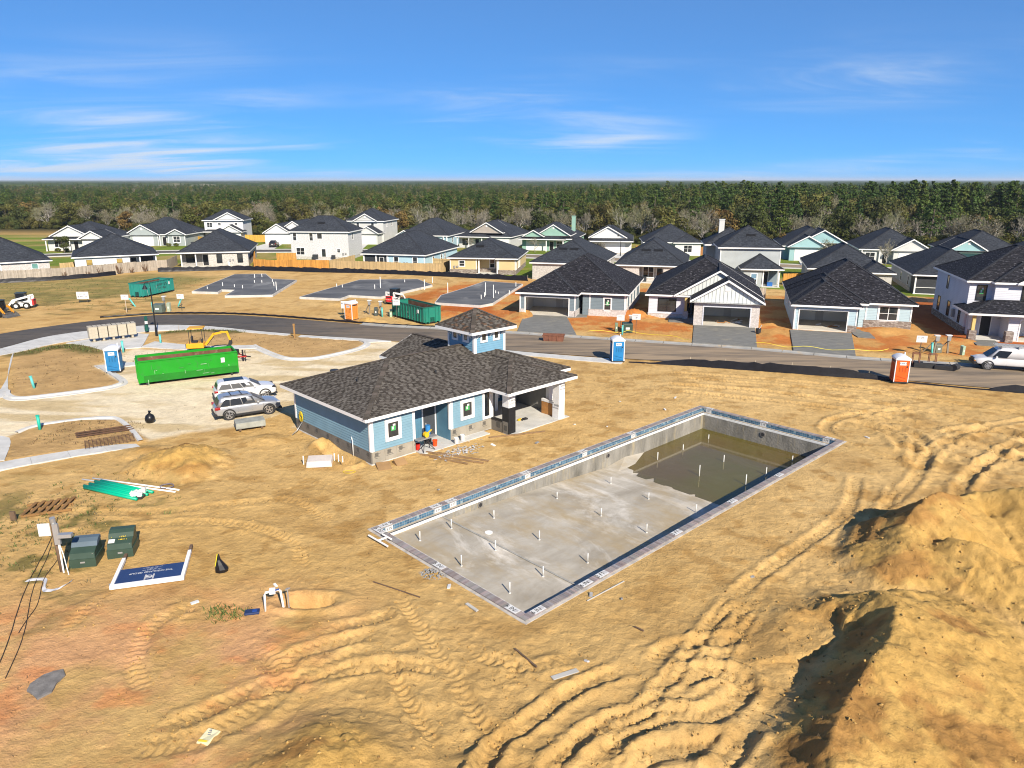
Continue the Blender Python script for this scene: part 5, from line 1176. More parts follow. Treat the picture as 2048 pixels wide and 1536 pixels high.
house('white house whose front gable fills its width, street lamp before it', (17.6, 171.2), -9, [(0, 9.4, 0, 16.6, 2.8, WHITE)], [hip(9.4, 16.6), (-.45, 8.4, -.5, 8, 3.6, .56, 'gy', WHITE, 'F'), (-.45, 9.85, -1.6, 3, 2.88, .36, 'hip')], [('G', 'F', 0, 5.6, 4.6), ('D', 'F', 0, 2.0), ('P', .2, -1.3, 2.8), ('W', 'R', 9.4, 3, .9, .8, 1.4, NB)])
house('low grey house at the wood edge with a red fence at its side', (29.4, 166.2), -6, [(0, 12.2, 0, 13.4, 2.8, LGREY), (6.6, 12.2, -1, 0, 2.8, WHITE)], [hip(12.2, 13.4), (6.1, 12.7, -1.5, 6, 2.93, .5, 'hip')], [('W', 'F', -1, 9.4, .8, 1.8, 1.5, dict(trim=.1, cols=2)), ('D', 'F', 0, 5.2)])
house('sage house with a garage gable turned to the street, right of the chimney house', (57.2, 157.0), -14, [(0, 11.8, 0, 18.6, 2.8, TEAL), (1, 8.0, -2.4, 0, 2.8, TEAL)], [hip(11.8, 18.6), (3.2, 12.4, -.4, 9, 3.7, .56, 'gy', TEAL, 'F'), (.5, 8.5, -3, 4, 2.95, .56, 'gy', TEAL, 'F')], [('N', .1, 7.8, 5.2), ('G', 'F', -2.4, 4.5, 4.8), ('W', 'F', 0, 10.2, .9, 1.2, 1.4, NB)])
house('off white house with garage gable and flowering porch at the wood edge', (70.1, 149.4), -16, [(0, 12.4, 0, 17.6, 2.8, LGREY), (5.8, 12.2, -1.6, 0, 2.8, LGREY)], [hip(12.4, 17.6), (5.2, 12.8, -2.1, 6, 2.93, .58, 'gy', LGREY, 'F')], [('W', 'F', 0, 1.8, .6, 1.8, 1.6, dict(trim=.09, cols=2)), ('D', 'F', 0, 4.6, .95), ('G', 'F', -1.6, 9.1, 4.6), ('P', .2, -.3, 2.8), ('P', 3.5, -.3, 2.8), ('W', 'L', 0, 5, .9, .7, 1.4, NB), ('W', 'L', 0, 7, .9, .7, 1.4, NB)])
house('house with a teal gable and round louvre behind the screened porch house', (84.8, 142.8), -17, [(0, 12.4, 0, 18, 2.8, TEAL)], [hip(12.4, 18), (-.9, 5.6, -1.4, 8, 3.4, .62, 'gy', TEAL, 'F')], [('N', -1.0, 2.4, 4.4)])
house('dark roofed house at the far right edge before the wood', (98.8, 138.0), -17, [(0, 12.4, 0, 18, 2.8, LGREY)], [hip(12.4, 18)])

# front row, still being built: open garages
def open_garage(h, x0, x1, y0, dep, zt, u0, u1, ht, m_, trim=white_trim):
    m = MB(); f = FM('F', y0)
    fquad(m, f, x0, u0, 0, -.1, zt); fquad(m, f, u1, x1, 0, -.1, zt); fquad(m, f, u0, u1, 0, ht, zt)
    m.face([(x0, y0 + dep, -.1), (x0, y0, -.1), (x0, y0, zt), (x0, y0 + dep, zt)]); m.face([(x1, y0, -.1), (x1, y0 + dep, -.1), (x1, y0 + dep, zt), (x1, y0, zt)])
    m.build('wall', m_, h)
    m = MB(); a_, b_, d_ = x0 + .18, x1 - .18, y0 + dep - .2
    m.face([(a_, d_, 0), (b_, d_, 0), (b_, d_, zt), (a_, d_, zt)][::1]); m.face([(a_, y0 + .12, 0), (a_, d_, 0), (a_, d_, zt), (a_, y0 + .12, zt)]); m.face([(b_, d_, 0), (b_, y0 + .12, 0), (b_, y0 + .12, zt), (b_, d_, zt)])
    m.face([(a_, y0 + .12, zt - .12), (b_, y0 + .12, zt - .12), (b_, d_, zt - .12), (a_, d_, zt - .12)]); m.face([(a_, y0 + .12, 0), (u0, y0 + .12, 0), (u0, y0 + .12, zt), (a_, y0 + .12, zt)]); m.face([(u1, y0 + .12, 0), (b_, y0 + .12, 0), (b_, y0 + .12, zt), (u1, y0 + .12, zt)])
    m.build('garage_lining', drywall, h)
    MB().box(x0 + .05, y0 - .02, -.1, x1 - .05, y0 + dep - .1, .115).build('garage_floor', gfloor, h)
    m = MB(); fbox(m, f, u0 - .12, u0, -.14, .04, 0, ht + .12); fbox(m, f, u1, u1 + .12, -.14, .04, 0, ht + .12); fbox(m, f, u0, u1, -.14, .042, ht, ht + .12); m.build('garage_frame', trim, h)
    f = FM('F', y0 + dep - .2); m = MB(); fbox(m, f, (u0 + u1) / 2 - .2, (u0 + u1) / 2 + .7, -.01, .03, .1, 2.15); m.build('inner_door', mat('inner_door', (.55, .54, .52), .6), h)
def junk(h, x, y, z, seed, n=7, where=''):
    rd = random.Random(seed); L = []
    for i in range(n):
        a_ = Vector((x + rd.uniform(-1.6, 1.6), y + rd.uniform(-.8, 1.2), z)); L.append((a_, a_ + Vector((rd.uniform(-1.2, 1.2), rd.uniform(-.5, .9), rd.uniform(0, .25)))))
    L.sort(key=lambda q: q[0].x + q[1].x)
    for i, (a_, b_) in enumerate(L):
        tag(MB().bar(h.matrix_world @ a_, h.matrix_world @ b_, rd.uniform(.08, .22), rd.uniform(.03, .12)).build('offcut', rd.choice((white_trim, plywood, drywall))), ORD[i] + ' offcut from the left on the ' + where + ' garage floor', 'offcut', 'offcuts in the open garages')
ORD = 'first second third fourth fifth sixth seventh eighth ninth tenth eleventh twelfth thirteenth fourteenth fifteenth sixteenth seventeenth eighteenth nineteenth twentieth'.split() + ['%dth' % k for k in range(21, 200)]
TB = dict(trim=.1, sticker=False)
h = house('slate blue house with open garage and pale brick base, left of the front row', (.4, 90.1), -16, [(7.6, 12.9, 1.9, 17, 2.8, SLATE), (0, 7.6, 6.5, 17, 2.8, SLATE)], [(-.45, 13.4, 1.4, 17.5, 2.9, .58, 'hip'), (-.45, 7.5, -.45, 9.5, 2.905, .58, 'hip')],
          [('B', 8.4, 12.9, 1.9, 17, .8, BPALE), ('X', -.04, -.04, -.1, .62, .5, .8, 'brick_base', BPALE), ('X', 6.3, -.04, -.1, 7.12, 3.6, .8, 'brick_base', BPALE), ('W', 'F', 1.9, 10.7, .75, .85, 1.5, dict(trim=.12, sticker=True)), ('T', (('F', 1.9, 8.5), ('F', 1.9, 12.83), ('F', 0, .07), ('F', 0, 7.0)), 2.8), ('D', 'F', 3.6, 7.9, .8, tile_white), ('W', 'R', 12.9, 3.2, .9, .7, 1.4, TB), ('W', 'R', 12.9, 6.2, .9, .8, 1.4, TB), ('W', 'R', 12.9, 9.4, .9, .8, 1.4, TB), ('W', 'R', 12.9, 12.6, .9, .8, 1.4, TB), ('T', (('R', 12.9, 1.97), ('R', 12.9, 16.9)), 2.8)], roof_black)
open_garage(h, 0, 7.05, 0, 6.5, 2.8, .75, 6.2, 2.3, SLATE)
h = house('off white house with board and batten double gable and open garage', (16.2, 88.5), -15, [(0, 4.4, 0, 17, 2.8, LAV), (4.4, 12.6, 2.6, 17, 2.8, LAV)], [(-.45, 13.05, -.45, 17.5, 2.9, .58, 'hip'), (3.0, 13.3, -.75, 9, 2.93, .60, 'gy', siding_mat('batten_board', (.60, .63, .62), 9.), 'F'), (5.0, 13.2, -4.7, 4, 2.96, .60, 'gy', MATS['batten_board'], 'F')],
          [('W', 'F', 0, 2.2, .85, 2.1, 1.55, dict(trim=.05, frame=black_trim, cols=2, rows=2)), ('D', 'F', 2.6, 5.6, 1.0), ('W', 'F', 2.6, 4.75, .3, .35, 1.9, DB), ('X', 4.15, -.75, 0, 4.75, -.15, 1.0, 'brick_pier', BPALE), ('S', 4.4, 5.6, -.6, 2.6), ('B', 0, 4.4, 0, 16, .5, BPALE)], roof_black)
MB().box(4.3, -.6, 1.0, 4.6, -.3, 2.75).build('porch_column', mat('bare_lumber', (.55, .42, .16), .7), h)
open_garage(h, 5.5, 12.7, -4.2, 6.8, 2.85, 6.6, 11.7, 2.25, BPALE, LAV)
for x0, x1, y_, z0, zp in ((3.4, 12.9, -.35, 2.79, .60), (5.4, 12.8, -4.3, 2.82, .60)):
    m = MB(); xm = (x0 + x1) / 2; x_ = x0 + .35
    while x_ < x1 - .2:
        top = z0 + (min(x_ - x0, x1 - x_)) * zp; m.box(x_ - .035, y_ - .035, z0, x_ + .035, y_ + .01, top); x_ += .42
    m.build('batten', mat('batten_grey', (.40, .43, .43), .6), h, kind='stuff'); MB().box(xm - .3, y_ - .05, z0 + 1.3, xm + .3, y_ + .01, z0 + 1.75).build('gable_vent', white_trim, h)
junk_h2 = h
h = house('powder blue house with open double garage and striped black roof', (31.1, 80.7), -17, [(7.2, 12.6, 3.7, 19, 2.8, PBLUE), (0, 7.2, 6.5, 19, 2.8, PBLUE)], [(-.45, 13.05, 3.2, 19.5, 2.9, .60, 'hip'), (-.45, 6.95, -.45, 11, 2.905, .60, 'hip'), (-.45, 7.9, 2.4, 14, 2.91, .60, 'hip')],
          [('B', 7.8, 12.6, 3.7, 19, .85, STONE), ('X', 5.6, -.05, -.1, 6.55, .6, .8, 'brick_base', STONE), ('W', 'F', 3.7, 10.2, .95, 1.9, 1.55, dict(trim=.16, cols=2, sticker=False)), ('T', (('F', 3.7, 7.9), ('F', 3.7, 12.52), ('F', 0, .07), ('F', 0, 6.43)), 2.8), ('D', 'F', 6.5, 7.0, .7, tile_white), ('W', 'L', 0, 10, 1, .8, 1.3, NB), ('W', 'L', 0, 14, 1, .8, 1.3, NB)], roof_black)
open_garage(h, 0, 6.5, 0, 6.5, 2.8, .55, 5.5, 2.3, PBLUE)
junk_h3 = h
h = house('tall white two storey house with black windows cut by the right edge', (48.9, 78.5), -16, [(0, 2.2, 0, 13, 5.75, LAV), (2.2, 12, -.9, 13, 5.75, LAV), (.2, 3.2, -.9, 0, 2.75, LAV)], [(-.45, 12.5, -.45, 13.5, 5.85, .52, 'hip'), (1.9, 12.5, -1.35, 6, 5.86, .52, 'hip'), (4.0, 6.6, -1.6, 3, 5.85, .55, 'gy', LAV, 'F'), (-.9, 12.6, -4.3, 1.6, 2.95, .36, 'hip')],
          [('B', 0, 3.2, 0, 13, .7, STONE), ('W', 'F', 0, 1.2, 3.75, .9, 1.6, dict(trim=.05, frame=black_trim, rows=1, sticker=True)), ('W', 'F', -.9, 5.3, 3.75, 1.05, 1.65, dict(trim=.1, frame=black_trim, rows=1, sticker=True)), ('W', 'L', 0, 2.0, .9, .75, 1.7, dict(trim=.03, frame=black_trim)), ('W', 'L', 0, 6.4, .9, 1.0, 1.7, dict(trim=.03, frame=black_trim)), ('W', 'L', 0, 10.6, .9, 1.0, 1.7, dict(trim=.03, frame=black_trim)), ('W', 'L', 0, 8.0, 3.9, .7, 1.5, dict(trim=.03, frame=black_trim)), ('X', -.28, 3.6, 1.2, -.05, 4.1, 2.1, 'meter_box', MATS['meter_grey']), ('X', -.5, -4.0, 0, .2, -3.3, 1.1, 'stone_pier', STONE), ('X', 2.9, -4.0, 0, 3.6, -3.3, 1.1, 'stone_pier', STONE), ('S', .2, 3.2, -3.6, 0), ('D', 'F', -.9, 1.8)], roof_black)
MB().box(-.3, -3.85, 1.1, .0, -3.5, 2.8).build('porch_column', MATS['bare_lumber'], h)
open_garage(h, 3.2, 12, -3.3, 6.2, 2.8, 4.3, 10.8, 2.25, LAV)
junk_h4 = h
bpy.context.view_layer.update()
junk(junk_h2, 9.4, -1.5, .16, 5, 10, 'batten gable house'); junk(junk_h3, 3.4, 2.2, .16, 6, 8, 'powder blue house'); junk(junk_h4, 6.4, -1.0, .16, 7, 7, 'tall white house')
# little drives of the back row, only their near ends show
for P4 in ([(-60.5, 194.8), (-58, 179.6), (-64.6, 179.6), (-65.2, 194.8)], [(-37.8, 194), (-36.5, 180), (-41.5, 180.4), (-42.2, 194.5)], [(21.0, 169.8), (26.4, 168.8), (24.6, 158.8), (19.6, 160.2)], [(59.6, 153.0), (65.0, 151.8), (62.4, 143.6), (57.2, 145.4)], [(76.4, 145.6), (81, 144.2), (79, 137.6), (74.2, 139.2)], [(-98, 189), (-92, 189), (-92, 174), (-97.4, 173)]):
    pave('driveway', ccw(P4), .11, slab_c)
# ------------------------------------------------------------------ fences
def fence(label, path, hgt, base, var, cat='fence', board=.14, post_side=1, panel=2.4, lean=0., group=None):
    root = thing('wooden_fence', label, cat, (path[0][0], path[0][1], 0), 0, group); rd = random.Random(len(label)); ox, oy = path[0]
    fm = mat('fence_wood_%d' % int(base[0] * 1000), (1, 1, 1), .85, 0, .2, 2, .2, 30, attr=True)
    for (ax, ay), (bx, by) in zip(path[:-1], path[1:]):
        L = math.hypot(bx - ax, by - ay); n = max(1, round(L / panel)); dx, dy = (bx - ax) / L, (by - ay) / L
        nx_, ny_ = dy, -dx
        for k in range(n):
            m = MB(); s0, s1 = L * k / n, L * (k + 1) / n; s = s0; h0 = hgt + rd.uniform(-.05, .05); z0 = 0
            while s < s1 - .02:
                e = min(s1, s + board); g = 1 + rd.uniform(-var, var); c_ = tuple(x * g for x in base); zz_ = h0 + rd.uniform(-.02, .02)
                p = [(ax - ox + dx * q + nx_ * o_, ay - oy + dy * q + ny_ * o_) for q, o_ in ((s, 0), (e - .012, 0), (e - .012, -.03), (s, -.03))]
                m.prism(ccw(p), -.05, zz_, c_); s = e
            m.build('fence_panel', fm, root, kind='stuff')
            m = MB()
            for z_ in (.4, 1.0, 1.6):
                m.bar((ax - ox + dx * s0 - nx_ * .06, ay - oy + dy * s0 - ny_ * .06, z_), (ax - ox + dx * s1 - nx_ * .06, ay - oy + dy * s1 - ny_ * .06, z_), .05, .09, base)
            m.build('fence_rail', fm, root, kind='stuff')
            MB().box(ax - ox + dx * s0 - nx_ * .12 - .05, ay - oy + dy * s0 - ny_ * .12 - .05, 0, ax - ox + dx * s0 - nx_ * .12 + .05, ay - oy + dy * s0 - ny_ * .12 + .05, hgt, base).build('fence_post', fm, root)
    return root
GREYW, HONEY, PALE, YEL = (.36, .31, .25), (.50, .24, .05), (.47, .34, .17), (.60, .36, .07)
fence('weathered grey plank fence along the weedy lot at left', [(-100, 113), (-84.8, 120.3), (-76.2, 126.0), (-67.4, 136.4), (-64.8, 138.2), (-66.8, 147)], 1.85, GREYW, .22)
fence('honey coloured plank fence round the two storey white brick house', [(-56.0, 160.5), (-48.8, 138.9), (-42, 138.4), (-34.2, 137.6)], 1.85, HONEY, .22)
fence('short honey fence return beside the white brick house patio', [(-48.5, 152), (-44.6, 152.6)], 1.8, HONEY, .2)
fence('pale new plank fence around the pale blue house', [(-34.1, 137.5), (-20.3, 133.6), (-12.9, 131.8), (-11.0, 139.6), (-15.2, 141)], 1.85, PALE, .18)
fence('fence running back beside the honey fence towards the pale blue house', [(-34.0, 137.7), (-31.4, 147.5)], 1.85, PALE, .18)
fence('yellow board gate fence by the far left house', [(-116, 166.5), (-110.6, 168)], 1.9, YEL, .15)
fence('yellow plank fence beside the brick house at the back street', [(-85.4, 199.6), (-79.6, 194.5)], 1.9, YEL, .15)
fence('yellow plank fence between the two white back row houses', [(-73.0, 203), (-66.6, 202.4)], 1.9, YEL, .15)
fence('short pale fence with open gate between the left houses', [(-82, 133.4), (-79.6, 136.2)], 1.8, PALE, .2)
fence('weathered picket fence between the two white front row houses', [(29.8, 103.6), (35.6, 102.0)], 1.7, (.46, .40, .33), .2)
fence('orange plank fence right of the two storey grey house', [(43.6, 117.5), (50.2, 118.4)], 1.8, HONEY, .2)
fence('reddish plank fence by the low grey back row house', [(42.0, 166.4), (48.5, 165.0)], 1.8, (.38, .17, .06), .2)
fence('grey plank fence at the side of the sage garage house', [(53.4, 160), (56.4, 157.2)], 1.8, (.24, .19, .14), .2)
fence('short honey fence beside the white gable house', [(28.4, 169.4), (31.6, 168.4)], 1.8, HONEY, .2)
# silt fences: black cloth sagging between stakes
cloth = mat('black_geotextile', (.010, .0095, .012), .4, 0, .3, 2, .4, 6, spec=.3); stake_m = mat('stake_wood', (.42, .36, .27), .85)
def silt(label, pts, h, seed, sp=2.4, lift=None):
    root = thing('silt_fence', label, 'silt fence', (pts[0][0], pts[0][1], 0)); ox, oy = pts[0]; rd = random.Random(seed)
    Q_ = resample(pts, max(3, int(sum(math.dist(a, b) for a, b in zip(pts[:-1], pts[1:])) / .6))); m = MB(); rows = []
    for i, p in enumerate(Q_):
        hh = h * (lift(i / (len(Q_) - 1)) if lift else 1) * rd.uniform(.8, 1.08); z = gz(*p); w = rd.uniform(-.06, .06)
        rows.append([(p[0] - ox + .12, p[1] - oy - .14, z + .01), (p[0] - ox + w * .5, p[1] - oy - .06, z + hh * .35), (p[0] - ox + w, p[1] - oy + .02, z + hh), (p[0] - ox + w, p[1] - oy + .05, z + hh), (p[0] - ox, p[1] - oy + .1, z - .05)])
    m.loft(rows, False, False); m.build('cloth', cloth, root)
    n = max(2, int(len(Q_) * .6 / sp))
    for k in range(n + 1):
        p = Q_[int(k * (len(Q_) - 1) / n)]; z = gz(*p); hh = h * (lift(k / n) if lift else 1)
        if hh > .25: MB().bar((p[0] - ox, p[1] - oy + .09, z - .1), (p[0] - ox + rd.uniform(-.06, .06), p[1] - oy + .09, z + hh + .15), .04, .04).build('stake', stake_m, root)
silt('black silt fence along the back of the slab lots', [(-65, 134.6), (-57, 136.6), (-48.8, 137.4), (-36.9, 134.6), (-25, 132.4), (-11.2, 127.8), (2.6, 122.4)], .85, 1)
silt('torn black silt fence hanging under the grey plank fence', [(-92, 114.6), (-84.8, 118.9), (-78, 122.6), (-73, 127), (-70.6, 130.6)], .7, 2)
silt('sagging black silt fence between the road and the pool yard', [(10.8, 65.6), (13.5, 64.9), (16.7, 64.0), (25.4, 61.2), (30.0, 60.0), (33.4, 58.4), (38.0, 56.4), (44, 54.2), (52, 51)], .8, 3, 2.8, lambda t_: np.interp(t_, [0, .05, .12, .3, .42, .5, .53, .66, .70, .76, 1], [.12, .15, .8, 1, .9, .4, .16, .12, .85, .5, .2]))
silt('low black silt fence behind the powder blue and two storey houses', [(53.5, 101.2), (58.8, 99.6), (66, 97)], .6, 4)
m = MB(); q = resample([(-50.4, 88.2), (-45.6, 90.6), (-41.8, 91.3), (-35.1, 90.9), (-27.9, 88.8), (-20.9, 86.0), (-14.1, 83.5), (-6, 81.6)], 90); m.tube([(p[0], p[1], .10 + .03 * math.sin(i * 2.3)) for i, p in enumerate(q)], .11, 6)
tag(m.build('erosion_sock', cloth, None, True), 'thin black erosion sock along the far road edge', 'erosion sock')

# ------------------------------------------------------------------ portable toilets
def toilet(label, loc, rz, c, sc, pr, style):
    g = thing('portable_toilet', label, 'toilet', (*loc, 0.06), rz, 'portable toilets')
    body = mat('toilet_' + style, c, .5, 0, .10, 1.6, .15, 12); dk = mat('toilet_dk_' + style, tuple(x * .75 for x in c), .5)
    wt = mat('toilet_white', (.66, .67, .69), .5, 0, .06)
    soften(MB().box(-.56, -.54, .1, .56, .56, 1.98).build('cabin', body, g), .03)
    o = MB().box(-.47, -.575, .14, .47, -.541, 1.92).build('door', body, g)
    for x_ in (-.24, -.02, .2): MB().box(x_, -.592, .95, x_ + .09, -.575, 1.36).build('door_rib', dk, o)
    MB().bar((-.4, -.585, .35), (.38, -.585, .2), .05, .02).bar((-.4, -.585, .62), (.38, -.585, .4), .05, .02).build('door_rib', dk, o)
    MB().box(.3, -.61, 1.35, .4, -.575, 1.46).build('latch', dark_plastic, o)
    for x_ in (-.57, .5): MB().box(x_, -.57, .1, x_ + .07, -.5, 2.0).build('corner_post', wt, g)
    for x_ in (-.575, .555): 
        for k in range(3): MB().box(x_ - .012, -.4 + k * .3, .3, x_ + .032, -.22 + k * .3, 1.6).build('side_rib', dk, g)
        MB().box(x_ - .015, -.42, 1.72, x_ + .035, .42, 1.86).build('side_vent', dark_plastic, g)
    rg = []
    for y_ in (-.62, .62):
        rg.append([(x_, y_, 1.96 + .34 * math.cos(x_ / .62 * 1.35) ** .8) for x_ in np.linspace(-.6, .6, 9)] + [(.6, y_, 1.93), (-.6, y_, 1.93)])
    soften(MB().loft([rg[1], rg[0]]).build('roof', wt, g, True), .02)
    MB().cyl((.35, .4, 2.0), (.35, .4, 2.42), .05, 8).build('vent_pipe', wt, g)
    o = MB().box(-.24, -.585, 1.52, .26, -.573, 1.80).build('name_plate', tile_white, g); text('plate_print', pr, .17, o, (.01, -.588, 1.68), (R(90), 0, 0), mat('plate_ink', (.03, .12, .3), .6), .8)
    MB().box(-.6, -.58, 0, .6, .6, .1).build('skid', dark_plastic, g)
    return g
toilet('blue portable toilet by the green open container', (-34.9, 62.2), R(14), (.018, .16, .36), 1, 3, 'blue')
toilet('blue portable toilet on the pavement beside the road bend', (9.75, 66.0), R(4), (.012, .17, .42), 1, 5, 'sky')
toilet('red orange portable toilet by the silt fence at right', (32.2, 58.7), R(-10), (.62, .10, .012), 1, 7, 'red')
toilet('faded orange portable toilet before the slab lots', (-19.3, 86.8), R(-28), (.72, .26, .05), 1, 4, 'orange')

# ------------------------------------------------------------------ roll-off containers
rust = mat('rusty_steel', (.13, .06, .035), .85, 0, .35, 1.5, .4, 12, dirt=((.30, .24, .18), 2.2, .58, .6)); pale_dirt = mat('debris', (.45, .38, .28), .9, 0, .4, 3)
def rolloff(label, loc, rz, L, Wd, H, c, style, ribs=True, prt=None):
    g = thing('roll_off_container', label, 'container', (*loc, .05), rz, 'roll-off containers'); cm = mat('container_' + style, c, .5, .0, .12, .9, .1, 10, dirt=(tuple(x * .4 + .03 for x in c), 1.8, .54, .55)); dk = mat('container_dk_' + style, tuple(x * .62 for x in c), .55, 0, .15)
    hw = Wd / 2; z0 = .22; th = .06
    for s in (-1, 1):
        MB().hexa([(-L / 2, s * hw - th * (s > 0), z0), (L / 2, s * hw - th * (s > 0), z0), (L / 2, s * hw + th * (s < 0), z0), (-L / 2, s * hw + th * (s < 0), z0), (-L / 2, s * hw - th * (s > 0), H), (L / 2, s * hw - th * (s > 0), H), (L / 2, s * hw + th * (s < 0), H), (-L / 2, s * hw + th * (s < 0), H)]).build('side_wall', cm, g)
        MB().box(-L / 2, s * (hw - th - .012) - .01, z0, L / 2, s * (hw - th - .012) + .01, H - .1).build('inner_face', rust, g)
        MB().box(-L / 2 - .03, s * hw - .07, H, L / 2 + .03, s * hw + .07, H + .1).build('top_rail', dk if ribs else cm, g)
        if ribs:
            for k in range(int(L / .62)): x_ = -L / 2 + .35 + k * .62; MB().box(x_ - .05, s * hw - (.0 if s > 0 else .07), z0, x_ + .05, s * hw + (.07 if s > 0 else 0), H).build('rib', cm, g)
        else: MB().hexa([(-L / 2 + .3, s * (hw + .02) - .02, z0), (L / 2, s * (hw + .02) - .02, z0), (L / 2, s * (hw + .02) + .02, z0), (-L / 2 + .3, s * (hw + .02) + .02, z0), (-L / 2 + .3, s * (hw) - .02, .78), (L / 2, s * hw - .02, .78), (L / 2, s * (hw - .0) + .02, .78), (-L / 2 + .3, s * hw + .02, .78)]).build('lower_band', dk, g)
    for x_, s in ((-L / 2, -1), (L / 2, 1)):
        MB().box(x_ - th / 2, -hw + th, z0, x_ + th / 2, hw - th, H).build('end_wall', cm, g)
        for y_ in (-hw + .25, -.45, .45, hw - .25): MB().box(x_ + (0 if s > 0 else -.12), y_ - .06, z0 - .1, x_ + (.12 if s > 0 else 0), y_ + .06, H - .05).build('end_rib', cm, g)
        MB().box(x_ - .06, -hw, H - .02, x_ + .06, hw, H + .08).build('end_rail', dk if ribs else cm, g)
        MB().box(x_ + (.0 if s > 0 else -.03), -.3, z0 - .1, x_ + (.03 if s > 0 else 0), .3, .75).build('hook_recess', dark_plastic, g)
    MB().box(-L / 2, -hw + th, z0, L / 2, hw - th, z0 + .05).build('floor', rust, g)
    for y_ in (-.45, .45): MB().box(-L / 2, y_ - .06, .02, L / 2, y_ + .06, z0).build('skid_rail', dk, g)
    for x_ in (-L / 2 + .5, L / 2 - .5):
        for y_ in (-hw + .1, hw - .1): MB().cyl((x_, y_ - .08, .1), (x_, y_ + .08, .1), .1, 10).build('roller', dark_plastic, g)
    rd = random.Random(len(label)); m = MB()
    for i in range(26):
        p_ = Vector((rd.uniform(-L / 2 + .5, L / 2 - .5), rd.uniform(-hw + .3, hw - .3), z0 + .1 + rd.random() * .25)); m.bar(p_, p_ + Vector((rd.uniform(-.7, .7), rd.uniform(-.5, .5), rd.uniform(0, .3))), rd.uniform(.06, .3), rd.uniform(.03, .15))
    m.build('rubble', pale_dirt, g, kind='stuff')
    if prt:
        for q in prt: o = text('side_print', q[0], q[1], g, (q[2], -hw - .085, q[3]), (R(90), 0, 0), q[4], .9)
    sc_ = mat('scrape_' + style, tuple(min(1, x * .5 + .05) for x in c), .8, 0, .4, 4); sl_ = mat('scuff_' + style, tuple(min(1, x * .6 + .22) for x in c), .7, 0, .3, 5)
    for i in range(22):
        a_ = rd.uniform(-L / 2 + .4, L / 2 - .5); z_ = rd.uniform(.35, H - .15); w_ = rd.uniform(.04, .5) if i % 3 else rd.uniform(.02, .06); h_ = rd.uniform(.01, .05) if i % 3 else rd.uniform(.15, .6); MB().box(a_, -hw - .045 - .001 * i, z_ - h_, a_ + w_, -hw - .03, min(z_, H)).build('scrape', sc_ if i % 2 else sl_, g)
    MB().box(L / 2 - 1.3, -hw - .08, 1.2, L / 2 - 1.0, -hw - .005, 1.6).build('sticker', tile_white, g)
    return g
pr_d = mat('stencil_dark', (.03, .05, .06), .6); pr_w = mat('stencil_white', (.7, .7, .7), .6)
rolloff('bright green roll-off container with rusty inside in the car park', (-27.6, 60.3), R(30), 7.6, 2.4, 1.95, (.006, .235, .008), 'lime', False)
rolloff('teal ribbed roll-off container on the weedy back lot', (-53.1, 107.6), R(78), 6.6, 2.4, 1.9, (.02, .22, .19), 'teal', True, None)
rolloff('dark green roll-off container with rubble beside the road and slabs', (-11.6, 87.2), R(-51), 7.2, 2.4, 1.9, (.012, .17, .12), 'bottle', True)
g = bpy.data.objects['roll_off_container.001'] if 'roll_off_container.001' in bpy.data.objects else None
if g:
    for s_, z_, t_ in ((9, 1.45, .5), (12, .95, .36)): text('side_print', s_, t_, g, (.6, -1.29, z_), (R(90), 0, 0), pr_d, .8)

# brown steel tub at the kerb
g = thing('steel_mortar_tub', 'rusty brown steel tub at the kerb before the slate blue house', 'tub', (4.35, 74.7, .08), R(-8)); ru2 = mat('brown_rust', (.16, .065, .04), .8, 0, .3, 2)
m = MB(); a_, b_, zt = 1.0, .45, .62
P8 = [(-a_, -b_, .02), (a_, -b_, .02), (a_, b_, .02), (-a_, b_, .02), (-a_ - .14, -b_ - .05, zt), (a_ + .14, -b_ - .05, zt), (a_ + .14, b_ + .05, zt), (-a_ - .14, b_ + .05, zt)]
m.hexa(P8, None, 't'); o = m.build('tub_shell', ru2, g); so = o.modifiers.new('solid', 'SOLIDIFY'); so.thickness = .04
for x_ in (-.45, .35): MB().box(x_, -b_ - .085, .1, x_ + .09, -b_ + .0, zt).build('rib', ru2, g)
MB().box(-1.18, -.54, zt, 1.18, -.46, zt + .05).box(-1.18, .46, zt, 1.18, .54, zt + .05).build('rim', ru2, g)

# ------------------------------------------------------------------ cluster mailboxes
beige = mat('mailbox_beige', (.40, .36, .285), .5, 0, .05); beige_l = mat('mailbox_door', (.42, .375, .29), .5, 0, .05); beige_d = mat('mailbox_line', (.28, .25, .20), .6)
names = ['front left end', 'second from the left', 'middle', 'second from the right', 'right end near the lamp post']
for k in range(5):
    x, y = -43.3 + k * .72, 74.1 + k * .543
    g = thing('cluster_mailbox', 'beige cluster mailbox, ' + names[k] + ' of the front row of five', 'mailbox', (x, y, .085), R(37), 'cluster mailboxes on the pad')
    soften(MB().box(-.405, -.26, .36, .405, .26, 1.52).build('cabinet', beige, g), .015)
    MB().box(-.42, -.28, 1.52, .42, .28, 1.58).build('lid', beige, g); MB().box(-.1, -.1, 0, .1, .1, .36).build('pedestal', beige, g); MB().box(-.25, -.25, 0, .25, .25, .04).build('base_plate', beige_d, g)
    for i in range(3):
        for j in range(4 if i < 2 else 3):
            h0 = .26 if i < 2 else .36; MB().box(-.385 + i * .26, -.275, .42 + j * (h0 + .01), -.385 + i * .26 + .235, -.259, .42 + j * (h0 + .01) + h0 - .025).build('mail_door', beige_l, g)
    MB().box(-.03, -.05, 1.58, .03, .05, 1.68).build('lid_knob', dark_plastic, g)
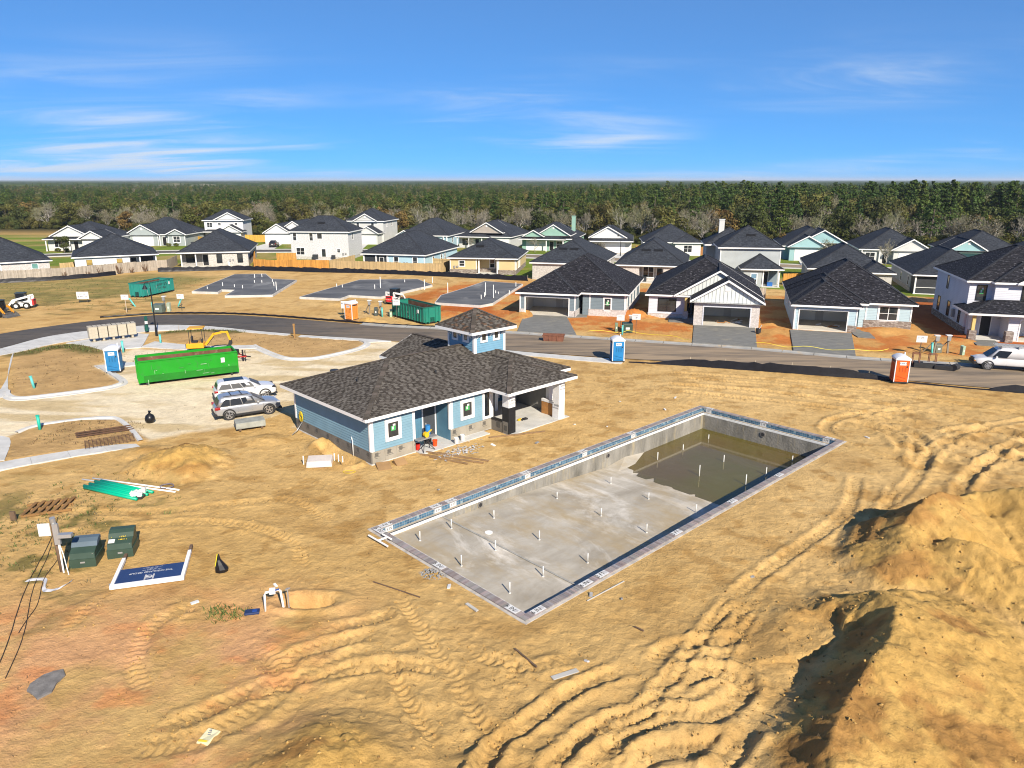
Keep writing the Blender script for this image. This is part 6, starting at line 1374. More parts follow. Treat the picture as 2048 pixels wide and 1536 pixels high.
for k in range(5):
    x, y = -43.68 + k * .72, 74.6 + k * .543
    g = thing('cluster_mailbox', 'beige cluster mailbox, ' + names[k].replace('front left', 'left').replace('near the lamp post', 'by the green post') + ' of the back row of five', 'mailbox', (x, y, .085), R(217), 'cluster mailboxes on the pad')
    soften(MB().box(-.405, -.26, .36, .405, .26, 1.52).build('cabinet', beige, g), .015); MB().box(-.42, -.28, 1.52, .42, .28, 1.58).build('lid', beige, g); MB().box(-.1, -.1, 0, .1, .1, .36).build('pedestal', beige, g)
    MB().box(-.03, -.05, 1.58, .03, .05, 1.68).build('lid_knob', dark_plastic, g)
# street lamps
lampm = mat('lamp_black', (.010, .012, .014), .4)
def lamp(label, x, y, H):
    g = thing('street_lamp', label, 'street lamp', (x, y, .05)); MB().cyl((0, 0, 0), (0, 0, .9), .13, 12, .10).build('base', lampm, g)
    MB().cyl((0, 0, .9), (0, 0, H - .6), .075, 10, .055).build('pole', lampm, g)
    MB().tube([(0, 0, H - .6), (0, 0, H - .2), (-.12, 0, H), (-.34, 0, H + .06), (-.55, 0, H - .06), (-.6, 0, H - .25)], .03, 8).build('arm', lampm, g)
    o = MB().cyl((-.6, 0, H - .65), (-.6, 0, H - .25), .28, 14, .08).build('lamp_hood', lampm, g); MB().cyl((-.6, 0, H - .7), (-.6, 0, H - .65), .2, 12).build('lens', tile_white, o)
lamp('tall black gooseneck street lamp by the beige mailboxes', -38.4, 77.4, 5.7)
lamp('black street lamp before the white gable house in the back row', 24.0, 163.5, 5.0)
g = thing('pet_waste_station', 'dark green post with white dispenser beside the mailboxes', 'waste station', (-40.3, 79.4, .08)); dg = mat('station_green', (.01, .075, .06), .5)
MB().box(-.05, -.05, 0, .05, .05, 1.75).build('post', dg, g); MB().box(-.16, -.13, 1.25, .16, -.05, 1.72).build('sign_panel', dg, g); MB().box(-.15, -.15, .9, .15, -.05, 1.2).build('bag_box', tile_white, g); MB().cyl((0, -.2, .15), (0, -.2, .8), .2, 12).build('bin', dg, g)
g = thing('wooden_post', 'short brown wooden post on the bare island by the road', 'post', (-23.1, 76.1, .05)); MB().box(-.08, -.06, 0, .08, .06, 1.35).build('post', mat('post_brown', (.30, .17, .06), .8), g); MB().box(-.1, -.08, 1.35, .1, .08, 1.55).build('post_cap', MATS['post_brown'], g); MB().bar((0, 0, .3), (-.7, .15, 0), .06).build('brace', MATS['post_brown'], g)

# ------------------------------------------------------------------ lot signs, utility boxes, pipes
ink_s = mat('sign_ink', (.12, .13, .2), .6); steel = mat('galv_steel', (.42, .43, .44), .45, .6, .1)
def lot_sign(label, x, y, rz, w, h, top, txt, posts=1, leg=None):
    g = thing('lot_sign', label, 'sign', (x, y, gz(x, y)), R(rz), 'lot signs'); lm = leg or mat('sign_leg', (.07, .06, .05), .7)
    for k in range(posts):
        xx = 0 if posts == 1 else (-.35 + .7 * k) * w; MB().box(xx - .03, -.02, 0, xx + .03, .02, top).build('leg', lm, g)
    o = MB().box(-w / 2, -.05, top - h, w / 2, -.022, top).build('panel', tile_white, g)
    for i, s in enumerate(txt): text('sign_print', s, h * .34, o, (0, -.053, top - h * (.3 + .36 * i)), (R(90), 0, 0), ink_s, .8)
lot_sign('white lot sign on one stake before the weedy lot', -48.99, 91.9, 0, .95, .62, 2.3, [6], leg=mat('leg_pale', (.5, .42, .34), .8))
lot_sign('white lot sign on a dark stake beside the utility boxes at left', -42.5, 93.1, 0, .9, .6, 2.2, [6])
lot_sign('wide double white builder sign on the weedy lot', -59.0, 99.9, 4, 1.6, 1.0, 1.5, [5, 8], 2)
lot_sign('white lot sign before the dark green container', -13.95, 87.4, 0, .85, .7, 2.4, [6])
lot_sign('white permit board behind the faded orange toilet', -20.6, 89.4, 0, 1.0, .9, 1.9, [6], 2)
lot_sign('left white lot sign before the slate blue house', 12.0, 79.6, -10, .85, .6, 1.9, [6])
lot_sign('right white lot sign before the batten gable house', 13.6, 78.8, -10, .9, .65, 2.2, [6, 3])
lot_sign('white lot sign between the powder blue and tall white houses', 39.3, 68.6, -10, .95, .65, 1.9, [6])
def pedestal(label, x, y, w, d, h, c, rz=0, cat='utility box'):
    g = thing('utility_box', label, cat, (x, y, gz(x, y)), R(rz), 'utility boxes'); cm = mat('box_%d' % int(c[1] * 999), c, .5, 0, .1)
    soften(MB().box(-w / 2, -d / 2, 0, w / 2, d / 2, h).build('cabinet', cm, g), .02); MB().hexa([(-w / 2 - .02, -d / 2 - .02, h), (w / 2 + .02, -d / 2 - .02, h), (w / 2 + .02, d / 2 + .02, h), (-w / 2 - .02, d / 2 + .02, h), (-w / 2, -d / 2, h + .06), (w / 2, -d / 2, h + .06), (w / 2, d / 2, h + .14), (-w / 2, d / 2, h + .14)]).build('lid', cm, g); MB().box(-w * .2, -d / 2 - .01, h * .4, w * .2, -d / 2, h * .65).build('plate', tile_white, g)
pedestal('green transformer box before the slate blue house', 12.75, 79.5, 1.1, .9, .95, (.035, .06, .045)); pedestal('small green cable pedestal left of the transformer box', 11.6, 79.9, .3, .3, .85, (.16, .22, .14))
pedestal('grey green transformer box by the left lot sign', -45.0, 92.2, 1.2, 1.0, .95, (.10, .13, .11)); pedestal('pale green cable pedestal by the left lot sign', -44.0, 92.8, .4, .4, 1.0, (.30, .36, .28))
pedestal('dark cable pedestal beside the faded orange toilet', -16.9, 89.8, .4, .4, .9, (.06, .075, .07)); pedestal('pale green cable pedestal nearest the dark green container', -14.9, 88.9, .3, .3, .8, (.34, .44, .30))
pedestal('grey meter box on the lot of the tall white house', 41.6, 69.6, .6, .4, .75, (.13, .14, .11)); pedestal('pale green tilted cable pedestal right of the temporary meter posts', 43.4, 68.6, .32, .32, .8, (.28, .40, .30), 20)
def temp_pole(label, x, y, lean):
    g = thing('temporary_power_post', label, 'power post', (x, y, gz(x, y)), R(-8), 'temporary power posts'); MB().bar((0, 0, -.1), (lean, 0, 1.75), .14, .14).build('post', mat('treated_wood', (.22, .19, .15), .85), g)
    MB().bar((0, .05, 1.3), (-.8, .5, .05), .05, .09).build('brace', MATS['treated_wood'], g); MB().box(lean - .16, -.22, 1.25, lean + .16, -.07, 1.75).build('meter_box', MATS['meter_grey'], g); o = MB().box(lean - .25, -.2, 1.75, lean + .25, .2, 1.83).build('rain_cap', tile_white, g)
temp_pole('left grey temporary power post before the tall white house', 41.0, 69.2, .1); temp_pole('right grey temporary power post before the tall white house', 42.4, 69.3, -.1); temp_pole('grey temporary power post between the two front lot signs', 13.2, 80.0, .0); temp_pole('grey temporary power post by the faded orange toilet', -16.3, 89.9, .0); temp_pole('pale topped temporary power post left of the dark pedestal', -17.9, 90.6, .1); temp_pole('grey temporary power post near the teal container', -45.0, 93.9, 0)
cyan = mat('riser_cyan', (.10, .46, .44), .5, 0, .1); teal_p = mat('riser_teal', (.02, .40, .30), .45, 0, .1)
def riser(label, x, y, h, lean=(0, 0), m_=None, r=.1):
    z = gz(x, y); g = thing('pipe_riser', label, 'pipe', (x, y, z), 0, 'sewer pipe risers'); MB().cyl((0, 0, -.1), (lean[0], lean[1], h), r, 10).build('pipe', m_ or cyan, g, True); MB().cyl((lean[0], lean[1], h - .02), (lean[0] * 1.04, lean[1] * 1.04, h + .06), r * 1.25, 10).build('cap', m_ or cyan, g)
riser('leaning cyan pipe riser near the single stake lot sign', -50.2, 96.6, 1.0, (-.8, .2)); riser('cyan pipe riser right of the left lot sign', -44.6, 96.6, 1.0, (.5, .2)); riser('pale cyan pipe riser beside the grey green transformer', -46.0, 92.6, 1.2); riser('cyan pipe riser on the island with the blue toilet', -38.5, 56.6, .95, (-.15, 0)); riser('teal pipe riser on the rebar island', -31.7, 46.4, .95, (0, 0), teal_p); riser('cyan pipe riser behind the blue toilet', -38.0, 69.6, 1.1); riser('cyan pipe riser beyond the mailbox pad', -36.2, 73.6, .9); riser('cyan pipe riser before the green transformer box', 12.0, 78.0, 1.0); riser('pale cyan pipe riser before the dark cable pedestal', -16.0, 89.0, 1.1); riser('cyan pipe riser right of the white lot sign at right', 40.5, 68.6, 1.15, (-.05, .1))

# ------------------------------------------------------------------ transformers, power pole, fallen sign in the foreground
tg = mat('transformer_green', (.035, .062, .045), .45, 0, .1, 1.5); tg2 = mat('transformer_blue', (.085, .12, .15), .45, 0, .1)
def transformer(label, x, y, rz, top, decal):
    g = thing('transformer', label, 'transformer', (x, y, gz(x, y) - .02), R(rz)); 
    g.scale = (.86, .86, .86)
    MB().box(-.62, -.62, 0, .62, .62, .5).build('base_skirt', tg, g)
    MB().hexa([(-.58, -.58, .5), (.58, -.58, .5), (.58, .58, .5), (-.58, .58, .5), (-.58, -.50, .78), (.58, -.50, .78), (.58, .58, 1.2), (-.58, .58, 1.2)]).build('cabinet', tg, g)
    m = MB(); rg = []
    for x_ in (-.6, .6): rg.append([(x_, -.1, .94), (x_, .05, 1.14), (x_, .3, 1.25), (x_, .6, 1.26), (x_, .6, 1.1), (x_, 0, .9)])
    m.loft(rg); m.build('hood', top, g)
    MB().box(-.1, -.635, .28, .12, -.62, .36).build('handle_plate', steel, g)
    if decal:
        s_ = R(-21.3); o = MB().box(-.55, -.14, 0, -.25, .12, .012).build('warning_label', tile_white, g); o.location = (.0, -.30, .87); o.rotation_euler = (R(21.3), 0, 0)
        text('stencil', 4, .14, g, (.12, -.1, .985), (R(21.3), 0, 0), mat('stencil_yellow', (.7, .5, .04), .6)); text('stencil', 7, .1, g, (.14, -.28, .915), (R(21.3), 0, 0), MATS['stencil_yellow'])
        text('stencil', 1, .1, g, (-.42, -.1, .985), (R(21.3), 0, 0), MATS['stencil_yellow'])
    MB().cyl((.48, -.5, .7), (.48, -.52, .7), .035, 8).build('lock', steel, g)
transformer('grey green transformer cabinet behind the wooden power pole', -18.75, 28.95, 12, tg2, False); transformer('dark green transformer cabinet with yellow numbers and white label', -17.55, 29.75, 14, tg, True)
g = thing('power_pole', 'short wooden service pole with grey meter box and white board', 'pole', (-19.35, 28.1, gz(-19.35, 28.1)), R(8)); pw = mat('pole_wood', (.13, .085, .055), .85, 0, .25, 3, .4, 12)
MB().cyl((0, 0, -.3), (-.12, .1, 2.5), .085, 10, .075).build('post', pw, g, True); MB().box(-.02, -.16, 1.35, .2, -.04, 2.3).build('meter_box', steel, g); MB().box(.2, -.34, 1.72, .75, -.1, 1.88).build('meter_hood', steel, g); MB().cyl((.1, -.1, 0), (.1, -.1, 1.4), .035, 8).build('conduit', pvc, g); MB().cyl((.0, .0, 2.3), (.0, -.05, 2.55), .11, 10).build('weather_head', steel, g); MB().box(-.62, -.08, 1.75, -.14, -.05, 2.32).build('board', tile_white, g); MB().tube([(.12, -.1, 1.4), (.25, -.18, .9), (.3, -.2, .3), (.38, -.3, 0)], .02, 6).build('cable', pvc, g)
# the fallen sign, lying face up with its top towards us
SB = mat('sign_blue', (.022, .045, .13), .45, 0, .06); 
g = thing('fallen_site_sign', 'fallen navy site sign with white posts lying on the sand', 'sign', (-15.35, 27.75, gz(-15.3, 27.8) + .06), R(16))
for x_ in (-1.34, 1.34):
    o = MB().box(x_ - .07, -.75, 0, x_ + .07, 1.55, .14).build('post', white_trim, g); MB().box(x_ - .06, 1.55, .01, x_ + .06, 2.1, .13).build('bare_post_end', pw, o)
MB().box(-1.41, -.9, -.01, 1.41, -.75, .15).build('cross_rail', white_trim, g)
o = MB().box(-1.27, -.74, .05, 1.27, .55, .09).build('panel', SB, g)
text('sign_print', 'THE HIGHLAND GROUP', .17, o, (0, .05, .0925), (0, 0, R(180)), tile_white, .92); text('sign_print', 23, .065, o, (0, .22, .0925), (0, 0, R(180)), tile_white, .9); text('sign_print', 14, .055, o, (0, .31, .0925), (0, 0, R(180)), tile_white, .9); text('sign_print', 27, .055, o, (0, .42, .0925), (0, 0, R(180)), tile_white, .9)
text('monogram', 'H', .62, o, (0, -.36, .0925), (0, 0, R(180)), MATS['marker_grey'], 1.05); text('monogram', 'G', .40, o, (0, -.36, .0965), (0, 0, R(180)), tile_white, 1.0)

# ------------------------------------------------------------------ small site things
def flat_tube(name, label, cat, a, b, r, m_, z=None, group=None):
    za, zb = gz(*a) + r, gz(*b) + r
    return tag(MB().cyl((*a, za), (*b, zb), r, 10).build(name, m_, None, True), label, cat, group)
pg = mat('sewer_green', (.0, .36, .21), .4, 0, .08)
d_ = Vector((-20.0 + 23.6, 35.6 - 37.1, 0)).normalized(); n_ = Vector((-d_.y, d_.x, 0))
for k in range(7):
    a_ = Vector((-23.5, 36.85, 0)) + n_ * k * .17 + d_ * (.0 if k % 2 else .25); b_ = a_ + d_ * 3.9
    flat_tube('green_sewer_pipe', ('green sewer pipe nearest the pallet in the bundle', 'second green sewer pipe of the bundle from the near side', 'third green sewer pipe of the bundle from the near side', 'middle green sewer pipe of the bundle', 'third green sewer pipe of the bundle from the far side', 'second green sewer pipe of the bundle from the far side', 'green sewer pipe nearest the white pipes')[k], 'pipe', (a_.x, a_.y), (b_.x, b_.y), .085, pg, None, 'bundle of green pipes')
for k, (a_, b_) in enumerate((((-24.1, 38.0), (-18.1, 36.25)), ((-23.6, 38.15), (-18.0, 36.5)))):
    flat_tube('white_pipe', ('nearer long white pipe beside the green bundle', 'farther long white pipe beside the green bundle')[k], 'pipe', a_, b_, .045, pvc)
o = thing('pipe_end_wrap', 'crumpled white plastic on the end of the green pipes', 'plastic wrap', (-19.85, 35.85, gz(-19.8, 35.9))); rd = random.Random(4); m = MB()
for i in range(14): p_ = Vector((rd.uniform(-.25, .25), rd.uniform(-.4, .45), rd.uniform(.1, .3))); m.obox(p_, (.25, .2, .09), Euler((rd.random() * 3, rd.random() * 3, rd.random() * 3)).to_matrix())
m.build('sheet', tile_white, o, kind='stuff'); MB().box(-.3, -.45, 0, .35, .3, .12).build('dark_bucket_lid', dark_plastic, o)
m = MB(); m.tube([(-18.9 + .35 * math.cos(t_), 37.0 + .3 * math.sin(t_), gz(-18.9, 37) + .05 + .01 * (t_ % 2)) for t_ in np.linspace(0, 12, 40)], .03, 6); tag(m.build('coiled_hose', mat('hose_grey', (.16, .14, .17), .5), None, True), 'coil of grey hose beyond the white pipes', 'hose')
g = thing('wooden_pallet', 'broken brown wooden pallet on weeds at the left edge', 'pallet', (-23.7, 34.3, gz(-23.7, 34.3)), R(22)); pal = mat('pallet_wood', (.23, .125, .045), .85, 0, .25, 3)
for k in range(6): MB().obox((-.85 + k * .34, 0, .16 + .02 * (k % 2)), (.16, 1.6, .03), Euler((0, 0, R(-14))).to_matrix()).build('slat', pal, g)
for y_ in (-.7, 0, .7): MB().box(-1.1, y_ - .04, .02, 1.1, y_ + .04, .14).build('runner', pal, g)
tag(MB().box(-24.75, 32.9, gz(-24.7, 32.9), -24.5, 33.0, gz(-24.7, 32.9) + .5).build('timber_stub', pw), 'short upright timber stub below the pallet', 'timber')
# steel reinforcing bars and mesh on the lower island
rb = mat('rebar_rust', (.12, .065, .04), .8, .2, .3, 3)
for k in range(3):
    a_ = (-28.75 + k * .25, 45.35 - k * .36); b_ = (-25.9 + k * .28, 46.95 - k * .36); m = MB()
    for q in range(5): m.bar((a_[0], a_[1] + q * .035, .17 + .03 * (q % 2)), (b_[0], b_[1] + q * .035, .17 + .03 * (q % 2)), .028)
    tag(m.build('rebar_bundle', rb, None, kind='stuff'), ('far', 'middle', 'near')[k] + ' bundle of rusty reinforcing bars on the lower island', 'rebar')
g = thing('rebar_mesh', 'flat rusty reinforcing mesh half over the pavement corner', 'rebar mesh', (-25.7, 44.0, .16), R(31)); m = MB()
for k in range(14): m.bar((-1.4 + k * .21, -.85, .02), (-1.4 + k * .21, .85, .02), .022)
for k in range(7): m.bar((-1.45, -.8 + k * .26, .035), (1.4, -.8 + k * .26, .035), .022)
m.build('bars', rb, g, kind='stuff')
# white standpipes by the pit, lids and litter
g = thing('standpipe', 'white bent water standpipe with valve beside the open pit', 'standpipe', (-9.3, 25.1, gz(-9.6, 25)), R(12))
MB().tube([(-.32, 0, -.1), (-.30, 0, .72), (-.26, 0, .80), (.22, .02, .86), (.30, .02, .82), (.36, .02, .1), (.38, .02, -.1)], .045, 10).build('pipe', pvc, g, True); MB().box(-.1, -.07, .74, .12, .09, .94).build('valve', pvc, g); MB().cyl((.12, 0, .86), (.26, 0, .9), .035, 8).build('valve_handle', mat('valve_blue', (.02, .06, .25), .5), g)
g = thing('hose_bib_post', 'short steel tap post right of the white standpipe', 'tap post', (-8.72, 25.15, gz(-8.72, 25.1) - .1)); MB().cyl((0, 0, 0), (0, 0, .95), .03, 8).build('pipe', steel, g); MB().bar((-.06, -.05, .9), (.12, -.05, .98), .05).build('tap', steel, g)
g = thing('meter_box_lid', 'blue and black meter box lid lying left of the standpipe', 'lid', (-10.1, 24.95, gz(-10.1, 24.95)), R(12)); soften(MB().box(-.28, -.16, 0, .28, .16, .1).build('lid', mat('lid_blue', (.02, .035, .10), .5), g), .03); MB().box(.02, -.08, .1, .2, .06, .13).build('cap', MATS['valve_blue'], g)
g = thing('silt_bag', 'crumpled black bag with yellow edge on the sand', 'bag', (-12.5, 28.1, gz(-12.5, 28.1))); MB().loft([[(.28 * math.cos(a_) * s_ + ox, .22 * math.sin(a_) * s_, z_) for a_ in np.linspace(0, 2 * math.pi, 9)[:-1]] for s_, z_, ox in ((1, 0, .0), (1.05, .15, .03), (.75, .35, -.03), (.4, .55, -.08), (.12, .8, -.05))]).build('bag', mat('bag_black', (.01, .01, .012), .35, 0, .3, 5), g); MB().bar((-.2, -.12, .3), (-.08, -.05, .85), .05, .03).build('yellow_tape', mat('tape_yellow', (.6, .5, .03), .5), g)
g = thing('rubbish_sack', 'tied black rubbish sack on the white car park', 'sack', (-25.1, 48.1, .05)); MB().loft([[(.3 * math.cos(a_) * s_, .3 * math.sin(a_) * s_, z_) for a_ in np.linspace(0, 2 * math.pi, 11)[:-1]] for s_, z_ in ((.8, 0), (1.1, .15), (1.1, .32), (.85, .5), (.3, .62), (.18, .68))]).build('sack', MATS['bag_black'], g, True); MB().cyl((0, 0, .66), (.04, 0, .8), .05, 7, .12).build('knot', MATS['bag_black'], g)
g = thing('cement_bag', 'empty cream paper sack in the lower left foreground', 'paper sack', (-9.2, 18.4, gz(-9.2, 18.4)), R(-12)); MB().hexa([(-.2, -.28, 0), (.2, -.3, 0), (.24, .3, 0), (-.16, .3, 0), (-.18, -.27, .06), (.18, -.28, .1), (.22, .28, .05), (-.15, .28, .09)]).build('sack', mat('paper_cream', (.62, .58, .38), .8, 0, .15, 6), g); text('sack_print', 3, .15, g, (.02, .08, .1), (0, 0, R(-70)), ink_s); MB().box(-.14, -.27, .082, .14, -.2, .1).build('sack_band', MATS['stencil_yellow'], g)
tag(MB().prism([(-15.9, 21.2), (-16.05, 20.75), (-15.95, 20.4), (-15.6, 20.2), (-15.35, 20.0), (-15.1, 20.35), (-15.2, 20.8), (-15.15, 21.2), (-15.4, 21.5), (-15.65, 21.4)], gz(-15.5, 20.7) - .1, gz(-15.5, 20.7) + .07).build('asphalt_lump', mat('asphalt_grey', (.17, .16, .15), .95, 0, .3, 4, .8, 20)), 'grey slab of old asphalt in the lower left foreground', 'asphalt lump')
def board(label, a, b, w, h, m_, cat='board', group=None, name='board'):
    za, zb = gz(*a), gz(*b); return tag(MB().bar((*a, za + h / 2 + .02), (*b, zb + h / 2 + .02), w, h).build(name, m_), label, cat, group)
board('pale grey plank near the ruts in the lower middle', (1.35, 21.0), (2.25, 21.5), .2, .03, mat('plank_grey', (.42, .41, .38), .8)); board('thin dark stick left of the grey plank', (.1, 22.6), (.85, 21.6), .06, .05, pw); board('short dark stick below the pool corner', (4.6, 24.0), (4.9, 23.7), .05, .05, pw); board('thin dark bar left of the pool', (-5.8, 27.2), (-3.7, 26.0), .04, .04, pw); board('pale plank beside the lower pool edge', (-1.8, 25.5), (-1.35, 25.0), .12, .05, MATS['plank_grey']); board('thin grey rail along the near pool edge', (3.0, 25.75), (4.7, 27.25), .035, .035, MATS['plank_grey'])
g = thing('pvc_manifold', 'white pipe frame lying at the left pool corner', 'pipe frame', (-6.2, 30.6, gz(-6.2, 30.6) + .06), R(-45)); MB().cyl((-.75, 0, .1), (.75, 0, .1), .045, 8).build('pipe', pvc, g); MB().cyl((0, 0, .1), (.05, .5, .12), .045, 8).build('pipe', pvc, g); MB().cyl((-.35, .5, .12), (.35, .5, .12), .045, 8).build('pipe', pvc, g)
g = thing('gravel_heap', 'small heap of grey mortar gravel at the pool edge', 'gravel heap', (-3.4, 27.9, gz(-3.4, 27.9) - .05)); m = MB(); rd = random.Random(8)
for i in range(160): r_ = rd.random() ** .6 * .75; a_ = rd.random() * 6.28; m.obox((r_ * math.cos(a_), r_ * .8 * math.sin(a_), .2 * (1 - r_ / .75)), (.06, .045, .04), Euler((rd.random() * 3, rd.random() * 3, rd.random() * 3)).to_matrix())
m.build('stones', mat('gravel_grey', (.24, .24, .24), .9, 0, .3, 9), g, kind='stuff')
# grey cabinet by the wall, concrete block stack, hose
g = thing('equipment_lid', 'pale grey plastic equipment lid by the clubhouse wall', 'lid', (-11.35, 40.3, gz(-11.3, 40.3)), R(8)); soften(MB().hexa([(-.75, -.5, 0), (.75, -.5, 0), (.75, .5, 0), (-.75, .5, 0), (-.7, -.45, .36), (.7, -.45, .36), (.7, .45, .44), (-.7, .45, .44)]).build('cover', mat('lid_pale', (.56, .50, .46), .6), g), .04)
for k, (a_, b_) in enumerate(((-.95, .1), (.8, .45), (1.05, .35), (1.3, .2))): MB().cyl((a_, b_, 0), (a_, b_, .55 - .06 * k), .035, 8).build('pipe_stub', pvc, g)
g = thing('precast_vault', 'grey concrete slab block resting on timbers beside the silver car', 'concrete block', (-17.75, 46.9, .12), R(27)); soften(MB().box(-.95, -.55, .1, .95, .55, .5).build('block', mat('vault_grey', (.27, .28, .25), .9, 0, .25, 2), g), .02)
for x_ in (-.7, .7): MB().box(x_ - .07, -.62, 0, x_ + .07, .62, .1).build('timber', pw, g)
m = MB(); c0 = club(-.12, -8.2); m.tube([(c0[0] + .22 * math.cos(t_) * E2[0], c0[1] + .22 * math.cos(t_) * E2[1], .95 + .25 * math.sin(t_) + .012 * t_) for t_ in np.linspace(0, 25, 60)], .03, 6); tag(m.build('yellow_hose', mat('hose_yellow', (.62, .46, .02), .5), None, True), 'coil of yellow hose hung on the clubhouse left wall', 'hose')
m = MB(); c1 = club(-.15, -8.0); m.tube([(*c1, .8), (c1[0] - .3, c1[1] - .3, .3), (c1[0] - .6, c1[1] - .5, .05)], .025, 6); tag(m.build('grey_hose', steel, None, True), 'grey hose end dangling below the yellow coil', 'hose')
m = MB(); p0 = club(-.1, -1.9); m.tube([(p0[0], p0[1], .0), (p0[0], p0[1], 1.0), (p0[0] - .05, p0[1] + .12, 1.12), (p0[0] - .1, p0[1] + .3, 1.3)], .03, 8); tag(m.build('conduit_bend', pvc, None, True), 'white conduit bend climbing the clubhouse left wall', 'conduit')
# work area at the recess: saw on stand, buckets, sweepings
g = thing('mitre_saw_stand', 'mitre saw on a folding stand in the clubhouse recess', 'saw', (*club(3.75, .35), .06), TH); 
for s in (-1, 1): MB().bar((s * .45, -.28, 0), (-s * .1, .28, .8), .04).bar((s * .45, .28, 0), (-s * .1, -.28, .8), .04).build('leg', dark_plastic, g)
MB().box(-.75, -.22, .8, .75, .22, .86).build('table', steel, g); MB().cyl((0, -.1, 1.02), (0, .12, 1.02), .17, 14).build('blade_guard', mat('tool_yellow', (.65, .42, .02), .5), g); MB().box(-.15, -.05, .86, .2, .25, 1.06).build('motor', dark_plastic, g); MB().bar((.1, .1, 1.0), (.35, -.1, 1.3), .08).build('saw_handle', MATS['tool_yellow'], g)
def bucket(label, a, b, m_, tilt=0):
    g = thing('bucket', label, 'bucket', (*club(a, b), .06), 0, 'buckets'); o = MB().cyl((0, 0, 0), (0, 0, .38), .13, 14, .16, caps=False).cyl((0, 0, .005), (0, 0, .01), .13, 14).build('pail', m_, g, True); MB().cyl((0, 0, .36), (0, 0, .39), .168, 14, caps=False).build('rim', m_, g); m = MB(); m.tube([(.16 * math.cos(t_), .16 * math.sin(t_) * .3, .36 - .1 * math.sin(t_)) for t_ in np.linspace(0, 3.14, 9)], .006, 5); m.build('handle', steel, g)
orange_b = mat('bucket_orange', (.7, .07, .01), .45); bucket('orange bucket beside the mitre saw', 4.6, .1, orange_b); bucket('red toned orange bucket under the mitre saw', 3.4, -.1, mat('bucket_red', (.5, .02, .01), .5)); bucket('white bucket at the edge of the stoop', 5.85, .72, tile_white); bucket('white bucket by the right plinth corner', 6.5, .55, tile_white)
g = thing('water_cooler', 'blue drink cooler on a stand behind the mitre saw', 'cooler', (*club(4.6, -.6), .06)); MB().cyl((0, 0, .6), (0, 0, 1.2), .16, 12).build('jug', mat('cooler_blue', (.03, .2, .5), .5), g); MB().box(-.2, -.2, 0, .2, .2, .6).build('stand', dark_plastic, g)
m = MB(); rd = random.Random(12); c0 = club(5.1, 1.9)
for i in range(160):
    r_ = rd.gauss(0, .8); q_ = rd.gauss(0, .4); p_ = (c0[0] + r_ * E1[0] + q_ * E2[0], c0[1] + r_ * E1[1] + q_ * E2[1]); m.obox((*p_, gz(*p_) + .03 + rd.random() * .05), (rd.uniform(.04, .2), rd.uniform(.03, .1), .012), Euler((rd.uniform(-.4, .4), rd.uniform(-.4, .4), rd.random() * 3)).to_matrix())
tag(m.build('sweepings', mat('sweepings_white', (.42, .42, .42), .7, 0, .2, 6), None, kind='stuff'), 'white plastic scraps and offcuts strewn before the recess', 'scraps')
for k, (a_, b_, w_) in enumerate((((-5.6, 41.9), (-1.7, 40.5), .12), ((-5.3, 42.3), (-1.4, 40.8), .14), ((-4.6, 42.2), (-2.0, 41.0), .1), ((-5.0, 41.5), (-2.6, 40.3), .1))): board(('lowest', 'longest', 'shortest', 'nearest') [k] + ' of the weathered boards lying before the clubhouse', a_, b_, w_, .07, mat('board_brown', (.24, .15, .075), .85, 0, .25, 3), group='boards before the clubhouse')
for k, (x, y, rz, w, d) in enumerate(((-7.5, 39.9, 20, .8, .9), (-6.6, 40.45, 35, .7, .5))):
    g = thing('cardboard_box', ('flattened brown cardboard box by the clubhouse corner', 'smaller open cardboard box with dark label')[k], 'cardboard', (x, y, gz(x, y)), R(rz)); MB().hexa([(-w / 2, -d / 2, 0), (w / 2, -d / 2, 0), (w / 2, d / 2, 0), (-w / 2, d / 2, 0), (-w / 2, -d / 2, .03), (w / 2, -d / 2, .03), (w / 2, d / 2, .2 + .1 * k), (-w / 2, d / 2, .2 + .1 * k)]).build('panel', mat('cardboard', (.30, .18, .08), .85), g)
    if k: MB().hexa([(-.2, -.1, .09), (.2, -.1, .09), (.2, .08, .17), (-.2, .08, .17), (-.2, -.1, .11), (.2, -.1, .11), (.2, .08, .19), (-.2, .08, .19)]).build('label_patch', SB, g)
board('loose board before the wrapped pier', (-1.5, 45.0), (2.2, 46.2), .16, .05, MATS['board_brown'])
g = thing('nail_gun', 'pair of yellow power tools on the porch slab', 'power tools', (*club(12.0, .2), .06), TH); MB().box(-.2, -.06, .02, .1, .06, .14).build('tool_body', MATS['tool_yellow'], g); MB().bar((.0, 0, .1), (.12, -.2, .03), .06).build('grip', dark_plastic, g); MB().box(.25, -.2, 0, .6, .05, .1).build('tool_case', dark_plastic, g)
# scraps of paper, chalk and pieces of block lying about the yard
rd = random.Random(21)
for k, (x, y) in enumerate(sorted([(-12.6, 25.6), (-9.8, 26.9), (6.5, 47.2), (12.6, 54.0), (8.2, 53.0), (4.3, 47.6), (1.6, 44.0), (-1.2, 43.6), (2.6, 21.9), (10.2, 27.7), (3.2, 26.2), (4.4, 25.9), (-2.6, 26.8), (23.2, 45.0), (-4.0, 36.6), (-16.6, 27.0), (11.2, 51.0)], key=lambda q: q[0] / q[1])):
    g_ = rd.uniform(.4, .75); s = rd.uniform(.14, .34)
    tag(MB().obox((x, y, gz(x, y) + .04), (s, s * .5, .05), Euler((rd.uniform(-.3, .3), rd.uniform(-.3, .3), rd.random() * 3)).to_matrix()).build('litter_scrap', tile_white if k % 3 else MATS['gravel_grey']), ORD[k] + ' small pale scrap from the left on the bare yard sand', 'scrap', 'scraps on the sand')
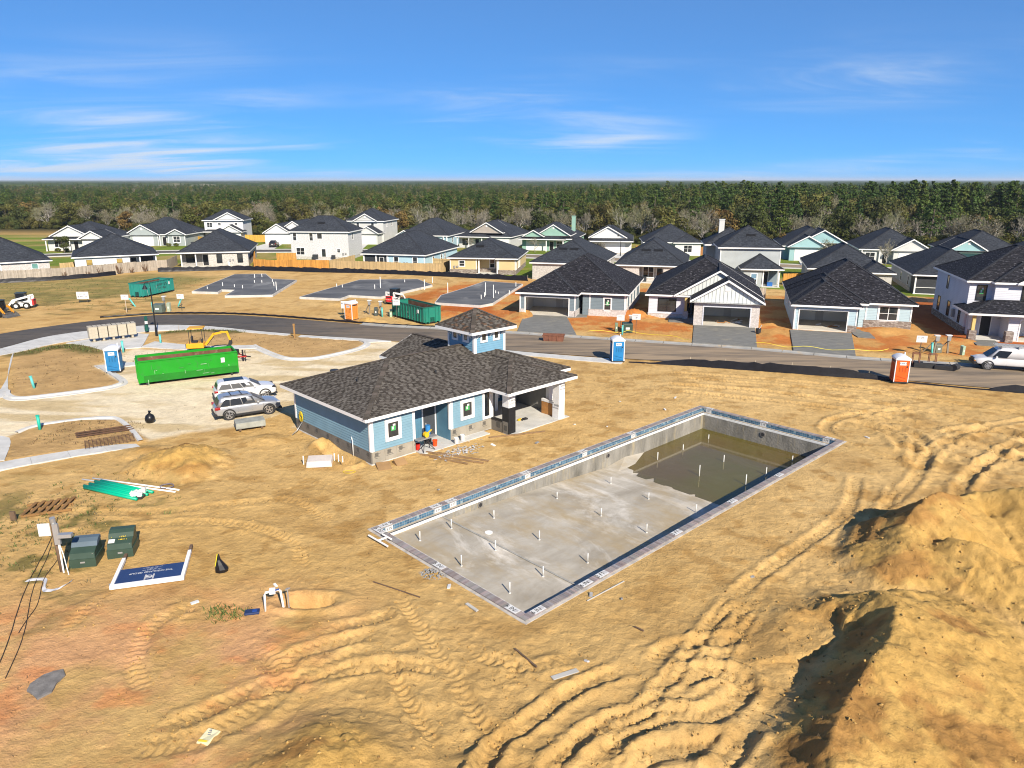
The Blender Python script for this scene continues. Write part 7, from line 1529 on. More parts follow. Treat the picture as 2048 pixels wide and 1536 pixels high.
# guy wires running to the lower left, plastic strip
wire = mat('wire_dark', (.04, .028, .022), .6)
for k, (a_, b_, z_) in enumerate((((-22.6, 33.2), (-17.4, 20.6), .05), ((-21.4, 30.6), (-17.0, 21.0), .04), ((-20.2, 29.0), (-18.2, 23.6), .04))):
    P_ = [(a_[0] + (b_[0] - a_[0]) * t_ + .1 * math.sin(t_ * 9 + k), a_[1] + (b_[1] - a_[1]) * t_) for t_ in np.linspace(0, 1, 24)]
    tag(MB().tube([(p[0], p[1], gz(*p) + z_) for p in P_], .012, 5).build('loose_cable', wire), ('longest dark cable running to the left edge from the pallet', 'middle dark cable lying between the pole and the left edge', 'shortest dark cable below the power pole')[k], 'cable', 'cables at the left edge')
P_ = [(-20.4, 27.2), (-19.7, 27.3), (-19.3, 26.6), (-19.0, 26.4), (-18.6, 26.6), (-18.5, 27.2)]; m = MB(); S_ = spline(P_, 5)
m.loft([[(p[0], p[1], gz(*p) + .03), (p[0] + .05, p[1] + .12, gz(*p) + .06 + .05 * math.sin(i)), (p[0] + .02, p[1] + .22, gz(*p) + .03)] for i, p in enumerate(S_)], False, False); tag(m.build('plastic_strip', mat('strip_plastic', (.5, .5, .52), .3), None, True), 'crumpled translucent plastic strip on the cables', 'plastic strip')
tape = MATS['tape_yellow']
for k, (lab, P_) in enumerate((('yellow caution tape before the slate blue house', [(8.4, 79.0), (11.8, 78.6), (13.4, 78.6), (17.2, 75.8), (18.4, 74.4)]), ('yellow caution tape across the powder blue house drive', [(24.9, 73.0), (27.6, 71.6), (30.5, 70.6), (33.6, 69.4), (37.0, 70.0)]))):
    m = MB(); S_ = spline(P_, 6); m.loft([[(p[0], p[1], gz(*p) + .22 + .1 * math.sin(i * .8)), (p[0], p[1] + .02, gz(*p) + .255 + .1 * math.sin(i * .8))] for i, p in enumerate(S_)], False, False); tag(m.build('caution_tape', tape), lab, 'tape')
for k, (x, y) in enumerate(((-9.4, 39.2), )): 
    m = MB(); m.tube([(x + .35 * math.cos(t_) * (1 + .1 * math.sin(3 * t_)), y + .2 * math.sin(t_), gz(x, y) + .03) for t_ in np.linspace(0, 9, 30)], .015, 5); tag(m.build('loose_yellow_rope', MATS['hose_yellow']), 'loop of yellow rope on the sand before the clubhouse corner', 'rope')
m = MB(); m.box(26.8, 79.2, .12, 27.2, 79.6, .55); g = thing('mixing_bucket', 'black mixing bucket on the batten gable house drive', 'bucket', (27.0, 78.6, .11)); m = MB().cyl((0, 0, 0), (0, 0, .5), .24, 12, .3, caps=False).cyl((0, 0, .005), (0, 0, .012), .24, 12); m.build('pail', dark_plastic, g); MB().bar((0, 0, .3), (.35, .1, .85), .06, .03).build('paddle', tile_white, g)
m = MB()
# ------------------------------------------------------------------ vehicles (x forward, y left)
tyre = mat('tyre_rubber', (.018, .018, .018), .85, 0, .2, 6); rim_m = mat('alloy_rim', (.48, .48, .50), .3, .8, .05); blackp = mat('black_trim_plastic', (.02, .02, .022), .55); red_l = mat('tail_red', (.28, .012, .012), .2, spec=.6); lens_m = mat('head_lens', (.45, .46, .48), .15, .2, spec=.6); amber = mat('amber_lens', (.5, .16, .02), .25)
t = NT('car_glass'); car_glass = t.fin((.010, .013, .018), .25, 0, .3)
def paint(name, c, metal=.0):
    if name in MATS: return MATS[name]
    t = NT(name); co = t.co(); t.b.inputs['Coat Weight'].default_value = .8; t.b.inputs['Coat Roughness'].default_value = .06
    v = t.mix(t.rng(t.noise(co, 1.3, 5), .45, .75, 0, .25), c, (.42, .36, .27)); MATS[name] = t.fin(v, .32, metal, .5); return MATS[name]
def wheel(par, x, y, r, w, out, spokes=5, steer=0.):
    o = MB().cyl((x, y - w / 2, r), (x, y + w / 2, r), r, 22).build('wheel', tyre, par); soften(o, .03, 2)
    yy = y + out * w / 2
    MB().cyl((x, yy - out * .06, r), (x, yy + out * .004, r), r * .70, 20).build('rim_well', blackp, o)
    m = MB()
    for k in range(spokes):
        a_ = 2 * math.pi * k / spokes + .3
        for da in (-.12, .12): m.bar((x + r * .1 * math.cos(a_), yy + out * .012, r + r * .1 * math.sin(a_)), (x + r * .68 * math.cos(a_ + da), yy + out * .01, r + r * .68 * math.sin(a_ + da)), .045, .03, None, (0, 1, 0))
    m.cyl((x, yy, r), (x, yy + out * .03, r), r * .16, 10); m.build('rim', rim_m, o)
    m = MB(); n = 24
    for k in range(n):
        a_, b_ = 2 * math.pi * k / n, 2 * math.pi * (k + 1) / n
        m.bar((x + r * .69 * math.cos(a_), yy + out * .006, r + r * .69 * math.sin(a_)), (x + r * .69 * math.cos(b_), yy + out * .006, r + r * .69 * math.sin(b_)), .03, .035, None, (0, 1, 0))
    m.build('rim_edge', rim_m, o)
def car(label, loc, rz, pm, spec, name='parked_car', cat='car', group=None):
    """spec: lower body stations (x, z bottom, z top, half width) and greenhouse rings (x rear, x front, half width, z)"""
    g = thing(name, label, cat, (*loc, spec.get('z', .0)), rz, group); L = []
    for x, zb, zt, hw in spec['body']:
        L.append([(x, -hw * .86, zb), (x, -hw * .98, zb + (zt - zb) * .16), (x, -hw, zb + (zt - zb) * .45), (x, -hw * .985, zb + (zt - zb) * .80), (x, -hw * .93, zt - .03), (x, -hw * .72, zt + .005), (x, -hw * .3, zt + .03), (x, hw * .3, zt + .03), (x, hw * .72, zt + .005), (x, hw * .93, zt - .03), (x, hw * .985, zb + (zt - zb) * .80), (x, hw, zb + (zt - zb) * .45), (x, hw * .98, zb + (zt - zb) * .16), (x, hw * .86, zb)])
    m = MB().loft(L); o = m.build('body', pm, g, True); sd = o.modifiers.new('sub', 'SUBSURF'); sd.levels = 1; sd.render_levels = 2
    def ring(xr, xf, hw, z, xz=0):
        pts = []; n = 28; cx, a_ = (xr + xf) / 2, (xf - xr) / 2
        for k in range(n):
            t_ = 2 * math.pi * (k + .5) / n; c_, s_ = math.cos(t_), math.sin(t_); e = .22
            px_ = math.copysign(abs(c_) ** e, c_); pts.append((cx + a_ * px_, hw * math.copysign(abs(s_) ** e, s_) * (1 - .10 * max(0, px_) ** 4), z + xz * px_))
        return pts
    G_ = spec['cab']; m = MB().loft([ring(*q) for q in G_]); o = m.build('cab', pm, g, True)
    (xr0, xf0, hw0, z0), (xr1, xf1, hw1, z1) = [q[:4] for q in G_[:2]]
    def side(x01, zt, s, off=.012):   # a point on the cab side: x01 along, zt up
        xr = xr0 + (xr1 - xr0) * zt; xf = xf0 + (xf1 - xf0) * zt; hw = hw0 + (hw1 - hw0) * zt; x = xr + (xf - xr) * x01
        return (x, s * (hw * (1 - .10 * max(0, x01 * 2 - 1) ** 4) + off), z0 + (z1 - z0) * zt)
    for s in (-1, 1):
        for a_, b_, c_, d_ in spec['side_win']:
            q = [side(a_, .10, s), side(b_, .10, s), side(d_, .90, s), side(c_, .90, s)]; MB().face(q if s < 0 else q[::-1]).build('side_window', car_glass, g)
    def endq(front, y0, y1, za, zb, off=.015):
        x0_, x1_ = (xf0, xf1) if front else (xr0, xr1); d_ = 1 if front else -1; P_ = []
        for zt, yy in ((za, -y0), (za, y0), (zb, y1), (zb, -y1)): P_.append((x0_ + (x1_ - x0_) * zt + d_ * off, yy, z0 + (z1 - z0) * zt + .01))
        return P_ if front else P_[::-1]
    MB().face(endq(True, hw0 * .80, hw1 * .80, .06, .92)).build('windscreen', car_glass, g); 
    if spec.get('rear', True): MB().face(endq(False, hw0 * .80, hw1 * .82, .12, .86)).build('rear_window', car_glass, g)
    for x in spec['wheels']:
        for s in (-1, 1):
            hw = spec['track']; wheel(g, x, s * (hw - .11), spec['wr'], .235, s, spec.get('spokes', 5))
            m = MB(); rr = spec['wr'] * 1.2; n = 14   # dark arch lip round the wheel
            for k in range(n):
                a_, b_ = math.pi * k / n - .15, math.pi * (k + 1) / n - .15 + .02; zc = spec['wr']
                m.bar((x + rr * math.cos(a_), s * (hw + .0), zc + rr * math.sin(a_)), (x + rr * math.cos(b_), s * (hw + .0), zc + rr * math.sin(b_)), .09, .08, None, (0, 1, 0))
            m.build('wheel_arch', spec.get('arch', blackp), g); MB().cyl((x, s * (hw - .3), spec['wr']), (x, s * (hw - .005), spec['wr'] + .02), rr * .97, 20).build('arch_well', blackp, g)
    for q in spec['bits']: q(g)
    for s in (-1, 1):
        mx, mz = spec['mirror']; o = MB().box(mx - .07, s * (hw0 + .02) - .0, mz, mx + .08, s * (hw0 + .22) if s > 0 else s * (hw0 + .02), mz + .15) if s > 0 else MB().box(mx - .07, s * (hw0 + .22), mz, mx + .08, s * (hw0 + .02), mz + .15); soften(o.build('mirror', pm, g), .03)
    for x in spec['seams']:
        for s in (-1, 1): m = MB(); m.box(x - .006, s * spec['track'] * 1.008 - .006, .5, x + .006, s * spec['track'] * 1.008 + .006, z0 - .06); m.build('door_seam', blackp, g)
    for x in spec['handles']:
        for s in (-1, 1): MB().box(x - .09, s * (spec['track'] * .995) - .02, z0 - .16, x + .09, s * (spec['track'] * .995) + .02, z0 - .12).build('door_handle', pm, g)
    return g
def boxbit(name, m_, *b): return lambda g: soften(MB().box(*b).build(name, m_, g), .02)
def pair(name, m_, x0, x1, y0, y1, z0, z1):
    def f(g):
        for s in (-1, 1): a_, b_ = sorted((s * y0, s * y1)); soften(MB().box(x0, a_, z0, x1, b_, z1).build(name, m_, g), .02)
    return f
silver = paint('silver_paint', (.42, .43, .45), .55); whitep = paint('white_paint', (.60, .61, .63)); vanw = paint('van_white', (.62, .62, .64)); blackc = paint('black_paint', (.012, .012, .014))
SUV = dict(body=[(-2.27, .42, .72, .60), (-2.22, .34, .92, .80), (-2.02, .28, 1.02, .89), (-1.4, .24, 1.05, .92), (-.4, .22, 1.03, .92), (.6, .22, 1.02, .92), (1.1, .24, 1.0, .92), (1.55, .26, .96, .90), (1.95, .28, .90, .86), (2.2, .34, .76, .72), (2.27, .42, .62, .52)],
           cab=[(-2.12, 1.22, .86, .96), (-1.86, .30, .70, 1.50), (-1.72, .14, .62, 1.60), (-1.3, -.2, .45, 1.655)], side_win=[(.06, .26, .14, .30), (.275, .52, .31, .60), (.54, .80, .62, .96)], wheels=(-1.36, 1.36), track=.90, wr=.345, mirror=(.62, 1.0), seams=(-.75, .2, .98), handles=(-.55, .4),
           bits=[boxbit('rear_bumper', blackp, -2.31, -.8, .30, -2.1, .8, .52), boxbit('front_bumper', blackp, 2.05, -.78, .27, 2.29, .78, .42), pair('tail_light', red_l, -2.25, -1.9, .66, .885, .80, .98), pair('headlight', lens_m, 1.98, 2.2, .52, .80, .72, .85), pair('roof_rail', blackp, -1.6, .05, .575, .61, 1.62, 1.67), boxbit('roof_bar', blackp, -1.1, -.58, 1.655, -1.03, .58, 1.675), boxbit('roof_bar', blackp, -.4, -.58, 1.655, -.33, .58, 1.675), boxbit('grille', blackp, 2.18, -.4, .5, 2.275, .4, .68), pair('sill', blackp, -1.0, 1.0, .84, .925, .22, .38), boxbit('number_plate', tile_white, -2.285, -.2, .72, -2.26, .2, .84), pair('reflector', red_l, -2.3, -2.22, .5, .76, .42, .48)])
dx_, dy_ = 2.72 * math.cos(R(28)), 0
car('silver car with black roof rails parked beside the clubhouse', (-19.05, 50.1), R(30), silver, dict(SUV, z=.02), group='cars parked by the clubhouse')
SUV2 = dict(SUV, body=[(x, zb, zt + .05, hw * 1.02) for x, zb, zt, hw in SUV['body']], cab=[(-2.1, 1.16, .87, 1.02), (-1.92, .34, .72, 1.46), (-1.8, .2, .64, 1.55), (-1.4, -.1, .48, 1.60)], side_win=[(.05, .34, .10, .36), (.36, .60, .38, .64), (.615, .86, .66, .97)],
            bits=[boxbit('rear_bumper', blackp, -2.31, -.8, .30, -2.1, .8, .50), boxbit('front_bumper', blackp, 2.05, -.78, .27, 2.29, .78, .40), pair('tail_light', red_l, -2.25, -1.98, .70, .9, .86, 1.0), pair('headlight', blackp, 1.9, 2.18, .5, .84, .80, .90), boxbit('glass_roof', car_glass, -1.45, -.5, 1.565, -.05, .5, 1.612), boxbit('grille', blackp, 2.18, -.5, .6, 2.28, .5, .74), pair('sill', blackp, -1.0, 1.0, .86, .93, .22, .34), pair('fog_light', blackp, 2.1, 2.26, .5, .68, .5, .6)], rear=True)
car('white car with dark glass roof parked behind the silver car', (-20.6, 54.1), R(27), whitep, dict(SUV2, z=.02), group='cars parked by the clubhouse')
SUV3 = dict(SUV)
car('small black car parked on the drive of the stacked gable house', (-59.9, 186.5), R(96), blackc, dict(SUV3, z=.11))
VAN = dict(body=[(-2.9, .5, 1.0, .80), (-2.86, .42, 1.12, .96), (-2.5, .38, 1.16, 1.0), (-1, .36, 1.16, 1.0), (.6, .36, 1.16, 1.0), (1.5, .36, 1.16, 1.0), (1.9, .38, 1.10, .98), (2.4, .40, 1.0, .94), (2.72, .44, .92, .84), (2.84, .50, .80, .66)],
           cab=[(-2.86, 1.95, .96, 1.08), (-2.82, 1.12, .82, 1.82), (-2.76, .98, .76, 1.93), (-2.4, .6, .6, 1.97)], side_win=[(.70, .93, .72, .96)], wheels=(-1.75, 1.78), track=.97, wr=.37, mirror=(1.25, 1.14), seams=(.42, 1.55), handles=(.6,), arch=blackp, rear=True, spokes=8,
           bits=[boxbit('front_bumper', blackp, 2.5, -.85, .40, 2.9, .85, .66), boxbit('rear_bumper', steel, -3.0, -.9, .4, -2.85, .9, .58), boxbit('grille', blackp, 2.7, -.5, .68, 2.86, .5, .90), pair('headlight', lens_m, 2.66, 2.84, .5, .80, .76, .90), pair('turn_light', amber, 2.66, 2.85, .5, .80, .68, .75)])
VX, VY, VR = 44.05, 62.9, R(161)
g = car('white panel van with ladders on its roof at the right edge', (VX, VY), VR, vanw, dict(VAN, z=.06), 'panel_van', 'van')
for k, (y_, lab) in enumerate(((-.3, 'near'), (.3, 'far'))):
    q = thing('roof_ladder', lab + ' aluminium ladder lying on the white van roof rack', 'ladder', (VX, VY, 2.14), VR)
    for s in (-1, 1): MB().box(-2.5, y_ + s * .2 - .03, 0, 1.3, y_ + s * .2 + .03, .09).build('rail', steel, q)
    for i in range(13): MB().cyl((-2.3 + i * .29, y_ - .2, .045), (-2.3 + i * .29, y_ + .2, .045), .02, 6).build('rung', steel, q)
for x_ in (-2.0, -.4, .9):
    MB().box(x_ - .03, -.75, 1.93, x_ + .03, .75, 2.13).build('rack_bar', steel, g)

# ------------------------------------------------------------------ loaders, excavator, trailer
def loader(label, loc, rz, main, arm, rear, trk, canopy, bucket_=True, up=0.):
    g = thing('skid_steer_loader', label, 'loader', (*loc, gz(*loc)), rz, 'compact loaders'); mm = mat('ldr_' + label[:6], main, .45, 0, .08); am = mat('ldra_' + label[:6], arm, .45, 0, .08); rm = mat('ldrr_' + label[:6], rear, .45)
    m = MB().hexa([(-1.35, -.55, .3), (.75, -.55, .3), (.75, .55, .3), (-1.35, .55, .3), (-1.35, -.55, 1.15), (.55, -.55, .75), (.55, .55, .75), (-1.35, .55, 1.15)]); soften(m.build('chassis', mm, g), .04)
    soften(MB().box(-1.55, -.52, .42, -1.34, .52, 1.2).build('rear_door', rm, g), .04); MB().box(-1.57, -.42, .98, -1.55, .42, 1.14).build('grille', dark_plastic, g)
    for y_ in (-.34, .28): MB().box(-1.56, y_, .5, -1.545, y_ + .2, .58).build('tail_light', red_l, g)
    # cab: posts, roof, dark glass
    for x_, y_ in ((-.62, -.45), (-.62, .45), (.48, -.45), (.48, .45)): MB().bar((x_, y_, .8), (x_ * .92, y_ * .95, 2.0), .07).build('cab_post', dark_plastic, g)
    soften(MB().box(-.7, -.5, 1.98, .55, .5, 2.08).build('cab_roof', canopy, g), .03); MB().box(-.6, -.43, .9, .40, .43, 1.95).build('cab_glass', car_glass, g)
    for s in (-1, 1):
        y0, y1 = sorted((s * .58, s * .70))
        m = MB(); m.hexa([(-1.3, y0, 1.5), (-1.05, y0, 1.35), (-1.05, y1, 1.35), (-1.3, y1, 1.5), (-1.25, y0, 1.75), (-.95, y0, 1.68), (-.95, y1, 1.68), (-1.25, y1, 1.75)]); m.bar((-1.1, (y0 + y1) / 2, 1.6), (.75, (y0 + y1) / 2, 1.15 + up), .12, .24); m.bar((.75, (y0 + y1) / 2, 1.18 + up), (1.35, (y0 + y1) / 2, .42 + up), .12, .22); m.bar((-1.2, (y0 + y1) / 2, 1.6), (-1.1, (y0 + y1) / 2, .9), .12, .3); m.build('lift_arm', am, g)
        MB().bar((-.7, s * .64, .8), (.5, s * .64, 1.12 + up), .07).build('cylinder', steel, g)
        if trk:
            rg = []; 
            for y_ in sorted((s * .52, s * .88)):
                rg.append([(x_, y_, z_) for x_, z_ in ((-1.2, .35), (-1.12, .1), (-.9, .02), (.65, .02), (.88, .12), (.95, .38), (.8, .58), (-.9, .62), (-1.12, .55))])
            o = MB().loft(rg).build('track', tyre, g)
            for x_ in (-.8, -.35, .1, .55): MB().cyl((x_, s * .885, .22), (x_, s * .895, .22), .15, 12).build('road_wheel', am, o)
        else:
            for x_ in (-.75, .45):
                o = MB().cyl((x_, s * .56, .42), (x_, s * .86, .42), .42, 16).build('wheel', tyre, g); soften(o, .05); MB().cyl((x_, s * .86, .42), (x_, s * .87, .42), .22, 12).build('rim', am, o)
    if bucket_:
        m = MB(); rg = []
        for y_ in (-.9, .9): rg.append([(1.25, y_, .55 + up), (1.22, y_, .12 + up), (1.35, y_, .03 + up), (2.05, y_, .02 + up), (2.05, y_, .06 + up), (1.42, y_, .12 + up), (1.34, y_, .3 + up), (1.36, y_, .58 + up)])
        o = m.loft(rg).build('bucket', mat('bucket_steel', (.17, .165, .16), .5, .5, .25, 3), g)
        for y_ in (-.9, .88): MB().hexa([(1.25, y_, .05 + up), (2.05, y_, .03 + up), (2.05, y_ + .02, .03 + up), (1.25, y_ + .02, .05 + up), (1.3, y_, .56 + up), (1.7, y_, .4 + up), (1.7, y_ + .02, .4 + up), (1.3, y_ + .02, .56 + up)]).build('bucket_cheek', MATS['bucket_steel'], o)
    return g
roof_dk = mat('cab_roof_dark', (.03, .045, .055), .5)
g = loader('white and red loader facing away on the weedy lot', (-64.4, 95.2), R(196), (.70, .70, .70), (.68, .68, .68), (.5, .03, .03), False, roof_dk)
g = loader('orange tracked loader with a low steel bucket at the left edge', (-63.2, 89.2), R(-14), (.03, .03, .03), (.62, .26, .02), (.6, .25, .02), True, roof_dk)
g = loader('red and white loader between the slabs and the skip', (-15.9, 99.2), R(62), (.66, .66, .65), (.66, .66, .65), (.6, .012, .02), False, roof_dk); text('rear_print', 'BOBCAT', .2, g, (-1.556, -.02, .72), (R(90), 0, R(-90)), tile_white)
yel = mat('excavator_yellow', (.62, .32, .015), .45, 0, .1); EXD = mat('excavator_dark', (.025, .025, .027), .6)
g = thing('mini_excavator', 'small yellow excavator with a roof canopy behind the green container', 'excavator', (-30.5, 69.5, .0), R(12))
for s in (-1, 1):
    rg = [[(x_, s * .5 + o_, z_) for x_, z_ in ((-1.0, .28), (-.9, .06), (-.7, 0), (.7, 0), (.9, .06), (1.0, .28), (.85, .46), (-.85, .46))] for o_ in (-.15, .15)]; MB().loft(rg).build('track', tyre, g)
soften(MB().box(-1.05, -.6, .55, .55, .6, 1.05).build('house', yel, g), .05); MB().box(-1.1, -.55, .6, -1.04, .55, 1.0).build('counterweight', EXD, g)
MB().box(-.55, -.28, 1.05, -.05, .28, 1.2).box(-.62, -.28, 1.2, -.5, .28, 1.65).build('seat', EXD, g)
for x_ in (-.7, .5):
    for y_ in (-.55, .55): MB().bar((x_, y_, 1.05), (x_, y_, 2.45), .05).build('canopy_post', EXD, g)
soften(MB().box(-.8, -.65, 2.44, .62, .65, 2.54).build('canopy_roof', yel, g), .03)
for y_ in (-.2, .2): MB().bar((.15, y_, 1.05), (.2, y_, 1.45), .03).build('lever', EXD, g)
MB().box(.3, -.3, 1.05, .4, .3, 1.35).build('console', EXD, g)
MB().bar((.6, 0, .75), (1.5, 0, 1.85), .18, .22).bar((1.45, 0, 1.8), (2.2, 0, 1.95), .18, .2).build('boom', yel, g); MB().bar((2.15, 0, 2.0), (2.75, 0, 1.95), .16, .18).bar((2.7, 0, 2.0), (2.95, 0, 1.1), .15, .18).build('stick', yel, g); MB().bar((.75, 0, .75), (1.45, 0, 1.55), .09).bar((1.5, 0, 2.0), (2.6, 0, 2.1), .08).build('cylinder', EXD, g)
MB().loft([[(2.85, y_, 1.15), (3.05, y_, 1.15), (3.08, y_, .75), (2.9, y_, .5), (2.6, y_, .5), (2.75, y_, .8)] for y_ in (-.25, .25)]).build('bucket', EXD, g); MB().bar((.6, -.7, .25), (.6, .7, .25), .3, .3).build('dozer_blade', EXD, g)
g = thing('utility_trailer', 'black trailer with red drawbar behind the green container', 'trailer', (-25.9, 66.2, 0), R(-14)); redp = mat('drawbar_red', (.35, .03, .03), .5)
MB().box(-2.2, -.85, .45, .1, .85, .55).build('deck', blackp, g); MB().box(-.75, -.8, .55, .05, .8, .95).build('tool_box', blackp, g)
for s in (-1, 1):
    MB().bar((.1, s * .6, .5), (1.35, s * .06, .5), .08, .1).build('drawbar', redp, g); wheel(g, -.9, s * .98, .33, .2, s); MB().box(-1.35, s * 1.0 - .13, .66, -.45, s * 1.0 + .13, .72).build('mudguard', blackp, g)
MB().cyl((1.2, 0, .05), (1.2, 0, 1.05), .04, 8).build('jack', blackp, g); MB().bar((1.3, 0, .5), (1.75, 0, .5), .09).build('coupler', blackp, g); MB().box(.9, -.06, .05, 1.0, .06, 1.1).build('stand', blackp, g)
# attachments dumped at the kerb
g = thing('loader_attachment', 'black brush cutter attachments and frames dumped at the kerb', 'attachment', (36.9, 63.4, .12), R(-18))
MB().box(-.9, -.45, 0, .8, .4, .42).build('housing', EXD, g); MB().hexa([(.7, -.6, 0), (2.2, -.9, 0), (2.2, -.3, 0), (.7, .3, 0), (.7, -.6, .3), (2.2, -.9, .42), (2.2, -.3, .42), (.7, .3, .5)]).build('deck', EXD, g); MB().cyl((2.1, -.9, .3), (2.5, -.3, .3), .3, 10).build('drum', EXD, g)
for x_ in (-1.0, .3):
    for y_ in (-.2, .25): MB().bar((x_, y_, 0), (x_, y_, 1.25), .06).bar((x_ + .55, y_, 0), (x_ + .55, y_, 1.25), .06).bar((x_, y_, 1.2), (x_ + .55, y_, 1.2), .06).build('frame', ru2, g)
MB().bar((-2.3, -.2, .1), (-.9, .1, .3), .12, .2).bar((-2.2, .3, .1), (-.9, .3, .25), .1, .14).build('fork', EXD, g); MB().bar((-.2, -.3, .5), (1.6, -.5, .55), .09).build('hydraulic_ram', steel, g)
# ------------------------------------------------------------------ trees
def leaf_mat(name, c1, c2, c3, tr=.25):
    t = NT(name); oi = t.n('ShaderNodeObjectInfo'); a = t.n('ShaderNodeAttribute', attribute_name='Col')
    r = t.n('ShaderNodeValToRGB'); t.l(oi.outputs['Random'], r.inputs[0]); e = r.color_ramp.elements
    e[0].color = (*c1, 1); e[1].color = (*c3, 1); q = e.new(.5); q.color = (*c2, 1)
    c = t.mix(1., r.outputs[0], a.outputs['Color'], 'MULTIPLY')
    m = t.fin(c, .65, 0, .25)
    tb = t.n('ShaderNodeBsdfTranslucent'); t.l(c, tb.inputs[0]); mx = t.n('ShaderNodeMixShader'); mx.inputs[0].default_value = tr
    o = t.t.nodes['Material Output']; t.l(t.b.outputs[0], mx.inputs[1]); t.l(tb.outputs[0], mx.inputs[2]); t.l(mx.outputs[0], o.inputs[0])
    return m
L_OAK = leaf_mat('oak_leaves', (.052, .070, .018), (.086, .098, .022), (.125, .114, .034)); L_PINE = leaf_mat('pine_needles', (.038, .076, .018), (.062, .104, .021), (.095, .124, .024)); L_RUST = leaf_mat('rust_leaves', (.16, .085, .025), (.13, .095, .03), (.17, .12, .04)); L_MOSS = leaf_mat('mossy_twigs', (.14, .13, .085), (.17, .155, .115), (.14, .145, .07))
bark = mat('bark', (.14, .115, .09), .95, 0, .3, 3, .4, 8); barkg = mat('bark_pale', (.33, .31, .28), .95, 0, .25, 3); twig_m = mat('twig_grey', (.34, .315, .285), .95, 0, .2, 2)
def leaf_cloud(m, rd, c, r, n, sz, shade):
    for i in range(n):
        u = rd.uniform(-1, 1); a_ = rd.random() * 6.2832; q = math.sqrt(1 - u * u); k = rd.random() ** .28
        d = Vector((q * math.cos(a_), q * math.sin(a_), u)); p = Vector(c) + Vector((d.x * r[0], d.y * r[1], d.z * r[2])) * k
        nrm = (d + Vector((rd.gauss(0, .55), rd.gauss(0, .55), rd.gauss(.25, .5)))).normalized(); t1 = nrm.cross(Vector((rd.gauss(0, 1), rd.gauss(0, 1), rd.gauss(0, 1)))).normalized(); t2 = nrm.cross(t1)
        s = sz * rd.uniform(.55, 1.35); g = shade * rd.uniform(.65, 1.4)
        m.face([p - t1 * s * .6 - t2 * s * .35, p + t1 * s * .5 - t2 * s * .45, p + t1 * s * .65 + t2 * s * .3, p - t1 * s * .1 + t2 * s * .6], (g * rd.uniform(.9, 1.15), g, g * rd.uniform(.8, 1.1)))
def oak_proto(seed, H=12., W=5.2, n=2300):
    rd = random.Random(seed); tm = MB(); cm = MB(); fork = H * rd.uniform(.22, .32)
    tm.tube([(0, 0, -.4), (rd.uniform(-.2, .2), rd.uniform(-.2, .2), fork * .5), (rd.uniform(-.4, .4), rd.uniform(-.3, .3), fork)], [.34, .27, .22], 7)
    lobes = []
    for k in range(13):
        a_ = rd.random() * 6.28; rr = W * rd.uniform(.1, .72); z = H * rd.uniform(.34, .86) * (1 - .18 * rr / W); s = W * rd.uniform(.26, .44); c = (rr * math.cos(a_), rr * math.sin(a_), z); lobes.append((c, s))
        mid = Vector((c[0] * .45, c[1] * .45, fork + (z - fork) * .55)); tm.tube([(0, 0, fork * .95), mid, c], [.13, .085, .035], 5)
    tot = sum(s * s for c, s in lobes)
    for c, s in lobes: leaf_cloud(cm, rd, c, (s, s, s * .72), int(n * s * s / tot), .40, rd.uniform(.7, 1.25))
    return tm.mesh('trunk', bark, True), cm.mesh('crown', L_OAK)
def pine_proto(seed, H=16., n=1700):
    rd = random.Random(seed); tm = MB(); cm = MB(); lean = rd.uniform(-.5, .5)
    tm.tube([(0, 0, -.4), (lean * .3, 0, H * .4), (lean, .1, H * .96)], [.24, .18, .05], 7)
    zs = H * .38; k = 0
    while zs < H * .97:
        f = (zs - H * .38) / (H * .6); R_ = (2.7 * (1 - f) ** .75 + .5) * rd.uniform(.7, 1.15)
        for q in range(rd.randint(3, 5)):
            a_ = rd.random() * 6.28; c = (lean * zs / H + R_ * .62 * math.cos(a_), R_ * .62 * math.sin(a_), zs + rd.uniform(-.3, .4)); s = R_ * rd.uniform(.42, .62)
            tm.tube([(lean * zs / H, 0, zs - .25), c], [.05, .02], 4); leaf_cloud(cm, rd, c, (s, s, s * .55), 34, .36, rd.uniform(.65, 1.3))
        zs += H * .052
    return tm.mesh('trunk', bark, True), cm.mesh('crown', L_PINE)
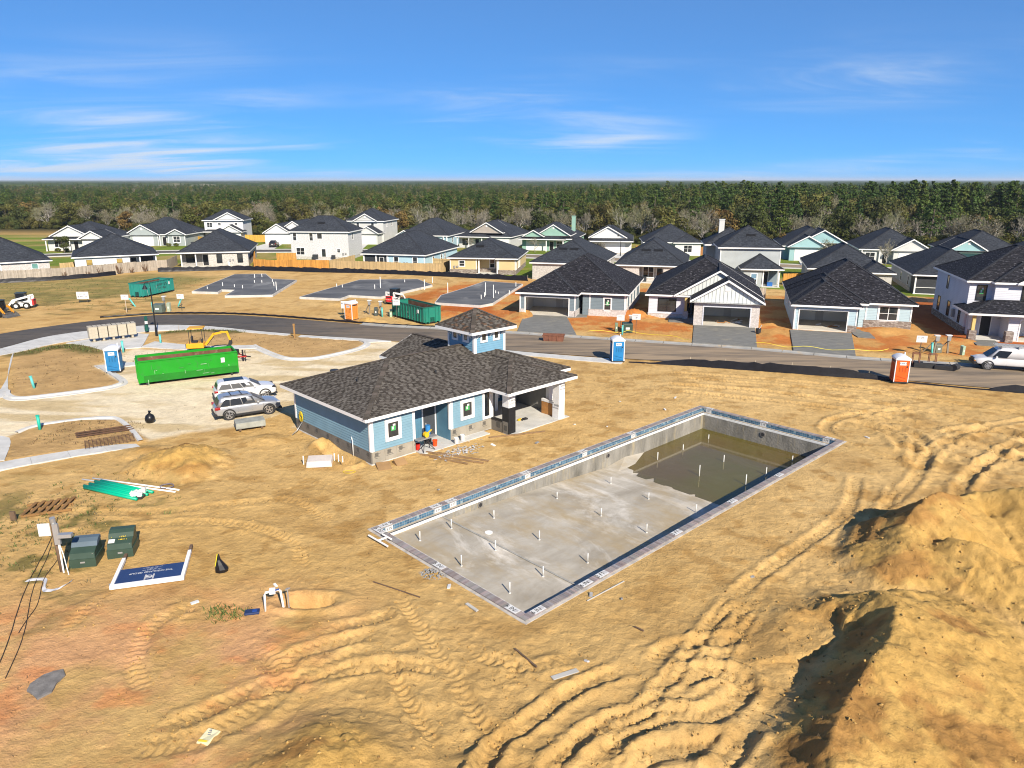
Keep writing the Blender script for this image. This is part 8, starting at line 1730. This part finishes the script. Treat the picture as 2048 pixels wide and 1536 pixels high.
def bare_proto(seed, H=12., moss=False):
    rd = random.Random(seed); tm = MB(); cm = MB()
    def grow(p, d, L, r, dep):
        q = p + d * L; bend = Vector((rd.gauss(0, .12), rd.gauss(0, .12), rd.gauss(.03, .08))) * L; mid = (p + q) / 2 + bend
        if dep >= 3: 
            s = d.cross(Vector((rd.gauss(0, 1), rd.gauss(0, 1), rd.gauss(0, 1)))).normalized() * r
            cm.face([p - s, p + s, mid + s * .8, mid - s * .8], None); cm.face([mid - s * .8, mid + s * .8, q + s * .3, q - s * .3], None)
        else: tm.tube([p, mid, q], [r, r * .8, r * .6], 6 if dep < 2 else 4)
        if dep < 5:
            for k in range(rd.randint(2, 3) if dep else rd.randint(4, 5)):
                t_ = rd.uniform(.35, 1.) if dep else rd.uniform(.55, 1.); o = p.lerp(q, t_); a_ = rd.uniform(.35, .95); ax = d.cross(Vector((rd.gauss(0, 1), rd.gauss(0, 1), rd.gauss(0, 1)))).normalized()
                nd = (Matrix.Rotation(a_, 3, ax) @ d + Vector((0, 0, .18))).normalized(); grow(o, nd, L * rd.uniform(.52, .78), max(.034, r * .6), dep + 1)
            grow(q, (d + Vector((rd.gauss(0, .2), rd.gauss(0, .2), .1))).normalized(), L * .68, max(.034, r * .64), dep + 1)
    grow(Vector((0, 0, -.3)), Vector((rd.uniform(-.1, .1), rd.uniform(-.1, .1), 1)).normalized(), H * .34, .2, 0)
    if moss:
        for i in range(5): leaf_cloud(cm, rd, (rd.gauss(0, 1.6), rd.gauss(0, 1.6), H * rd.uniform(.5, .85)), (1.6, 1.6, 1.1), 90, .26, rd.uniform(.8, 1.2))
    for k in range(len(cm.c)):
        if cm.c[k] is None: g = rd.uniform(1.2, 2.2); cm.c[k] = (g, g * .98, g * 1.02)
    return tm.mesh('trunk', barkg, True), cm.mesh('crown', L_MOSS)
def rust_proto(seed):
    a, b = oak_proto(seed, 10.5, 4.2, 1500); b.materials.clear(); b.materials.append(L_RUST); return a, b
PROTO = {'oak': [oak_proto(s) for s in (1, 2, 3, 4)], 'pine': [pine_proto(s) for s in (5, 6, 7)], 'bare': [bare_proto(s) for s in (8, 9, 10)] + [bare_proto(11, 12, True)], 'rust': [rust_proto(12)]}
LAB = {'oak': 'dark evergreen oak in the wood behind the houses', 'pine': 'tall green pine in the wood behind the houses', 'bare': 'pale leafless tree at the wood edge behind the houses', 'rust': 'rust brown leaved tree in the wood behind the houses'}
NM = {'oak': 'oak_tree', 'pine': 'pine_tree', 'bare': 'bare_tree', 'rust': 'rust_tree'}
def tree(kind, x, y, sc, rz, label=None, group='trees of the wood'):
    tm, cm = random.choice(PROTO[kind]); g = thing(NM[kind], label or LAB[kind], 'tree', (x, y, 0), rz, group); g.scale = (sc * random.uniform(.92, 1.12), sc * random.uniform(.92, 1.12), sc)
    link('trunk', tm, g); link('crown', cm, g)
EDGE = lambda x: float(np.interp(x, [-600, -170, -140, -100, -46, -10, 20, 47, 66, 84, 110, 160, 600], [262, 238, 232, 226, 222, 217, 206, 190, 183, 173, 165, 148, 60]))
random.seed(11); spots = []
def ok(x, y, d):
    return all((x - a) ** 2 + (y - b) ** 2 > d * d for a, b, *_ in spots)
row = 0
while len(spots) < 285 and row < 4000:
    row += 1; x = random.uniform(-185, 190); dep = random.random() ** 1.5 * 42; y = EDGE(x) + dep
    if abs(x) > y * .74 + 6 or not ok(x, y, 4.3): continue
    if x < -128 and dep < 22: continue
    if dep < 11: k = random.choices(('bare', 'oak', 'rust', 'pine'), (.66, .26, .03, .05))[0]
    elif dep < 22: k = random.choices(('bare', 'oak', 'rust', 'pine'), (.34, .46, .06, .14))[0]
    else: k = random.choices(('bare', 'oak', 'rust', 'pine'), (.12, .58, .06, .24) if x < 10 else (.10, .56, .04, .30))[0]
    s = random.uniform(.72, .98) * (1.0 if x < 10 else 1.06) * {'pine': .84, 'oak': .95, 'bare': .92, 'rust': 1.0}[k]
    if x > 20 and dep > 18: s *= 1.02
    spots.append((x, y, k, s))
HOUSES = [(-.78, 'the dark house at the far left edge'), (-.59, 'the light grey gabled house'), (-.485, 'the grey green house'), (-.39, 'the tall white two storey house'), (-.305, 'the stacked gable house'), (-.20, 'the pale grey two storey house'), (-.115, 'the low broad hip roof'), (-.035, 'the taupe gable house'), (.045, 'the sage green chimney house'), (.13, 'the white gable house'), (.21, 'the low grey house'), (.29, 'the grey chimney house'), (.39, 'the sage garage house'), (.50, 'the off white porch house'), (.62, 'the round louvre house'), (.73, 'the far right house')]
WHAT = {'oak': 'dark evergreen oak', 'pine': 'tall green pine', 'bare': 'pale leafless tree', 'rust': 'rust leaved tree'}; cnt = {}
for x, y, k, s in sorted(spots, key=lambda q: q[1] - EDGE(q[0])):     # nearest to the houses first
    hn_ = min(HOUSES, key=lambda q: abs(q[0] - x / y))[1]; c_ = cnt[(k, hn_)] = cnt.get((k, hn_), 0) + 1
    tree(k, x, y, s, random.random() * 6.28, WHAT[k] + ', ' + ('nearest' if c_ == 1 else ORD[c_ - 1] + ' nearest') + ' of its kind behind ' + hn_)
# single trees among the houses
for kind, x, y, s, lab in (('oak', -103.4, 170.6, .36, 'small round yard tree before the light grey gabled house'), ('bare', 60.6, 141.8, .5, 'leafless young street tree before the sage garage house'), ('bare', 19.2, 158.6, .34, 'small leafless street tree before the white gable house'), ('bare', 73.4, 144.6, .48, 'leafless young tree before the off white porch house'), ('bare', 96.4, 128.6, .42, 'leafless young tree near the right edge'), ('oak', -26.4, 176.2, .34, 'small leafy street tree behind the pale blue house'), ('bare', 5.4, 172.4, .36, 'thin leafless tree before the sage green house'), ('rust', 62.8, 171.2, .5, 'rust brown shrub like tree behind the sage garage house'), ('bare', -9.8, 178.4, .3, 'thin leafless tree before the taupe gable house')):
    tree(kind, x, y, s, 1.3, lab, None)

# the rest of the forest reads as one mass: instanced on points, out to the far ridge
rng = np.random.default_rng(5)
def scatter(name, kinds, pts, scl, lab):
    me = bpy.data.meshes.new(name); me.vertices.add(len(pts)); me.vertices.foreach_set('co', pts.astype(np.float32).ravel())
    a = me.attributes.new('sc', 'FLOAT', 'POINT'); a.data.foreach_set('value', scl.astype(np.float32)); a = me.attributes.new('rz', 'FLOAT', 'POINT'); a.data.foreach_set('value', rng.uniform(0, 6.28, len(pts)).astype(np.float32))
    a = me.attributes.new('pick', 'INT', 'POINT'); a.data.foreach_set('value', rng.integers(0, 99, len(pts)).astype(np.int32))
    o = link(name, me, None, 'stuff'); o['label'] = lab; o['category'] = 'forest'
    ng = bpy.data.node_groups.new(name, 'GeometryNodeTree'); ng.interface.new_socket('Geometry', in_out='INPUT', socket_type='NodeSocketGeometry'); ng.interface.new_socket('Geometry', in_out='OUTPUT', socket_type='NodeSocketGeometry')
    N = ng.nodes; gi = N.new('NodeGroupInput'); go = N.new('NodeGroupOutput'); ip = N.new('GeometryNodeInstanceOnPoints'); ci = N.new('GeometryNodeGeometryToInstance')
    for ob in kinds:
        oi = N.new('GeometryNodeObjectInfo'); oi.inputs['Object'].default_value = ob; oi.inputs['As Instance'].default_value = True; ng.links.new(oi.outputs['Geometry'], ci.inputs[0])
    mp_ = N.new('GeometryNodeMeshToPoints'); ng.links.new(gi.outputs[0], mp_.inputs[0]); ng.links.new(mp_.outputs[0], ip.inputs['Points'])
    join = N.new('GeometryNodeJoinGeometry'); N.remove(ci)
    for n_ in [x for x in N if x.bl_idname == 'GeometryNodeObjectInfo']: ng.links.new(n_.outputs['Geometry'], join.inputs[0])
    ng.links.new(join.outputs[0], ip.inputs['Instance']); ip.inputs['Pick Instance'].default_value = True
    def attr(nm, ty):
        q = N.new('GeometryNodeInputNamedAttribute'); q.data_type = ty; q.inputs['Name'].default_value = nm; return [s for s in q.outputs if s.enabled and s.name == 'Attribute'][0]
    ng.links.new(attr('pick', 'INT'), ip.inputs['Instance Index']); cx = N.new('ShaderNodeCombineXYZ'); ng.links.new(attr('rz', 'FLOAT'), cx.inputs[2]); ng.links.new(cx.outputs[0], ip.inputs['Rotation'])
    cs = N.new('ShaderNodeCombineXYZ'); sa = attr('sc', 'FLOAT'); [ng.links.new(sa, cs.inputs[i]) for i in range(3)]; ng.links.new(cs.outputs[0], ip.inputs['Scale']); ng.links.new(ip.outputs[0], go.inputs[0])
    md = o.modifiers.new('scatter', 'NODES'); md.node_group = ng
    return o
kit = {}
for k, L in PROTO.items(): kit[k] = [bpy.data.objects.new('kit_' + k, cm) for tm, cm in L]
def cloud(n, r0, r1, pw, half=.80):
    r = r0 + (r1 - r0) * rng.random(n) ** pw; a = rng.uniform(-half, half, n); x = r * np.sin(a); y = r * np.cos(a); return x, y
x, y = cloud(30000, 175, 1500, 1.25); e = np.array([EDGE(v) for v in np.clip(x, -600, 600)]); keep = (y > e + np.where(np.abs(x) < 200, 40, 4)) & ~((x < -118) & (x > -210) & (y < 262)); x, y = x[keep], y[keep]
p = rng.random(len(x)); tall = (.80 + .20 * sstep(-.05, .22, x / y) * sstep(620, 330, y)) * rng.uniform(.72, 1.12, len(x)) * (.84 + .32 * fbm(x / 45, y / 45, 97, 2)); z = np.zeros(len(x))
S = np.stack([x, y, z], 1); kp = p < np.where(x > .05 * y, .36, .22); kb = (p > .86); kr = (p > .84) & ~kb; ko = ~(kp | kb | kr)
for nm, msk, kd, f in (('pine_forest', kp, 'pine', .86), ('oak_forest', ko, 'oak', 1.0), ('bare_forest', kb, 'bare', .95), ('rust_forest', kr, 'rust', 1.0)):
    scatter(nm, kit[kd], S[msk], (tall * f)[msk], {'pine': 'green pines of the forest stretching to the horizon', 'oak': 'dark oaks of the forest stretching to the horizon', 'bare': 'grey leafless trees of the forest stretching to the horizon', 'rust': 'rust coloured trees of the forest stretching to the horizon'}[kd])
ux = rng.uniform(-190, 190, 2600); ud = rng.random(2600) ** 1.3 * 34 - 1.5; uy = np.array([EDGE(v) for v in ux]) + ud; kk = ~((ux < -118) & (ux > -210) & (uy < 256)); US = np.stack([ux, uy, np.full(len(ux), -1.2)], 1)[kk]
scatter('undergrowth', kit['oak'], US, rng.uniform(.26, .5, len(US)), 'dense dark undergrowth along the wood edge')
# beyond that only a rough canopy can be told
rr_ = np.concatenate([np.geomspace(1300, 6000, 150), np.geomspace(6100, 26000, 60)]); aa = np.linspace(-.95, .95, 520); RR, AA = np.meshgrid(rr_, aa, indexing='ij'); X2 = RR * np.sin(AA); Y2 = RR * np.cos(AA)
Z2 = 9.6 + 3.4 * (fbm(X2 / 26, Y2 / 60, 91, 3) - .5) * 2 + 2.2 * (fbm(X2 / 300, Y2 / 500, 93, 3) - .5) + np.maximum(0, (RR - 7000) / 19000) * 30 * fbm(X2 / 4000, Y2 / 3000, 95, 2) - 4 * (RR < 1330)
n1a, n2a = Z2.shape; ii = np.arange(n1a * n2a).reshape(n1a, n2a); Q2 = np.stack([ii[:-1, :-1], ii[:-1, 1:], ii[1:, 1:], ii[1:, :-1]], -1).reshape(-1, 4)[:, ::-1]
me = bpy.data.meshes.new('far_forest'); me.from_pydata(np.stack([X2, Y2, Z2], -1).reshape(-1, 3).tolist(), [], Q2.tolist())
t = NT('far_canopy'); co = t.co(); f = t.noise(t.map(co, (1, .4, 1)), .03, 6, .7); c = t.mix(t.rng(f, .35, .65), (.022, .042, .012), (.06, .08, .022)); c = t.mix(t.rng(t.noise(t.map(co, (1, .35, 1)), .008, 5, .7), .58, .68, 0, .7), c, (.20, .18, .14)); me.materials.append(t.fin(c, .9, 0, .1))
o = link('far_forest', me, None, 'stuff'); o['label'] = 'distant forest canopy fading to the horizon'; o['category'] = 'forest'

# ------------------------------------------------------------------ weeds, tufts, dead stalks
def tufts(name, label, n, area, hgt, cols, seed, blades=7):
    rd = random.Random(seed); m = MB(); k = 0
    while k < n:
        x, y = area(rd)
        if x is None: continue
        z = gz(x, y); s = rd.uniform(.5, 1.3) * hgt; c0 = rd.choice(cols); k += 1
        for b in range(blades):
            a_ = rd.random() * 6.28; w = s * rd.uniform(.08, .16); L_ = s * rd.uniform(.5, 1.1); dx, dy = math.cos(a_), math.sin(a_); bx, by = x + rd.gauss(0, s * .4), y + rd.gauss(0, s * .4); g = rd.uniform(.7, 1.3)
            m.face([(bx - dy * w, by + dx * w, z - .02), (bx + dy * w, by - dx * w, z - .02), (bx + dx * L_ * .7 + dy * w * .2, by + dy * L_ * .7, z + L_ * .75)], tuple(q * g for q in c0))
    o = m.build(name, mat('weed_leaf', (1, 1, 1), .8, 0, .15, 2, attr=True), None, kind='stuff'); o['label'] = label; o['category'] = 'weeds'
GR = [(.07, .10, .02), (.10, .13, .03), (.13, .12, .045), (.16, .12, .055)]; DEAD = [(.10, .065, .035), (.07, .045, .022), (.15, .10, .05)]
tufts('weeds', 'green and brown weeds round the pallet and cables at lower left', 420, lambda r: (r.gauss(-22.6, 2.0), r.gauss(32.4, 3.2)), .16, GR, 1)
tufts('weeds', 'patch of green weeds left of the white standpipe', 60, lambda r: (r.gauss(-11.3, .45), r.gauss(24.9, .22)), .2, GR[:2], 2)
tufts('weeds', 'weeds on the rim of the blue toilet island', 420, lambda r: (lambda s: (float(np.interp(s, [0, .3, .6, 1], [-47.3, -46.0, -44.6, -41.0])) + r.gauss(0, .5), float(np.interp(s, [0, .3, .6, 1], [68.9, 71.4, 72.2, 69.8])) + r.gauss(0, .5)))(r.random()), .22, GR, 3)
tufts('weeds', 'weeds along the pavement by the street lamp', 260, lambda r: (lambda s: (-38.2 + 8.4 * s + r.gauss(0, .3), 79.2 + .9 * math.sin(s * 3) + r.gauss(0, .3)))(r.random()), .24, GR, 4)
tufts('weeds', 'scattered weeds on the empty back lot', 1500, lambda r: (r.uniform(-95, -50), r.uniform(94, 126)), .2, GR, 5, 5)
tufts('dead_grass', 'dark twigs and dead tufts scattered over the sand', 1500, lambda r: (r.uniform(-24, 26), 16 + 44 * r.random() ** 1.2) if True else (None, None), .055, DEAD, 6, 4) if False else None
def yard(r):
    x, y = r.uniform(-26, 30), 16 + 46 * r.random() ** 1.15
    u = (x - PO[0]) * E1[0] + (y - PO[1]) * E1[1]; v = (x - PO[0]) * E2[0] + (y - PO[1]) * E2[1]
    if -.3 < u < PL + .3 and -.3 < v < PW + .3: return None, None
    a = (x - CO[0]) * E1[0] + (y - CO[1]) * E1[1]; b = (x - CO[0]) * E2[0] + (y - CO[1]) * E2[1]
    if -.3 < a < 17 and -12.4 < b < 2.2: return None, None
    if r.random() > .15 + .85 * float(fbm(np.array([x * .3]), np.array([y * .3]), 131, 3)[0]) ** 2: return None, None
    return x, y
tufts('dead_stalks', 'dark twigs and dead stalks scattered over the sand yard', 1900, yard, .09, DEAD, 6, 4)
tufts('dead_stalks', 'dry stalks on the car park islands', 900, lambda r: r.choice([(r.uniform(-44, -35), r.uniform(57, 70)), (r.uniform(-31, -25), r.uniform(43.5, 48.5)), (r.uniform(-35, -17), r.uniform(69, 78))]), .15, DEAD + GR[2:], 7, 4)
for i, (x, y, s) in enumerate(((-76.2, 124.8, 1.0), (-73.8, 127.6, .9), (-72.4, 129.0, 1.2), (-70.4, 131.6, 1.3), (-69.0, 133.2, .9), (-67.6, 135.2, 1.1))):
    rd = random.Random(i); m = MB(); w = [0]
    for k in range(26): a_ = rd.random() * 6.28; m.bar((0, 0, 0), (.5 * s * math.cos(a_), .3 * s * math.sin(a_), rd.uniform(.6, 1.3) * s), .03)
    o = tag(m.build('dead_bush', mat('bush_brown', (.14, .085, .05), .9), None, kind='stuff'), ('first', 'second', 'third', 'fourth', 'fifth', 'sixth')[i] + ' dead bush from the left against the grey plank fence', 'bush', 'dead bushes by the grey fence'); o.location = (x, y, 0)
for i in range(7):   # clipped shrubs by the porches of the back row
    x, y = ((-107.5, 174.9), (-105.6, 175.2), (-101.8, 175.8), (-87.5, 188.8), (-85.6, 188.8), (77.2, 146.2), (71.2, 147.8))[i]; m = MB(); leaf_cloud(m, random.Random(i), (0, 0, .4), (.7, .5, .45), 160, .22, 1.0)
    o = tag(link('porch_shrub', m.mesh('porch_shrub', L_OAK)), ('left', 'second', 'third', 'fourth', 'fifth', 'sixth', 'rightmost')[i] + ' low shrub before the back row porches counted from the left', 'shrub', 'porch shrubs'); o.location = (x, y, 0)

# ------------------------------------------------------------------ clods broken from the heaps and ruts
rd = random.Random(77); m = MB(); spots_ = []
def clod(x, y, s):
    z = gz(x, y); M_ = Euler((rd.random() * 6, rd.random() * 6, rd.random() * 6)).to_matrix(); V = [Vector(v) * s * rd.uniform(.6, 1.2) for v in ((1, 0, 0), (-1, 0, 0), (0, .8, 0), (0, -.8, 0), (0, 0, .7), (0, 0, -.7))]
    V = [M_ @ v + Vector((x, y, z + s * .25)) for v in V]; i = len(m.v); m.v += [tuple(v) for v in V]; g = rd.uniform(.8, 1.12); c_ = (.45 * g, .285 * g, .10 * g) if rd.random() < .8 else (.32 * g, .195 * g, .075 * g)
    for f in ((0, 2, 4), (2, 1, 4), (1, 3, 4), (3, 0, 4), (2, 0, 5), (1, 2, 5), (3, 1, 5), (0, 3, 5)): m.f.append(tuple(i + k for k in f)); m.c.append(c_)
for k in range(1300):    # foot of the cut face and slopes of the heaps
    q = rd.choice(((10.6, 22.4, 1.7, 2.6), (9.2, 19.4, 1.4, 1.8), (15.0, 29.6, 1.6, 1.6), (17.0, 25.0, 2.2, 2.4), (20, 28.5, 3, 2.4), (12.5, 19.5, 2.4, 2.6), (-5.4, 17.2, 2.2, 1.6), (-19.6, 40.4, 1.9, 1.7), (12.0, 24.2, 1.4, .8))); clod(rd.gauss(q[0], q[2]), rd.gauss(q[1], q[3]), .018 + .075 * rd.random() ** 4)
for pts, w, dep in TRACKS:
    S_ = spline(pts, 8)
    for k in range(int(len(S_) * 3.2)):
        p = rd.choice(S_); clod(p[0] + rd.gauss(0, w * 1.5), p[1] + rd.gauss(0, w * 1.5), .02 + .045 * rd.random() ** 2)
o = m.build('sand_clods', mat('clod_soil', (1, 1, 1), .95, 0, .2, 8, attr=True, spec=.1), None, kind='stuff'); o['label'] = 'loose clods of sand fallen from the heaps and ruts'; o['category'] = 'clods'

# ------------------------------------------------------------------ the air between here and the horizon
hz_ = MB().box(-29000, -390, -5, 29000, 44000, 60).mesh('haze', bpy.data.materials.new('haze_air'))
hm = hz_.materials[0]; hm.use_nodes = True; hn = hm.node_tree; hn.nodes.remove(hn.nodes['Principled BSDF']); pv = hn.nodes.new('ShaderNodeVolumePrincipled'); pv.inputs['Color'].default_value = (.72, .84, 1.0, 1); pv.inputs['Density'].default_value = .9e-4; pv.inputs['Anisotropy'].default_value = 0.0
hn.links.new(pv.outputs[0], hn.nodes['Material Output'].inputs['Volume'])
link('haze', hz_, None, 'stuff')
